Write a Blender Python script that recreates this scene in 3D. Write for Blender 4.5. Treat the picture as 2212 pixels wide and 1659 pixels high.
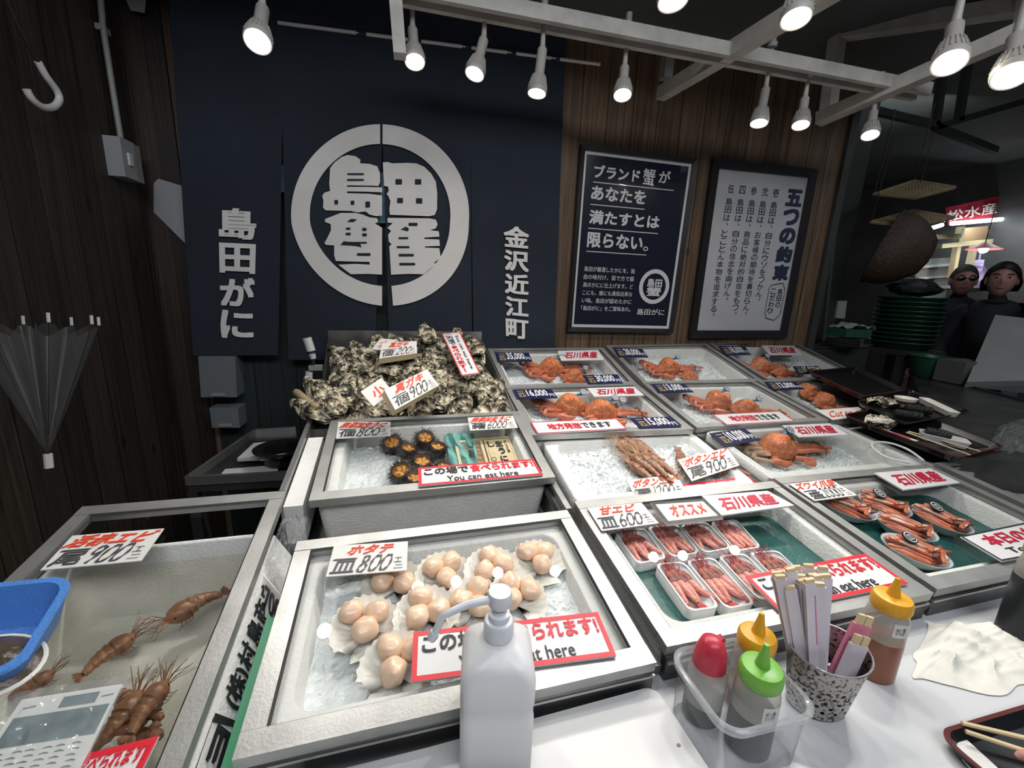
import bpy, bmesh, math, random
import numpy as np
from mathutils import Vector, Matrix, noise

for o in list(bpy.data.objects):
    bpy.data.objects.remove(o)
SC = bpy.context.scene
COL = SC.collection
random.seed(7)
RND = random.Random(11)

# ------------------------------------------------------------------ camera
FPX, PITCH, ROLL, YAW = 915.66, math.radians(13.184), math.radians(2.276), math.radians(-13.499)
CX, CY = 1106.0, 829.5
CAM = Vector((0, 0, 1.45))


def _rot(p, r, y):
    c, s = math.cos, math.sin
    R0 = Matrix(((1, 0, 0), (0, 0, -1), (0, 1, 0)))
    Ry = Matrix(((c(y), s(y), 0), (-s(y), c(y), 0), (0, 0, 1)))
    Rp = Matrix(((1, 0, 0), (0, c(p), -s(p)), (0, s(p), c(p))))
    Rr = Matrix(((c(r), -s(r), 0), (s(r), c(r), 0), (0, 0, 1)))
    return Rr @ Rp @ R0 @ Ry


R = _rot(PITCH, ROLL, YAW)
cd = bpy.data.cameras.new('camera')
cam = bpy.data.objects.new('camera', cd)
COL.objects.link(cam)
cd.sensor_fit = 'HORIZONTAL'
cd.sensor_width = 36
cd.lens = FPX / 2212 * 36
cd.clip_start = 0.02
M3 = Matrix((R[0], -R[1], -R[2])).transposed()
cam.matrix_world = Matrix.Translation(CAM) @ M3.to_4x4()
SC.camera = cam

# ------------------------------------------------------------------ world and exposure
W = bpy.data.worlds.new('world')
SC.world = W
W.use_nodes = True
W.node_tree.nodes['Background'].inputs[0].default_value = (0.55, 0.68, 0.9, 1)
W.node_tree.nodes['Background'].inputs[1].default_value = 0.10
SC.view_settings.view_transform = 'Standard'
SC.view_settings.look = 'None'
SC.view_settings.gamma = 1
SC.view_settings.exposure = 0.0
SC.view_settings.use_curve_mapping = False
SC.cycles.max_bounces = 10
SC.cycles.transparent_max_bounces = 16
SC.cycles.caustics_reflective = False
SC.cycles.caustics_refractive = False
SC.cycles.sample_clamp_indirect = 4.0
LAMP_W = 2.45          # watts of one spot lamp


def area(name, loc, target, w, h, power, color):
    l = bpy.data.lights.new(name, 'AREA')
    l.shape = 'RECTANGLE'
    l.size, l.size_y, l.energy, l.color = w, h, power, color
    o = bpy.data.objects.new(name, l)
    COL.objects.link(o)
    o.location = loc
    o.rotation_euler = (Vector(target) - Vector(loc)).to_track_quat('-Z', 'Y').to_euler()
    return o


# unseen fill light, added above and behind the visitor to lift the boxes
area('fill_light_front', (0.2, -0.9, 3.0), (0.4, 1.1, 0.8), 3.2, 0.7, 50, (0.93, 0.96, 1.0))
area('fill_light_right', (3.6, 1.0, 3.3), (3.0, 1.9, 0.9), 1.4, 0.5, 6, (0.85, 0.95, 1.0))  # added fill with no lamp of its own, brightens the right rear
area('fill_light_shop', (4.6, 3.7, 3.3), (4.9, 5.0, 1.9), 1.6, 0.3, 30, (0.95, 0.98, 1.0))  # added fill, no visible source, brightens the red banner and its letters


# ------------------------------------------------------------------ pixel to place
def ray(u, v):
    return R.transposed() @ Vector(((u - CX) / FPX, (v - CY) / FPX, 1.0))


def hit(u, v, p0, n):
    d = ray(u, v)
    return CAM + d * ((p0 - CAM).dot(n) / d.dot(n))


S = 0.6
_t, _x = math.radians(7.8), math.radians(2.41)
EX = Vector((math.cos(_x), math.sin(_x), 0))
EY = Vector((-math.sin(_x) * math.cos(_t), math.cos(_x) * math.cos(_t), math.sin(_t)))
EN = EX.cross(EY)
EH = Vector((-math.sin(_x), math.cos(_x), 0))
Z = Vector((0, 0, 1))


def DK(x, y, h=0.0):
    """a point of the sloping deck: x to the right and y away in deck units, h metres above it"""
    return CAM + (EX * x + EY * y - EN) * S + EN * h


def D(u, v, h=0.0):
    return hit(u, v, DK(0, 0, h), EN)


def K(k):
    return S * (1 - k)


def WY(u, v, y):
    return hit(u, v, Vector((0, y, 0)), Vector((0, 1, 0)))


def WX(u, v, x):
    return hit(u, v, Vector((x, 0, 0)), Vector((1, 0, 0)))


def HZ(u, v, z):
    return hit(u, v, Vector((0, 0, z)), Z)


def AT(u, v, zc):
    return CAM + ray(u, v) * zc


# ------------------------------------------------------------------ materials
MATS = {}


def mat(name, col, rough=0.5, metal=0.0, noise_s=0, noise_a=0.0, bump=0.0, bump_s=40, **kw):
    """Principled surface; noise_a darkens and lightens the colour in blotches of scale noise_s"""
    m = bpy.data.materials.new(name)
    m.use_nodes = True
    nt = m.node_tree
    b = nt.nodes['Principled BSDF']
    c4 = (*col, 1)
    b.inputs['Base Color'].default_value = c4
    b.inputs['Roughness'].default_value = rough
    b.inputs['Metallic'].default_value = metal
    for k, v in kw.items():
        b.inputs[k.replace('_', ' ')].default_value = v
    tc = nt.nodes.new('ShaderNodeTexCoord')
    if noise_a:
        n = nt.nodes.new('ShaderNodeTexNoise')
        n.inputs['Scale'].default_value = noise_s
        n.inputs['Detail'].default_value = 6
        nt.links.new(tc.outputs['Object'], n.inputs['Vector'])
        r = nt.nodes.new('ShaderNodeValToRGB')
        r.color_ramp.elements[0].position = 0.3
        r.color_ramp.elements[1].position = 0.7
        r.color_ramp.elements[0].color = (*[c * (1 - noise_a) for c in col], 1)
        r.color_ramp.elements[1].color = (*[min(1, c * (1 + noise_a)) for c in col], 1)
        nt.links.new(n.outputs['Fac'], r.inputs[0])
        nt.links.new(r.outputs[0], b.inputs['Base Color'])
    if bump:
        n2 = nt.nodes.new('ShaderNodeTexNoise')
        n2.inputs['Scale'].default_value = bump_s
        n2.inputs['Detail'].default_value = 4
        nt.links.new(tc.outputs['Object'], n2.inputs['Vector'])
        bp = nt.nodes.new('ShaderNodeBump')
        bp.inputs['Strength'].default_value = bump
        bp.inputs['Distance'].default_value = 0.01
        nt.links.new(n2.outputs['Fac'], bp.inputs['Height'])
        nt.links.new(bp.outputs[0], b.inputs['Normal'])
    MATS[name] = m
    return m


def glass(name, tint=(0.93, 0.97, 0.96), ior=1.45, rough=0.0, haze=0.0, hazecol=(0.8, 0.85, 0.88)):
    """thin clear sheet: what lies behind plus a mirror of the lamps, by Fresnel"""
    m = bpy.data.materials.new(name)
    m.use_nodes = True
    nt = m.node_tree
    nt.nodes.remove(nt.nodes['Principled BSDF'])
    out = nt.nodes['Material Output']
    tr = nt.nodes.new('ShaderNodeBsdfTransparent')
    tr.inputs[0].default_value = (*tint, 1)
    gl = nt.nodes.new('ShaderNodeBsdfGlossy')
    gl.inputs['Roughness'].default_value = rough
    # Schlick's law on the bare angle, the same from both sides of the sheet
    lw = nt.nodes.new('ShaderNodeLayerWeight')
    lw.inputs[0].default_value = 0.5
    r0 = ((ior - 1) / (ior + 1)) ** 2
    pw = nt.nodes.new('ShaderNodeMath')
    pw.operation = 'POWER'
    pw.inputs[1].default_value = 5
    nt.links.new(lw.outputs['Facing'], pw.inputs[0])
    fr = nt.nodes.new('ShaderNodeMath')
    fr.operation = 'MULTIPLY_ADD'
    fr.inputs[1].default_value = 1 - r0
    fr.inputs[2].default_value = r0
    nt.links.new(pw.outputs[0], fr.inputs[0])
    mx = nt.nodes.new('ShaderNodeMixShader')
    src = tr.outputs[0]
    if haze:
        df = nt.nodes.new('ShaderNodeBsdfDiffuse')
        df.inputs[0].default_value = (*hazecol, 1)
        m2 = nt.nodes.new('ShaderNodeMixShader')
        m2.inputs[0].default_value = haze
        nt.links.new(tr.outputs[0], m2.inputs[1])
        nt.links.new(df.outputs[0], m2.inputs[2])
        src = m2.outputs[0]
    nt.links.new(fr.outputs[0], mx.inputs[0])
    nt.links.new(src, mx.inputs[1])
    nt.links.new(gl.outputs[0], mx.inputs[2])
    nt.links.new(mx.outputs[0], out.inputs[0])
    MATS[name] = m
    return m


def emit(name, col, s):
    m = bpy.data.materials.new(name)
    m.use_nodes = True
    b = m.node_tree.nodes['Principled BSDF']
    b.inputs['Base Color'].default_value = (*col, 1)
    b.inputs['Emission Color'].default_value = (*col, 1)
    b.inputs['Emission Strength'].default_value = s
    MATS[name] = m
    return m


def wood(name, axis, width, c1, c2, rough=0.6, seam=0.02, knots=True):
    """boards of one width along an axis: own tint for every board, stretched grain, knots, dark seams"""
    m = bpy.data.materials.new(name)
    m.use_nodes = True
    nt = m.node_tree
    N, L = nt.nodes.new, nt.links.new
    b = nt.nodes['Principled BSDF']
    b.inputs['Roughness'].default_value = rough
    geo = N('ShaderNodeNewGeometry')
    sep = N('ShaderNodeSeparateXYZ')
    L(geo.outputs['Position'], sep.inputs[0])

    def math_(op, a, v=None):
        n = N('ShaderNodeMath')
        n.operation = op
        L(a, n.inputs[0])
        if v is not None:
            if isinstance(v, (int, float)):
                n.inputs[1].default_value = v
            else:
                L(v, n.inputs[1])
        return n.outputs[0]
    q = math_('DIVIDE', sep.outputs['XYZ'.index(axis)], width)
    idx = math_('FLOOR', q)
    fr = math_('FRACT', q)
    wn = N('ShaderNodeTexWhiteNoise')
    wn.noise_dimensions = '1D'
    L(idx, wn.inputs['W'])
    com = N('ShaderNodeCombineXYZ')
    L(math_('MULTIPLY', q, 9.0), com.inputs[0])
    L(math_('MULTIPLY', sep.outputs[2], 1.6), com.inputs[1])
    L(math_('MULTIPLY', wn.outputs['Value'], 37.0), com.inputs[2])
    gr = N('ShaderNodeTexNoise')
    gr.inputs['Scale'].default_value = 1.6
    gr.inputs['Detail'].default_value = 7
    gr.inputs['Distortion'].default_value = 0.6
    L(com.outputs[0], gr.inputs['Vector'])
    ramp = N('ShaderNodeValToRGB')
    ramp.color_ramp.elements[0].position = 0.3
    ramp.color_ramp.elements[1].position = 0.72
    ramp.color_ramp.elements[0].color = (*c1, 1)
    ramp.color_ramp.elements[1].color = (*c2, 1)
    L(gr.outputs['Fac'], ramp.inputs[0])
    hsv = N('ShaderNodeHueSaturation')
    L(math_('ADD', math_('MULTIPLY', wn.outputs['Value'], 0.6), 0.65), hsv.inputs['Value'])
    L(ramp.outputs[0], hsv.inputs['Color'])
    col = hsv.outputs[0]
    # seams between the boards, and knots
    e = math_('MINIMUM', fr, math_('SUBTRACT', math_('MULTIPLY', fr, -1.0), -1.0))
    sm = math_('GREATER_THAN', e, seam)
    if knots:
        vo = N('ShaderNodeTexVoronoi')
        vo.inputs['Scale'].default_value = 1.0
        c2n = N('ShaderNodeCombineXYZ')
        L(math_('MULTIPLY', q, 1.0), c2n.inputs[0])
        L(math_('MULTIPLY', sep.outputs[2], 3.2), c2n.inputs[1])
        L(c2n.outputs[0], vo.inputs['Vector'])
        kn = math_('GREATER_THAN', vo.outputs['Distance'], 0.09)
        kk = math_('ADD', math_('MULTIPLY', kn, 0.7), 0.3)
        sm2 = math_('MULTIPLY', math_('ADD', math_('MULTIPLY', sm, 0.88), 0.12), kk)
    else:
        sm2 = math_('ADD', math_('MULTIPLY', sm, 0.88), 0.12)
    mul = N('ShaderNodeMix')
    mul.data_type = 'RGBA'
    mul.blend_type = 'MULTIPLY'
    mul.inputs[0].default_value = 1
    L(col, mul.inputs[6])
    cmb = N('ShaderNodeCombineColor')
    for i in range(3):
        L(sm2, cmb.inputs[i])
    L(cmb.outputs[0], mul.inputs[7])
    L(mul.outputs[2], b.inputs['Base Color'])
    bp = N('ShaderNodeBump')
    bp.inputs['Strength'].default_value = 0.35
    bp.inputs['Distance'].default_value = 0.004
    L(math_('ADD', sm, gr.outputs['Fac']), bp.inputs['Height'])
    L(bp.outputs[0], b.inputs['Normal'])
    MATS[name] = m
    return m


# ------------------------------------------------------------------ mesh builder
class MB:
    def __init__(self):
        self.v, self.f = [], []

    def add(self, vs, fs):
        n = len(self.v)
        self.v += [Vector(p) for p in vs]
        self.f += [tuple(i + n for i in f) for f in fs]
        return self

    def prism(self, bot, top):
        n = len(bot)
        fs = [tuple(range(n))[::-1], tuple(range(n, 2 * n))]
        fs += [(i, (i + 1) % n, n + (i + 1) % n, n + i) for i in range(n)]
        return self.add(list(bot) + list(top), fs)

    def slab(self, quad, n, th):
        """quad is the top, th goes down along -n"""
        return self.prism([Vector(p) - n * th for p in quad], quad)

    def box(self, c, sx, sy, sz, ax=None):
        ax = ax or (Vector((1, 0, 0)), Vector((0, 1, 0)), Z)
        c = Vector(c)
        q = [c + ax[0] * sx / 2 * a + ax[1] * sy / 2 * b for a, b in ((-1, -1), (1, -1), (1, 1), (-1, 1))]
        return self.prism([p - ax[2] * sz / 2 for p in q], [p + ax[2] * sz / 2 for p in q])

    def bar(self, a, b, w, h, up=Z):
        a, b = Vector(a), Vector(b)
        d = (b - a)
        L = d.length
        d.normalize()
        s = d.cross(up).normalized()
        u = s.cross(d)
        return self.box((a + b) / 2, L, w, h, (d, s, u))

    def tube(self, pts, rad, seg=8, cap=True, flat=1.0, up=Z):
        pts = [Vector(p) for p in pts]
        n = len(pts)
        rad = rad if hasattr(rad, '__len__') else [rad] * n
        vs = []
        prev = None
        for i, p in enumerate(pts):
            d = (pts[min(i + 1, n - 1)] - pts[max(i - 1, 0)])
            d = d.normalized() if d.length > 1e-9 else Vector((0, 0, 1))
            a = d.cross(up if prev is None else prev)
            if a.length < 1e-4:
                a = d.cross(Vector((1, 0.3, 0.1)))
            a.normalize()
            b = a.cross(d).normalized()
            prev = b
            for k in range(seg):
                t = 2 * math.pi * k / seg
                vs.append(p + (a * math.cos(t) + b * math.sin(t) * flat) * rad[i])
        fs = []
        for i in range(n - 1):
            for k in range(seg):
                fs.append((i * seg + k, i * seg + (k + 1) % seg, (i + 1) * seg + (k + 1) % seg, (i + 1) * seg + k))
        if cap:
            fs.append(tuple(range(seg))[::-1])
            fs.append(tuple((n - 1) * seg + k for k in range(seg)))
        return self.add(vs, fs)

    def lathe(self, prof, o=(0, 0, 0), axis=Z, seg=24, sx=1.0, sy=1.0, cap=True, ribs=0, ribd=0.0):
        axis = Vector(axis).normalized()
        a = axis.orthogonal().normalized() if abs(axis.z) < 0.999 else Vector((1, 0, 0))
        b = axis.cross(a)
        o = Vector(o)
        vs, fs = [], []
        n = len(prof)
        for r, z in prof:
            for k in range(seg):
                t = 2 * math.pi * k / seg
                rr = r * (1 + (ribd if ribs and k % 2 else 0))
                vs.append(o + a * rr * math.cos(t) * sx + b * rr * math.sin(t) * sy + axis * z)
        for i in range(n - 1):
            for k in range(seg):
                fs.append((i * seg + k, i * seg + (k + 1) % seg, (i + 1) * seg + (k + 1) % seg, (i + 1) * seg + k))
        if cap:
            fs.append(tuple(range(seg))[::-1])
            fs.append(tuple((n - 1) * seg + k for k in range(seg)))
        return self.add(vs, fs)

    def blob(self, c, rx, ry, rz, ax=None, seg=12, rings=8, amp=0.0, freq=1.0, seed=0.0):
        ax = ax or (Vector((1, 0, 0)), Vector((0, 1, 0)), Z)
        vs, fs = [], []
        c = Vector(c)
        for i in range(rings + 1):
            ph = math.pi * i / rings
            for k in range(seg):
                t = 2 * math.pi * k / seg
                d = Vector((math.sin(ph) * math.cos(t), math.sin(ph) * math.sin(t), math.cos(ph)))
                s = 1 + (amp * noise.noise(d * freq + Vector((seed, seed * 1.7, 3))) if amp else 0)
                vs.append(c + (ax[0] * d.x * rx + ax[1] * d.y * ry + ax[2] * d.z * rz) * s)
        for i in range(rings):
            for k in range(seg):
                fs.append((i * seg + k, (i + 1) * seg + k, (i + 1) * seg + (k + 1) % seg, i * seg + (k + 1) % seg))
        return self.add(vs, fs)

    def grid(self, fn, nu, nv, closed_u=False):
        vs = [fn(i / nu, j / nv) for j in range(nv + 1) for i in range(nu + (0 if closed_u else 1))]
        w = nu if closed_u else nu + 1
        fs = []
        for j in range(nv):
            for i in range(nu):
                i2 = (i + 1) % w
                fs.append((j * w + i, j * w + i2, (j + 1) * w + i2, (j + 1) * w + i))
        return self.add(vs, fs)

    def build(self, name, m, parent=None, smooth=True, origin=None, ang=40, merge=True, recalc=True):
        me = bpy.data.meshes.new(name)
        if parent is not None:
            base = LOCS.get(parent.name, Matrix.Identity(4)).inverted()
            vs = [base @ p for p in self.v]
            org = Vector((0, 0, 0))
        else:
            vs = self.v
            if origin is None:
                lo = [min(p[i] for p in vs) for i in range(3)]
                hi = [max(p[i] for p in vs) for i in range(3)]
                origin = Vector(((lo[0] + hi[0]) / 2, (lo[1] + hi[1]) / 2, lo[2]))
            org = Vector(origin)
            vs = [p - org for p in vs]
        me.from_pydata([tuple(p) for p in vs], [], self.f)
        bm = bmesh.new()
        bm.from_mesh(me)
        if merge:
            bmesh.ops.remove_doubles(bm, verts=bm.verts, dist=1e-6)
        if recalc:
            bmesh.ops.recalc_face_normals(bm, faces=bm.faces)
        bm.to_mesh(me)
        bm.free()
        if isinstance(m, str):
            m = MATS[m]
        me.materials.append(m)
        if smooth:
            me.polygons.foreach_set('use_smooth', [True] * len(me.polygons))
            me.set_sharp_from_angle(angle=math.radians(ang))
        ob = bpy.data.objects.new(name, me)
        COL.objects.link(ob)
        if parent is not None:
            ob.parent = parent
            LOCS[ob.name] = LOCS.get(parent.name, Matrix.Identity(4))
        else:
            ob.location = org
            LOCS[ob.name] = Matrix.Translation(org)
        return ob


LOCS = {}


def tag(o, label, cat, group=None, kind=None):
    if label:
        o['label'] = label
    if cat:
        o['category'] = cat
    if group:
        o['group'] = group
    if kind:
        o['kind'] = kind
    return o


def thing(name, label, cat, loc=(0, 0, 0), group=None):
    o = bpy.data.objects.new(name, None)
    COL.objects.link(o)
    o.empty_display_size = 0.05
    o.location = loc
    LOCS[o.name] = Matrix.Translation(Vector(loc))
    return tag(o, label, cat, group)


def struct(name, mb, m, **kw):
    o = mb.build(name, m, **kw)
    o['kind'] = 'structure'
    return o


def dup(root, mtx, label=None, group=None):
    """a copy of a thing with copies of its parts and sub-parts; mesh data is shared"""
    r = root.copy()
    COL.objects.link(r)
    r.matrix_world = mtx
    LOCS[r.name] = mtx.copy()
    if label:
        r['label'] = label
    if group:
        r['group'] = group
    for ch in list(root.children):
        c = ch.copy()
        COL.objects.link(c)
        c.parent = r
        for g in list(ch.children):
            d = g.copy()
            COL.objects.link(d)
            d.parent = c
    return r


class Kind:
    """a prototype built at the world origin: the first placing moves it, later ones copy it"""
    def __init__(self, root):
        self.root, self.used = root, False

    def put(self, mtx, label, group=None):
        if not self.used:
            self.used = True
            self.root.matrix_world = mtx
            LOCS[self.root.name] = mtx.copy()
            self.root['label'] = label
            if group:
                self.root['group'] = group
            return self.root
        return dup(self.root, mtx, label, group)


def frame3(p, x, n, s=1.0):
    """matrix with the given origin, x direction and up direction"""
    n = Vector(n).normalized()
    x = Vector(x)
    x = (x - n * x.dot(n)).normalized()
    y = n.cross(x)
    m = Matrix((x * s, y * s, n * s)).transposed().to_4x4()
    m.translation = Vector(p)
    return m


def spin(v, n, a):
    return Matrix.Rotation(a, 3, n) @ v


def bil(q, u, v):
    """quad FL, FR, NR, NL; u to the right, v from near (0) to far (1)"""
    a = q[3].lerp(q[2], u)
    b = q[0].lerp(q[1], u)
    return a.lerp(b, v)


# ------------------------------------------------------------------ lettering
_GC = {}


def glyphs(s, bold=0.0, res=3):
    key = s
    if key in _GC:
        return _GC[key]
    c = bpy.data.curves.new('lettering', 'FONT')
    c.body = s
    c.resolution_u = res
    c.size = 1
    o = bpy.data.objects.new('lettering', c)
    COL.objects.link(o)
    dg = bpy.context.evaluated_depsgraph_get()
    me = bpy.data.meshes.new_from_object(o.evaluated_get(dg))
    vs = [(v.co.x, v.co.y) for v in me.vertices]
    fs = [tuple(p.vertices) for p in me.polygons]
    bpy.data.objects.remove(o)
    bpy.data.curves.remove(c)
    bpy.data.meshes.remove(me)
    x0, x1 = min(p[0] for p in vs), max(p[0] for p in vs)
    y0, y1 = min(p[1] for p in vs), max(p[1] for p in vs)
    w, h = max(x1 - x0, 1e-6), max(y1 - y0, 1e-6)
    _GC[key] = ([((p[0] - x0) / w, (p[1] - y0) / h) for p in vs], fs, w / h)
    return _GC[key]


STROKES = {  # pen strokes for the hand-written figures, in a 0..1 box
    '8': [[(.78, .86), (.55, 1), (.25, .88), (.3, .66), (.62, .48), (.8, .26), (.6, .02), (.25, .03), (.12, .24), (.35, .47), (.7, .68), (.8, .88)]],
    '0': [[(.55, .98), (.25, .85), (.1, .5), (.2, .1), (.5, .02), (.8, .2), (.92, .55), (.8, .9), (.55, .98), (.4, .9)]],
    '9': [[(.8, .82), (.5, 1), (.2, .85), (.15, .62), (.4, .5), (.7, .65), (.82, .9), (.75, .5), (.6, .2), (.45, 0)]],
    '6': [[(.75, 1), (.4, .75), (.15, .35), (.25, .05), (.55, 0), (.8, .2), (.75, .45), (.5, .52), (.2, .35)]],
    '1': [[(.3, .85), (.55, 1), (.5, .5), (.42, 0)]],
    '2': [[(.12, .8), (.35, 1), (.65, .95), (.75, .75), (.5, .4), (.1, .02), (.45, .08), (.9, .04)]],
    '7': [[(.1, .9), (.85, .95), (.6, .5), (.4, 0)]],
    ',': [[(.3, .12), (.35, -.02), (.15, -.16)]],
    'E': [[(.1, .95), (.9, .98)], [(.5, .96), (.48, .55)], [(.05, .52), (.95, .56)], [(.15, .3), (.75, .34)], [(.1, .0), (.9, .06)]],
    '-': [[(.0, .5), (.5, .55), (1, .5)]],
}


def smooth_line(p, n=5):
    out = []
    for i in range(len(p) - 1):
        a, b, c, d = p[max(i - 1, 0)], p[i], p[i + 1], p[min(i + 2, len(p) - 1)]
        for k in range(n):
            t = k / n
            out.append(tuple(0.5 * ((2 * b[j]) + (c[j] - a[j]) * t + (2 * a[j] - 5 * b[j] + 4 * c[j] - d[j]) * t * t + (3 * b[j] - a[j] - 3 * c[j] + d[j]) * t ** 3) for j in (0, 1)))
    out.append(tuple(p[-1]))
    return out


def ribbon(pts, w):
    vs, fs = [], []
    n = len(pts)
    for i, p in enumerate(pts):
        a, b = pts[max(i - 1, 0)], pts[min(i + 1, n - 1)]
        dx, dy = b[0] - a[0], b[1] - a[1]
        L = math.hypot(dx, dy) or 1
        ww = w * (0.75 + 0.35 * math.sin(i * 0.9)) * (0.6 if i in (0, n - 1) else 1)
        vs += [(p[0] - dy / L * ww / 2, p[1] + dx / L * ww / 2), (p[0] + dy / L * ww / 2, p[1] - dx / L * ww / 2)]
    for i in range(n - 1):
        fs.append((2 * i, 2 * i + 1, 2 * i + 3, 2 * i + 2))
    return vs, fs


def hand(s, w=0.13, aspect=0.62):
    """hand-written figures side by side, in a 0..1 box"""
    vs, fs = [], []
    adv = [0.35 if c == ',' else (0.5 if c == '1' else (0.8 if c == 'E' else 1.0)) for c in s]
    tot = sum(adv)
    x = 0
    for c, a in zip(s, adv):
        for st in STROKES[c]:
            v, f = ribbon(smooth_line([(px * aspect, py) for px, py in st]), w * (0.7 if c == 'E' else 1))
            n = len(vs)
            sc = 0.62 if c == 'E' else 1.0
            vs += [((x + a * (p[0] / aspect) * 0.96) / tot, p[1] * sc) for p in v]
            fs += [tuple(i + n for i in q) for q in f]
        x += a
    return vs, fs, 1


def letter(mb, q, n, box, s, bold=0.02, shear=0.0, vertical=False, lift=0.0012, handw=None, rot=0, warp=None):
    """lay one string into box (x0, y0, x1, y1 in 0..1) of the quad q"""
    x0, y0, x1, y1 = box
    if vertical:
        k = len(s)
        for i, ch in enumerate(s):
            b = y1 - (y1 - y0) * (i + 0.94) / k
            t = y1 - (y1 - y0) * (i + 0.06) / k
            bx = (x0, b, x1, t)
            if ch in '。、':
                bx = (x0 + (x1 - x0) * .55, b + (t - b) * .55, x0 + (x1 - x0) * .85, b + (t - b) * .9)
            if ch == '!':
                bx = (x0 + (x1 - x0) * .36, b, x0 + (x1 - x0) * .6, t)
            letter(mb, q, n, bx, ch, bold, shear, False, lift, warp=warp)
        return
    vs, fs, asp = hand(s, handw) if handw else glyphs(s)
    step = 0
    if not handw and bold > .011:      # bolder: the same outline laid down again a little to each side
        n0, base_v, base_f = len(vs), list(vs), list(fs)
        b = bold * .62
        vs, fs = [], []
        step = n0
        rep = ((-1, -1), (1, -1), (-1, 1), (1, 1)) if bold < .06 else ((-1, -1), (1, -1), (-1, 1), (1, 1), (0, 0), (-1, 0), (1, 0), (0, 1), (0, -1))
        for i, (ax_, ay_) in enumerate(rep):
            vs += [(min(1, max(0, .5 + (x - .5) * (1 - 2 * b / asp) + ax_ * b / asp)), min(1, max(0, .5 + (y - .5) * (1 - 2 * b) + ay_ * b))) for x, y in base_v]
            fs += [tuple(k + i * n0 for k in f) for f in base_f]
    out = []
    for i_, (u, v) in enumerate(vs):
        up_ = lift + (.00018 * (i_ // step) if step else 0)   # each layer a hair above the last
        if rot == 1:
            u, v = v, 1 - u
        uu = x0 + (x1 - x0) * (u + shear * (v - 0.5))
        vv = y0 + (y1 - y0) * v
        p = bil(q, uu, vv) + n * up_
        out.append(warp(p) if warp else p)
    mb.add(out, fs)

# ================================================================== materials
mat('alu', (0.45, 0.45, 0.435), 0.42, 0.75, 14, 0.14, 0.05, 200)
mat('steel', (0.50, 0.50, 0.49), 0.3, 0.85, 6, 0.3, 0.1, 60)
mat('steel_dark', (0.12, 0.12, 0.12), 0.35, 0.8, 8, 0.4)
mat('gasket', (0.02, 0.02, 0.02), 0.5)
mat('foam', (0.70, 0.695, 0.67), 0.75, 0, 30, 0.05, 0.25, 160)
mat('foam_box', (0.42, 0.41, 0.39), 0.8, 0, 12, 0.07, 0.2, 120)
mat('ice', (0.68, 0.71, 0.71), 0.22, 0, 25, 0.08, 0.4, 90, Specular_IOR_Level=0.5)
mat('green_sheet', (0.016, 0.085, 0.076), 0.35, 0, 9, 0.3, 0.3, 60)
mat('white_plastic', (0.66, 0.66, 0.66), 0.3)
mat('white_paint', (0.47, 0.46, 0.42), 0.5, 0, 14, 0.18, 0.15, 90)
mat('board_white', (0.60, 0.60, 0.60), 0.35)
mat('card_paper', (0.66, 0.65, 0.62), 0.5)
mat('red_print', (0.62, 0.015, 0.03), 0.45)
mat('red_ink', (0.80, 0.06, 0.02), 0.5)
mat('crimson', (0.50, 0.01, 0.04), 0.45)
mat('black_ink', (0.018, 0.018, 0.02), 0.5)
mat('grey_ink', (0.06, 0.06, 0.065), 0.5)
mat('navy_plate', (0.008, 0.012, 0.062), 0.35)
mat('gold_print', (0.38, 0.27, 0.08), 0.5)
mat('navy_cloth', (0.016, 0.024, 0.037), 0.9, 0, 3, 0.15, 0.1, 300)
mat('white_dye', (0.80, 0.78, 0.75), 0.9, 0, 5, 0.06)
mat('navy_poster', (0.010, 0.011, 0.026), 0.25)
mat('poster_white', (0.78, 0.78, 0.78), 0.45)
mat('poster_grey', (0.56, 0.56, 0.57), 0.5, 0, 4, 0.05)
mat('poster_ink', (0.02, 0.03, 0.07), 0.5)
mat('frame_dark', (0.014, 0.013, 0.013), 0.4)
mat('teal_wall', (0.010, 0.022, 0.026), 0.7, 0, 1.2, 0.4)
mat('dark_panel', (0.034, 0.036, 0.032), 0.6, 0, 2.0, 0.3)
mat('ceiling_dark', (0.085, 0.095, 0.092), 0.8, 0, 0.9, 0.4)
mat('concrete_dark', (0.03, 0.03, 0.03), 0.6, 0, 2, 0.3)
mat('counter_white', (0.56, 0.57, 0.59), 0.3, 0, 3, 0.04)
mat('black_lacquer', (0.008, 0.008, 0.009), 0.22)
mat('red_lacquer', (0.10, 0.018, 0.02), 0.3)
mat('bamboo', (0.30, 0.22, 0.12), 0.6, 0, 8, 0.3)
mat('brown_weave', (0.045, 0.024, 0.012), 0.6, 0, 60, 0.5, 0.6, 90)
mat('green_plastic', (0.02, 0.085, 0.045), 0.35)
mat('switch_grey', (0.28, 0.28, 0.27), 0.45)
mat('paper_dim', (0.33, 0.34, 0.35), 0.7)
mat('lamp_body', (0.42, 0.40, 0.37), 0.45)
mat('black_rubber', (0.01, 0.01, 0.01), 0.6)
glass('pane', (0.975, 0.985, 0.98))
glass('poster_glass', (0.97, 0.97, 0.97))
glass('clear_film', (0.93, 0.94, 0.94), 1.4, 0.08, 0.10)
glass('clear_vinyl', (0.75, 0.77, 0.78), 1.35, 0.15, 0.22, (0.5, 0.52, 0.52))
glass('umbrella_film', (0.93, 0.94, 0.95), 1.2, 0.2, 0.06, (0.5, 0.51, 0.52))
glass('water', (0.93, 0.92, 0.86), 1.33, 0.02)
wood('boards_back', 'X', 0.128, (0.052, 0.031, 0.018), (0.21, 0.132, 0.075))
wood('boards_left', 'Y', 0.118, (0.014, 0.010, 0.0075), (0.050, 0.038, 0.028))
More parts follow.
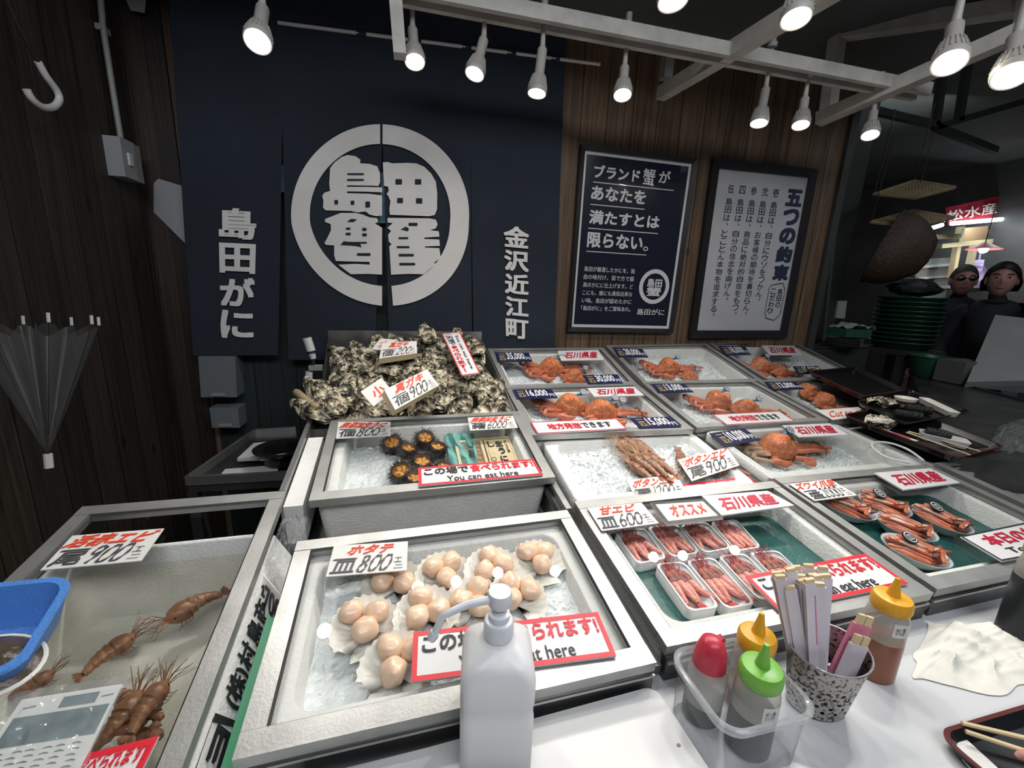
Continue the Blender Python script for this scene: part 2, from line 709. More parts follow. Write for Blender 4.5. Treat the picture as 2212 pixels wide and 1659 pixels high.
wood('boards_side', 'X', 0.062, (0.012, 0.008, 0.006), (0.046, 0.032, 0.022))
wood('boards_teal', 'X', 0.17, (0.008, 0.014, 0.015), (0.022, 0.034, 0.034), knots=False)
emit('lamp_face', (1.0, 0.93, 0.80), 55)
emit('tube_light', (0.85, 0.95, 1.0), 9)
emit('shop_glow', (0.75, 0.85, 0.9), 1.0)
emit('bulb_far', (1.0, 0.95, 0.85), 18)

YW = 2.05             # back wall
XL = -1.0             # left wall
ZC = 0.845            # counter top

# ================================================================== setting
struct('ceiling_canopy', MB().box((0.75, 1.45, 2.56), 3.6, 1.3, 0.05), 'ceiling_dark', smooth=False)
struct('floor', MB().box((2.5, 3.0, -0.02), 13, 14, 0.04), 'concrete_dark', smooth=False)
struct('ceiling', MB().box((3.0, 2.6, 3.52), 12, 13, 0.04), 'ceiling_dark', smooth=False)
# back wall: boards up to the post, dark painted panel over them behind the curtain
struct('wall_back', MB().box((0.62, YW + 0.03, 1.75), 3.3, 0.06, 3.5), 'boards_back', smooth=False)
struct('trim_1', MB().box((-0.09, YW - 0.01, 1.77), 1.50, 0.012, 3.46), 'boards_teal', smooth=False)
struct('trim_2', MB().box((0.675, YW - 0.012, 1.75), 0.075, 0.03, 3.46), 'boards_back', smooth=False)
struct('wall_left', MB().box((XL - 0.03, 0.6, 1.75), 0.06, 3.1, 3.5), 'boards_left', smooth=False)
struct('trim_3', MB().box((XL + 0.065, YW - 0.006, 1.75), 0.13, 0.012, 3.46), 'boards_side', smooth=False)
# right of the boards: steel post, a dark partition running back, far wall
struct('trim_4', MB().box((2.29, YW + 0.02, 1.75), 0.045, 0.09, 3.46), 'dark_panel', smooth=False)
struct('wall_partition', MB().box((2.60, YW + 0.45, 1.75), 0.72, 0.06, 3.5), 'dark_panel', smooth=False)
struct('wall_far', MB().box((6.2, 7.6, 1.75), 7.5, 0.08, 3.5), mat('far_wall', (0.10, 0.09, 0.075), 0.8), smooth=False)
struct('wall_right', MB().box((8.6, 3.0, 1.75), 0.08, 9.2, 3.5), 'concrete_dark', smooth=False)

# ------------------------------------------------------------------ curtain
YN = 1.965


def nc(u, v):
    return WY(u, v, YN)


def wave(p):
    """the cloth's own folds: how far it swings from its hanging plane"""
    a = 0.005 * math.sin(p.x * 9 + 0.6) + 0.003 * math.sin(p.x * 23 + p.z * 1.3)
    a *= 0.4 * min(1.0, max(0.1, (2.5 - p.z)))
    return Vector((p.x, p.y + a, p.z))


noren = thing('noren_curtain', 'navy shop curtain with a large white ringed crest on the back wall', 'curtain', (-0.1, YN, 1.1))
edges = [[(362, -40), (418, 768)], [(606, -30), (617, 772)], [(822, -20), (833, 790)], [(1014, -10), (1022, 800)], [(1219, 160), (1196, 800)]]
opens = [0.0, 0.018, 0.034, 0.003]   # how far each slit opens at the hem
tops = 2.49


def strip(e, shift=0.0):
    a, b = nc(*e[0]), nc(*e[1])

    def at(z):
        t = (a.z - z) / (a.z - b.z)
        return a.x + (b.x - a.x) * t
    return at


EDG = [strip(e) for e in edges]
for i in range(4):
    L, Rr = EDG[i], EDG[i + 1]
    zb = [1.118, 1.098, 1.095, 1.09][i]
    op = [0.03, 0.045, 0.004, 0][i]
    opl = [0, 0.010, 0.018, 0.003][i]

    def fn(u, v, L=L, Rr=Rr, zb=zb, i=i, op=op, opl=opl):
        z = zb + (tops - zb) * v
        k = max(0.0, min(1.0, (2.02 - z) / 0.9))
        x = (L(z) + opl * k) * (1 - u) + (Rr(z) - op * k) * u
        return wave(Vector((x, YN, z)))
    MB().grid(fn, 24, 48).build('panel', 'navy_cloth', noren)
# rod through the tabs, with the tabs as cloth loops
ra, rb = WY(600, 49, YN - 0.004), WY(1296, 139, YN - 0.004)
rod = MB().tube([ra, rb], 0.0065, 10).build('rod', 'white_plastic', noren)
for px in (765, 876, 983, 1083, 1186):
    t = (px - 648) / (1295 - 648)
    p = WY(648, 55.7, YN).lerp(WY(1295, 139, YN), t)
    MB().tube([p + Vector((-0.019, 0, 0)), p + Vector((0.019, 0, 0))], 0.011, 10).build('tab', 'navy_cloth', noren)


def ncw(p):
    q = wave(p)
    return Vector((q.x, q.y - 0.008, q.z))


def logo_px(x, y):
    return 620 + x / 4.046, 260 + y / 4.046


RC, RO, RI = (815, 830), (775, 790), (612, 618)   # crest ring in the zoomed sheet: centre, outer and inner radii
SLIT = lambda y: 834 + max(0, (y - 800)) * 0.055


def ringpart(a0, a1, name):
    mb = MB()

    def fn(u, v):
        a = math.radians(a0 + (a1 - a0) * u)
        r = (RI[0] + (RO[0] - RI[0]) * v, RI[1] + (RO[1] - RI[1]) * v)
        x, y = RC[0] + r[0] * math.sin(a), RC[1] - r[1] * math.cos(a)
        x += .10 * max(0, y - 900)
        if name == 'l':
            x = min(x, 832)
        else:
            x = max(x, 836 + max(0, (y - 480)) * 0.080)
        return ncw(nc(*logo_px(x, y)))
    return mb.grid(fn, 60, 4)


crest = ringpart(0.6, 179.6, 'r')
crest.add(*(lambda m: (m.v, m.f))(ringpart(180.4, 360, 'l')))
crest.build('crest_ring', 'white_dye', noren, merge=False)


def poly(mb, pts, lift=0.0):
    vs = [nc(*logo_px(x, y)) for x, y in pts]
    vs = [ncw(p) + Vector((0, -lift, 0)) for p in vs]
    mb.add(vs, [tuple(range(len(vs)))])


ch = MB()
poly(ch, [(480, 325), (530, 308), (600, 318), (645, 350), (640, 380), (720, 385), (790, 405), (815, 470), (815, 545), (800, 578), (740, 575), (530, 572), (525, 585), (700, 585), (832, 590), (832, 632), (700, 628), (530, 625), (525, 640), (720, 645), (832, 660), (832, 835), (780, 840), (725, 828), (690, 800), (620, 808), (560, 795), (340, 790), (318, 765), (322, 700), (310, 665), (330, 635), (380, 620), (372, 560), (380, 420), (420, 370)])
poly(ch, [(838, 372), (880, 368), (920, 380), (1050, 375), (1130, 380), (1200, 410), (1260, 470), (1300, 540), (1312, 640), (1310, 780), (1290, 830), (1240, 840), (900, 828), (895, 780), (905, 710), (885, 660), (870, 650), (890, 620), (885, 585), (850, 575)])
poly(ch, [(400, 840), (470, 812), (600, 812), (660, 825), (720, 850), (790, 858), (800, 890), (770, 905), (832, 940), (832, 1348), (700, 1342), (560, 1345), (450, 1262), (600, 1255), (725, 1262), (725, 1238), (600, 1236), (430, 1230), (415, 1180), (415, 1095), (345, 1090), (330, 1075), (360, 1020), (388, 960), (385, 910), (335, 890), (335, 865)])
poly(ch, [(880, 855), (1240, 858), (1300, 870), (1315, 910), (1300, 945), (1250, 962), (1325, 970), (1332, 1018), (1200, 1026), (1200, 1038), (1330, 1042), (1335, 1098), (1205, 1103), (1205, 1112), (1330, 1118), (1342, 1200), (1285, 1245), (1298, 1255), (1195, 1345), (1060, 1342), (910, 1350), (895, 1100), (915, 1085), (890, 1060), (885, 1000), (910, 970), (878, 940), (925, 900), (878, 895)])
ch.build('crest_character', 'white_dye', noren, smooth=False, merge=False)
dk = MB()


def rrect(mb, x0, y0, x1, y1, r=10, lift=0.003):
    p = []
    for cx_, cy_, a in ((x1 - r, y0 + r, -90), (x1 - r, y1 - r, 0), (x0 + r, y1 - r, 90), (x0 + r, y0 + r, 180)):
        for k in range(4):
            t = math.radians(a + 30 * k)
            p.append((cx_ + r * math.cos(t), cy_ + r * math.sin(t)))
    poly(mb, p, lift)


for q in ((530, 468, 675, 482), (528, 518, 675, 533), (418, 700, 450, 738), (560, 706, 592, 742), (688, 714, 728, 764),
          (948, 518, 1005, 564), (1118, 518, 1173, 564), (963, 682, 1014, 726), (1127, 684, 1182, 730),
          (518, 940, 558, 958), (516, 984, 560, 1006), (660, 943, 698, 967), (660, 990, 700, 1014), (520, 1064, 700, 1078), (614, 1162, 732, 1184),
          (1062, 898, 1140, 925), (975, 1022, 1060, 1040), (960, 1100, 1070, 1118), (976, 1168, 1108, 1190), (982, 1246, 1120, 1267)):
    rrect(dk, *q, r=6)
poly(dk, [(528, 890), (560, 865), (615, 868), (585, 890)], 0.003)
poly(dk, [(470, 1090), (500, 1058), (640, 1075), (655, 1110), (600, 1098)], 0.003)
poly(dk, [(995, 955), (1040, 930), (1068, 950), (1055, 972)], 0.003)
dk.build('crest_detail', 'navy_cloth', noren, smooth=False, merge=False)
lt = MB()
q = [nc(474, 444), nc(556, 448), nc(549, 736), nc(479, 733)]
letter(lt, q, Vector((0, -1, 0)), (0, 0, 1, 1), '島田がに', 0.058, 0, True, warp=ncw)
q = [nc(1086, 484), nc(1142, 489), nc(1140, 736), nc(1092, 731)]
letter(lt, q, Vector((0, -1, 0)), (0, 0, 1, 1), '金沢近江町', 0.05, 0, True, warp=ncw)
lt.build('lettering', 'white_dye', noren, smooth=False, merge=False)


pp = [WY(x, y, YN + .035) for x, y in ((808, 372), (850, 372), (850, 482), (808, 482))]
tag(MB().slab(pp, Vector((0, -1, 0)), .004).build('blue_sheet', mat('pale_blue', (.16, .30, .38), .5), smooth=False), 'pale blue sheet glimpsed through the slit of the crest', 'sheet')
pp = [WY(x, y, YN + .035) for x, y in ((598, 356), (632, 356), (632, 415), (598, 415))]
tag(MB().slab(pp, Vector((0, -1, 0)), .004).build('blue_sheet', 'pale_blue', smooth=False), 'scrap of pale blue sheet glimpsed left of the crest', 'sheet')

# ------------------------------------------------------------------ posters
def poster(name, label, quad, outer, board, fm, edge_mat=None, edge=0.0, texts=(), y=YW - 0.012):
    n = Vector((0, -1, 0))
    q = [WY(*p, y) for p in quad]
    t = thing(name, label, 'poster', (q[2] + q[3]) / 2)
    # frame bars outside the sheet
    ce = (q[0] + q[1] + q[2] + q[3]) / 4
    o = [p + Vector((math.copysign(outer, p.x - ce.x), 0, math.copysign(outer, p.z - ce.z))) for p in q]
    mb = MB()
    for a, b in ((0, 1), (1, 2), (2, 3), (3, 0)):
        mb.prism([o[a] - n * 0.006, o[b] - n * 0.006, q[b] - n * 0.006, q[a] - n * 0.006], [o[a] + n * 0.016, o[b] + n * 0.016, q[b] + n * 0.012, q[a] + n * 0.012])
    mb.build('frame', fm, t, smooth=False)
    MB().slab(q, n, 0.004).build('sheet', board, t, smooth=False)
    if edge:
        i = [p + (ce - p) * 0 + Vector((-math.copysign(edge, p.x - ce.x), 0, -math.copysign(edge, p.z - ce.z))) for p in q]
        mb = MB()
        for a, b in ((0, 1), (1, 2), (2, 3), (3, 0)):
            mb.add([q[a] + n * 0.001, q[b] + n * 0.001, i[b] + n * 0.001, i[a] + n * 0.001], [(0, 1, 2, 3)])
        mb.build('white_border', edge_mat, t, smooth=False)
    for m, items in texts:
        mb = MB()
        for it in items:
            it(mb, q, n)
        mb.build('lettering', m, t, smooth=False, merge=False)
    g = [p + n * 0.007 for p in q]
    MB().add(g, [(0, 1, 2, 3)]).build('glazing', 'poster_glass', t, smooth=False)
    return t


def T(s, x0, y0, x1, y1, bold=0.02, shear=0.0, vertical=False):
    return lambda mb, q, n: letter(mb, q, n, (x0, y0, x1, y1), s, bold, shear, vertical)


def rule(x0, y0, x1, y1):
    return lambda mb, q, n: mb.add([bil(q, a, b) + n * 0.0012 for a, b in ((x0, y0), (x1, y0), (x1, y1), (x0, y1))], [(0, 1, 2, 3)])


def ring(cx_, cy_, r0, r1, asp, lift=0.0012, a0=0, a1=360):
    def f(mb, q, n):
        mb.grid(lambda u, v: bil(q, cx_ + (r0 + (r1 - r0) * v) * math.cos(math.radians(a0 + (a1 - a0) * u)), cy_ + (r0 + (r1 - r0) * v) * asp * math.sin(math.radians(a0 + (a1 - a0) * u))) + n * lift, 28, 1)
    return f


W1 = [T('ブランド', .10, .865, .52, .935, .05), T('蟹', .55, .855, .665, .945, .015), T('が', .70, .875, .81, .945, .03), rule(.10, .838, .86, .843),
      T('あなたを', .09, .745, .60, .822, .05), rule(.09, .716, .60, .721),
      T('満たすとは', .09, .612, .76, .69, .05), rule(.09, .583, .76, .588),
      T('限らない', .09, .478, .62, .565, .05), T('。', .63, .478, .68, .505, .03), rule(.09, .452, .67, .457)]
for k, s in enumerate(['島田が厳選したかにを、独', '自の味付け、茹で方で最', '高のかにに仕上げます。ど', 'こにも、誰にも真似出来な', 'い味。島田が認めたかに', '「島田がに」をご賞味あれ。']):
    W1.append(T(s, .085, .338 - k * .047, .575, .368 - k * .047, .012))
W1 += [ring(.79, .265, .118, .155, .70), T('島田', .715, .262, .865, .315, .05), T('蟹', .715, .205, .865, .262, .045), T('島田がに', .645, .085, .93, .125, .02)]
poster('framed_poster', 'navy poster headed in white Japanese with a small ringed crest, black framed', [(1262, 325), (1494, 354), (1444, 710), (1233, 706)], 0.022, 'navy_poster', 'frame_dark', 'poster_white', 0.014, [('poster_white', W1)])
B2 = [T('五つの約束', .79, .335, .975, .93, .10, 0, True)]
for k, (a, s) in enumerate([('壱', '島田は、自分にウソをつかん。'), ('弐', '島田は、お客様の期待を裏切らん。'), ('参', '島田は、商品に絶対的自信をもつ。'), ('四', '島田は、自分の信念を曲げん。'), ('伍', '島田は、とことん本物を追求する。')]):
    x = .632 - k * .125
    B2.append(T(a, x, .865, x + .065, .915, .015))
    ye = .84 - .048 * len(s) * (0.985 if k != 4 else 1.0)
    B2.append(T(s, x - .002, ye, x + .068, .84, .012, 0, True))
B2 += [T('島田の', .885, .155, .945, .29, .02, 0, True), T('こだわり', .80, .115, .865, .29, .03, 0, True)]


def badge(mb, q, n):
    pts = [(.80, .31), (.93, .325), (.97, .28), (.965, .11), (.90, .07), (.80, .085), (.775, .12), (.775, .29)]
    for i in range(len(pts)):
        a, b = pts[i], pts[(i + 1) % len(pts)]
        v, f = ribbon([a, b], .012)
        mb.add([bil(q, *p) + n * 0.0012 for p in v], f)


B2.append(badge)
poster('framed_poster', 'pale grey poster with columns of navy vertical Japanese writing in a wide dark frame', [(1551, 364), (1745.5, 384), (1684.5, 713.6), (1503, 713.6)], 0.042, 'poster_grey', 'frame_dark', texts=[('poster_ink', B2)])

# ------------------------------------------------------------------ lamps, track and ceiling bars
YR = 1.5


def lamp_proto():
    t = thing('spot_lamp', 'x', 'lamp')
    MB().box((0, 0, 0.205), 0.03, 0.022, 0.03).build('adapter', 'white_paint', t, smooth=False)
    MB().lathe([(0.009, 0.165), (0.017, 0.17), (0.019, 0.185), (0.012, 0.192)], seg=14).build('collar', 'white_paint', t)
    MB().tube([(0, 0, 0.09), (0, 0, 0.18)], 0.006, 8).build('stem', 'lamp_body', t)
    return t


def spot(px, py, tip=(0, 0), yr=YR, stem=0.10, scale=1.0, label='', long=0, power=1.0, cone=112):
    """lens centre seen at the pixel, lens axis tilted by tip (x, y), hung from a stem and an adapter above"""
    c = WY(px, py, yr)
    ax = Vector((tip[0], tip[1], -1)).normalized()
    t = thing('spot_lamp', label, 'lamp', c, 'spot lamps over the fish counter')
    s = scale
    back = c - ax * (0.105 + long) * s
    body = [(0.030, 0.004), (0.0315, 0.0), (0.0315, -0.006), (0.030, -0.012), (0.026, -0.030), (0.019, -0.050), (0.0155, -0.058), (0.0155, -0.10 - long), (0.012, -0.105 - long)]
    h = MB().lathe([(r * s, z * s) for r, z in body], c, ax, 32, cap=False)
    h.build('housing', 'lamp_body', t)
    fins = MB()
    a = ax.orthogonal().normalized()
    for k in range(22):
        b = Matrix.Rotation(2 * math.pi * k / 22, 3, ax) @ a
        fins.bar(c + b * 0.0305 * s - ax * 0.010 * s, c + b * 0.021 * s - ax * 0.048 * s, 0.0022 * s, 0.004 * s, b)
    fins.build('cooling_fins', 'lamp_body', t, smooth=False)
    ln = MB()
    for r0, r1 in ((0.0, .0115), (.0128, .0205), (.0216, .027)):
        ln.lathe([(r0, 0.002), (r1, 0.002)], c, ax, 32, cap=False)
    lo_ = ln.build('lens', 'lamp_face', t)
    MB().lathe([(0.0, 0.0008), (.027, 0.0008)], c, ax, 32, cap=False).build('lens_rings', 'black_rubber', lo_)
    MB().lathe([(0.0275 * s, 0.005), (0.030 * s, 0.006), (0.031 * s, 0.0), (0.0275 * s, 0.0), (0.0275 * s, 0.005)], c, ax, 32, cap=False).build('bezel', 'lamp_body', t)
    top = Vector((back.x, back.y, back.z + 0.015 * s))
    MB().tube([back + ax * 0.01 * s, top, top + Z * stem], [0.010 * s, 0.0085 * s, 0.0055], 10).build('stem', 'lamp_body', t)
    MB().lathe([(0.008, 0.0), (0.016, 0.004), (0.017, 0.018), (0.011, 0.022), (0.011, 0.05)], top + Z * (stem - 0.01), seg=16).build('adapter', 'white_paint', t)
    l = bpy.data.lights.new('lamp_light', 'SPOT')
    l.energy = LAMP_W * 4 * power
    l.spot_size = math.radians(cone)
    l.spot_blend = 0.9
    l.shadow_soft_size = 0.025
    l.color = (1.0, 0.965, 0.91)
    lo = bpy.data.objects.new('lamp_light', l)
    COL.objects.link(lo)
    lo.parent = t
    lo.location = ax * 0.012
    lo.rotation_euler = ax.to_track_quat('-Z', 'Y').to_euler()
    return t


NUM = ['first', 'second', 'third', 'fourth', 'fifth', 'sixth', 'seventh']
for k, (x, y, tx, ty, st, lg) in enumerate([(896, 131, .05, -.45, .075, .01), (1026, 157, -.28, -.30, .085, .015), (1160, 199, -.12, -.12, .085, .03), (1345, 203, -.15, -.35, .10, .0), (1640, 264, -.18, -.16, .12, .02), (1730, 268, -.22, -.25, .06, .0), (1880, 290, -.30, -.32, .08, .0)]):
    spot(x, y, (tx, ty), YR, st, 1.0, 'small white spot lamp, %s from the left along the long track rail' % NUM[k], lg)
spot(557, 87, (.02, -.70), 1.28, .12, 1.0, 'small white spot lamp over the left end of the navy curtain', .02, power=1.7, cone=92)
spot(1720, 36, (-.15, -.25), 0.92, .10, 1.0, 'spot lamp hanging at the top above the slanted white beam', .0)
spot(1454, -3, (0, -.2), 0.92, .10, 1.0, 'spot lamp cut off by the top edge of the photo', .0)
spot(2052, 132, (-.45, -.4), 0.80, .09, 1.0, 'glaring spot lamp before the lower cross bar at upper right', .0)
spot(2185, 160, (-.5, -.4), 0.72, .09, 1.0, 'glaring spot lamp at the very edge, upper right corner', .0)

tr = thing('track_rail', 'long white lighting track rail carrying seven spot lamps', 'rail')
a, b = WY(846, -22, YR), WY(1992, 199, YR)
d = (b - a).normalized()
for dy, nm in ((-0.026, 'channel_side'), (0.026, 'channel_side')):
    MB().bar(a + Vector((0, dy, 0.0)), b + Vector((0, dy, 0.0)), 0.02, 0.042).build(nm, 'white_paint', tr, smooth=False)
MB().bar(a + Vector((0, 0, 0.016)), b + Vector((0, 0, 0.016)), 0.04, 0.008).build('channel_web', 'gasket', tr, smooth=False)


def beam(label, p, q, w=0.05, h=0.05, m='white_paint', name='support_beam', cat='beam', group=None):
    o = MB().bar(p, q, w, h).build(name, m, smooth=False)
    return tag(o, label, cat, group)


beam('white hanging strut at the left end of the track rail', WY(864, 122, YR - .055), WY(850, -60, YR - .055), .045, .035)
beam('slanted white beam crossing behind the track rail and coming forward overhead', WY(1428, 203, 1.9), WY(1860, -60, 1.05), .045, .05)
beam('short white upright on the wall above the navy poster', WY(1437, 170, 1.93), WY(1462, -60, 1.93), .05, .04)
beam('white upright beam rising behind the right end of the rail', WY(1786, 262, 1.75), WY(1812, 55, 1.75), .05, .045)
beam('lower white cross bar meeting the right end of the rail', WY(1768, 258, 1.72), WY(2260, 45, 1.12), .05, .05)
beam('upper white cross bar running off to the right edge', WY(1812, 72, 1.75), WY(2300, 0, 1.25), .055, .05)
beam('stub of white bar hanging down at the right edge', WY(2205, 80, 1.3), WY(2222, -40, 1.3), .035, .035)
for lab, p, q in (('thin grey roof truss bar sloping down above the hanging baskets', (1850, 230), (2024, 271)), ('thin grey roof truss bar rising to the right edge', (2020, 275), (2260, 205)), ('grey truss upright left of the roof truss node', (2020, 273), (2035, 165)), ('grey truss upright right of the roof truss node', (2070, 262), (2095, 110)), ('dim truss bar falling right from the roof truss node', (2020, 274), (2150, 325))):
    beam(lab, WY(*p, 3.1), WY(*q, 3.1), .05, .05, 'dark_panel', 'truss_bar')

# ------------------------------------------------------------------ left wall things
cb = thing('conduit_pipe', 'grey conduit running down the wooden wall to a switch box', 'pipe', WX(262, 310, XL))
MB().tube([WX(212, -60, XL + .02), WX(222, 55, XL + .02), WX(240, 170, XL + .02), WX(262, 306, XL + .02)], .009, 10).build('tube', 'switch_grey', cb)
MB().box(WX(222, 64, XL + .012), .02, .045, .018).build('saddle_clip', 'switch_grey', cb, smooth=False)
sb = thing('switch_box', 'grey wall switch box under the conduit', 'switch', WX(275, 380, XL))
c = WX(268, 346, XL + .025)
MB().box(c + Vector((0, -.016, 0)), .05, .075, .125).build('cover', 'paper_dim', sb, smooth=False)
MB().box(c + Vector((-.003, .045, 0)), .044, .045, .125).build('side_cover', 'switch_grey', sb, smooth=False)
MB().box(c + Vector((.027, -.016, 0.0)), .008, .02, .04).build('rocker', 'white_plastic', sb, smooth=False)
pn = MB()
pn.grid(lambda u, v: WY(332 + 60 * u + 8 * (1 - v) * u, 508 - 125 * v + 18 * u - (1 - u) * (1 - v) * 50, YW - .012 - .02 * (1 - v) * u), 6, 6)
tag(pn.build('paper_notice', 'paper_dim'), 'curled white paper notice stuck beside the curtain edge', 'paper')
for lab, q in (('white wall dispenser under the left curtain panel, the upper one', (428, 770, 508, 858)), ('white wall dispenser with a bluish front, the lower one', (452, 882, 514, 924))):
    t = thing('wall_dispenser', lab, 'dispenser', WY((q[0] + q[2]) / 2, q[3], YW - .05))
    qq = [WY(q[0], q[1], YW - .10), WY(q[2], q[1], YW - .10), WY(q[2] + 4, q[3], YW - .10), WY(q[0] + 6, q[3], YW - .10)]
    MB().slab(qq, Vector((0, -1, 0)), .095).build('cover', mat('dispenser_grey', (.15, .17, .18), .5) if 'dispenser_grey' not in MATS else 'dispenser_grey', t, smooth=False)
    MB().box((qq[2] + qq[3]) / 2 + Vector((0, .02, .012)), .05, .05, .012).build('outlet', 'switch_grey', t, smooth=False)
pp = [WY(x, y, YN + .05) for x, y in ((598, -30), (700, -30), (694, 25), (640, 12), (598, 4))]
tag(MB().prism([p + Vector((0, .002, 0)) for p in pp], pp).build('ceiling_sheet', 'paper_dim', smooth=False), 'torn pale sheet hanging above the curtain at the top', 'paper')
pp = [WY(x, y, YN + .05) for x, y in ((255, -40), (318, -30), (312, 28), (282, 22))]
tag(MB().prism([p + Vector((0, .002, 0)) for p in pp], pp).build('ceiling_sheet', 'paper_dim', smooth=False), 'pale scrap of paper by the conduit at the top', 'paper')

# umbrellas hung on the left wall
um = thing('hanging_umbrella', 'umbrella with a white crook handle and dark shaft on the wooden wall', 'umbrella', WX(95, 235, -.93))
hk = smooth_line([(82, 133), (100, 165), (122, 195), (128, 215), (115, 231), (92, 231), (70, 215), (57, 193)], 4)
MB().tube([WX(x, y, -.93) for x, y in hk], .0085, 10).build('crook_handle', 'white_plastic', um)
MB().tube([WX(82, 133, -.93), WX(42, 62, -.93), WX(-10, -60, -.93)], .005, 8).build('shaft', 'black_rubber', um)
um = thing('clear_umbrella', 'folded clear plastic umbrella hanging tip down on the dark wall', 'umbrella', WX(103, 972, -.86))
tip, rim = WX(103, 975, -.90), WX(78, 712, -.90)
axu = (rim - tip)


def umf(u, v):
    a = 2 * math.pi * u
    r = .096 * (v ** 1.0) * (1 + .16 * math.cos(8 * a)) + .004
    b = axu.normalized()
    s = b.orthogonal().normalized()
    e = b.cross(s)
    return tip + axu * v * (1 + .05 * math.cos(8 * a) * v) + (s * math.cos(a) + e * math.sin(a)) * r


MB().grid(umf, 64, 12, True).build('canopy', 'umbrella_film', um)
MB().tube([tip - axu * .12, tip + axu * 1.05], .003, 8).build('shaft', 'black_rubber', um)
MB().tube([tip - axu * .14, tip - axu * .02], .009, 8).build('ferrule', 'white_plastic', um)
for k in range(8):
    p = umf((k + .0) / 8, 1.0)
    rb_ = MB().tube([umf(k / 8, .15), umf(k / 8, .6), p], .0007, 5).build('rib', 'black_rubber', um)
    MB().tube([p, p + axu.normalized() * .022], .0035, 6).build('rib_tip', 'white_plastic', rb_)


# ================================================================== display deck
def rr_loop(x0, y0, x1, y1, r, n=6):
    """rounded rectangle in deck units"""
    out = []
    for cx_, cy_, a in ((x1 - r, y0 + r, -90), (x1 - r, y1 - r, 0), (x0 + r, y1 - r, 90), (x0 + r, y0 + r, 180)):
        for k in range(n + 1):
            t = math.radians(a + 90 * k / n)
            out.append((cx_ + r * math.cos(t), cy_ + r * math.sin(t)))
    return out


def tub(mb, loops):
    """skin a list of equally long closed point loops; the first and last are left open unless capped by the caller"""
    n = len(loops[0])
    vs = [p for l in loops for p in l]
    fs = []
    for i in range(len(loops) - 1):
        for k in range(n):
            fs.append((i * n + k, i * n + (k + 1) % n, (i + 1) * n + (k + 1) % n, (i + 1) * n + k))
    fs.append(tuple((len(loops) - 1) * n + k for k in range(n)))
    return mb.add(vs, fs)


class Tray:
    """quad: lid corners FL, FR, NR, NL in the world, on a plane; local coordinates u (right), v (away), h (up)"""
    def __init__(self, q):
        self.q = [Vector(p) for p in q]
        self.n = (self.q[1] - self.q[3]).cross(self.q[0] - self.q[2]).normalized()
        if self.n.z < 0:
            self.n = -self.n
        self.w = ((self.q[1] - self.q[0]).length + (self.q[2] - self.q[3]).length) / 2
        self.d = ((self.q[0] - self.q[3]).length + (self.q[1] - self.q[2]).length) / 2

    def P(self, x, y, h=0.0):
        """x, y in metres from the near left corner"""
        return bil(self.q, x / self.w, y / self.d) + self.n * h

    def at(self, px, py, h=0.0):
        return hit(px, py, self.q[3] + self.n * h, self.n)


def lid(name_label, tr, bw=(0.026, 0.026, 0.028, 0.028), th=0.018, near=None, pane=True):
    """aluminium framed glass lid; bw: left, right, near, far bar widths"""
    q = tr.q
    t = thing('glass_lid', name_label, 'lid', (q[2] + q[3]) / 2 - tr.n * th)
    l, r, nr, fr = bw
    w, d = tr.w, tr.d
    o = [(0, 0), (w, 0), (w, d), (0, d)]
    i = [(l, nr), (w - r, nr), (w - r, d - fr), (l, d - fr)]
    # two side bars, then near and far bars with a fine seam between
    e = .0006
    for nm, pts, hh in (('near_bar', [(0, 0), (w, 0), (w, nr), (0, nr)], .0008), ('far_bar', [(0, d - fr), (w, d - fr), (w, d), (0, d)], .0008),
                        ('side_bar', [(0, nr + e), (l, nr + e), (l, d - fr - e), (0, d - fr - e)], 0), ('side_bar', [(w - r, nr + e), (w, nr + e), (w, d - fr - e), (w - r, d - fr - e)], 0)):
        MB().prism([tr.P(*p, -th) for p in pts], [tr.P(*p, hh) for p in pts]).build(nm, 'alu', t, smooth=False)
    g = .0035
    mb = MB()
    for a in range(4):
        b = (a + 1) % 4
        ii = [(l + g, nr + g), (w - r - g, nr + g), (w - r - g, d - fr - g), (l + g, d - fr - g)]
        mb.add([tr.P(*i[a], -.0005), tr.P(*i[b], -.0005), tr.P(*ii[b], -.004), tr.P(*ii[a], -.004)], [(0, 1, 2, 3)])
    mb.build('gasket', 'gasket', t, smooth=False)
    if pane:
        MB().add([tr.P(*p, -.004) for p in i], [(0, 1, 2, 3)]).build('glass_pane', 'pane', t, smooth=False)
    return t


def foam(label, tr, ins=(.010, .010, .010, .010), rim=(.03, .03, .03, .03), top=-.020, depth=.12, inner=.085, rc=.03, ro=.02, m='foam', name='styrofoam_box'):
    """white foam box under the lid; ins: gap to the lid edge L R N F; rim: wall thickness L R N F"""
    w, d = tr.w, tr.d
    o = (ins[0], ins[2], w - ins[1], d - ins[3])
    i = (o[0] + rim[0], o[1] + rim[2], o[2] - rim[1], o[3] - rim[3])
    L = lambda q, r, h: [tr.P(x, y, h) for x, y in rr_loop(*q, r)]
    s = .008
    ob = (o[0] + s, o[1] + s, o[2] - s, o[3] - s)
    ib = (i[0] + s * 1.5, i[1] + s * 1.5, i[2] - s * 1.5, i[3] - s * 1.5)
    mb = MB()
    tub(mb, [L(ob, ro, top - depth), L(o, ro, top - .03), L(o, ro, top - .004), L((o[0] + .004, o[1] + .004, o[2] - .004, o[3] - .004), ro, top),
             L((i[0] - .003, i[1] - .003, i[2] + .003, i[3] + .003), rc, top), L(i, rc, top - .003), L(ib, rc, top - inner)])
    n = len(L(o, ro, 0))
    mb.f.append(tuple(range(n)))
    ob_ = tag(mb.build(name, m, ang=50), label, 'box')
    tr.inner, tr.ib, tr.top, tr.floor = i, ib, top, top - inner
    return ob_


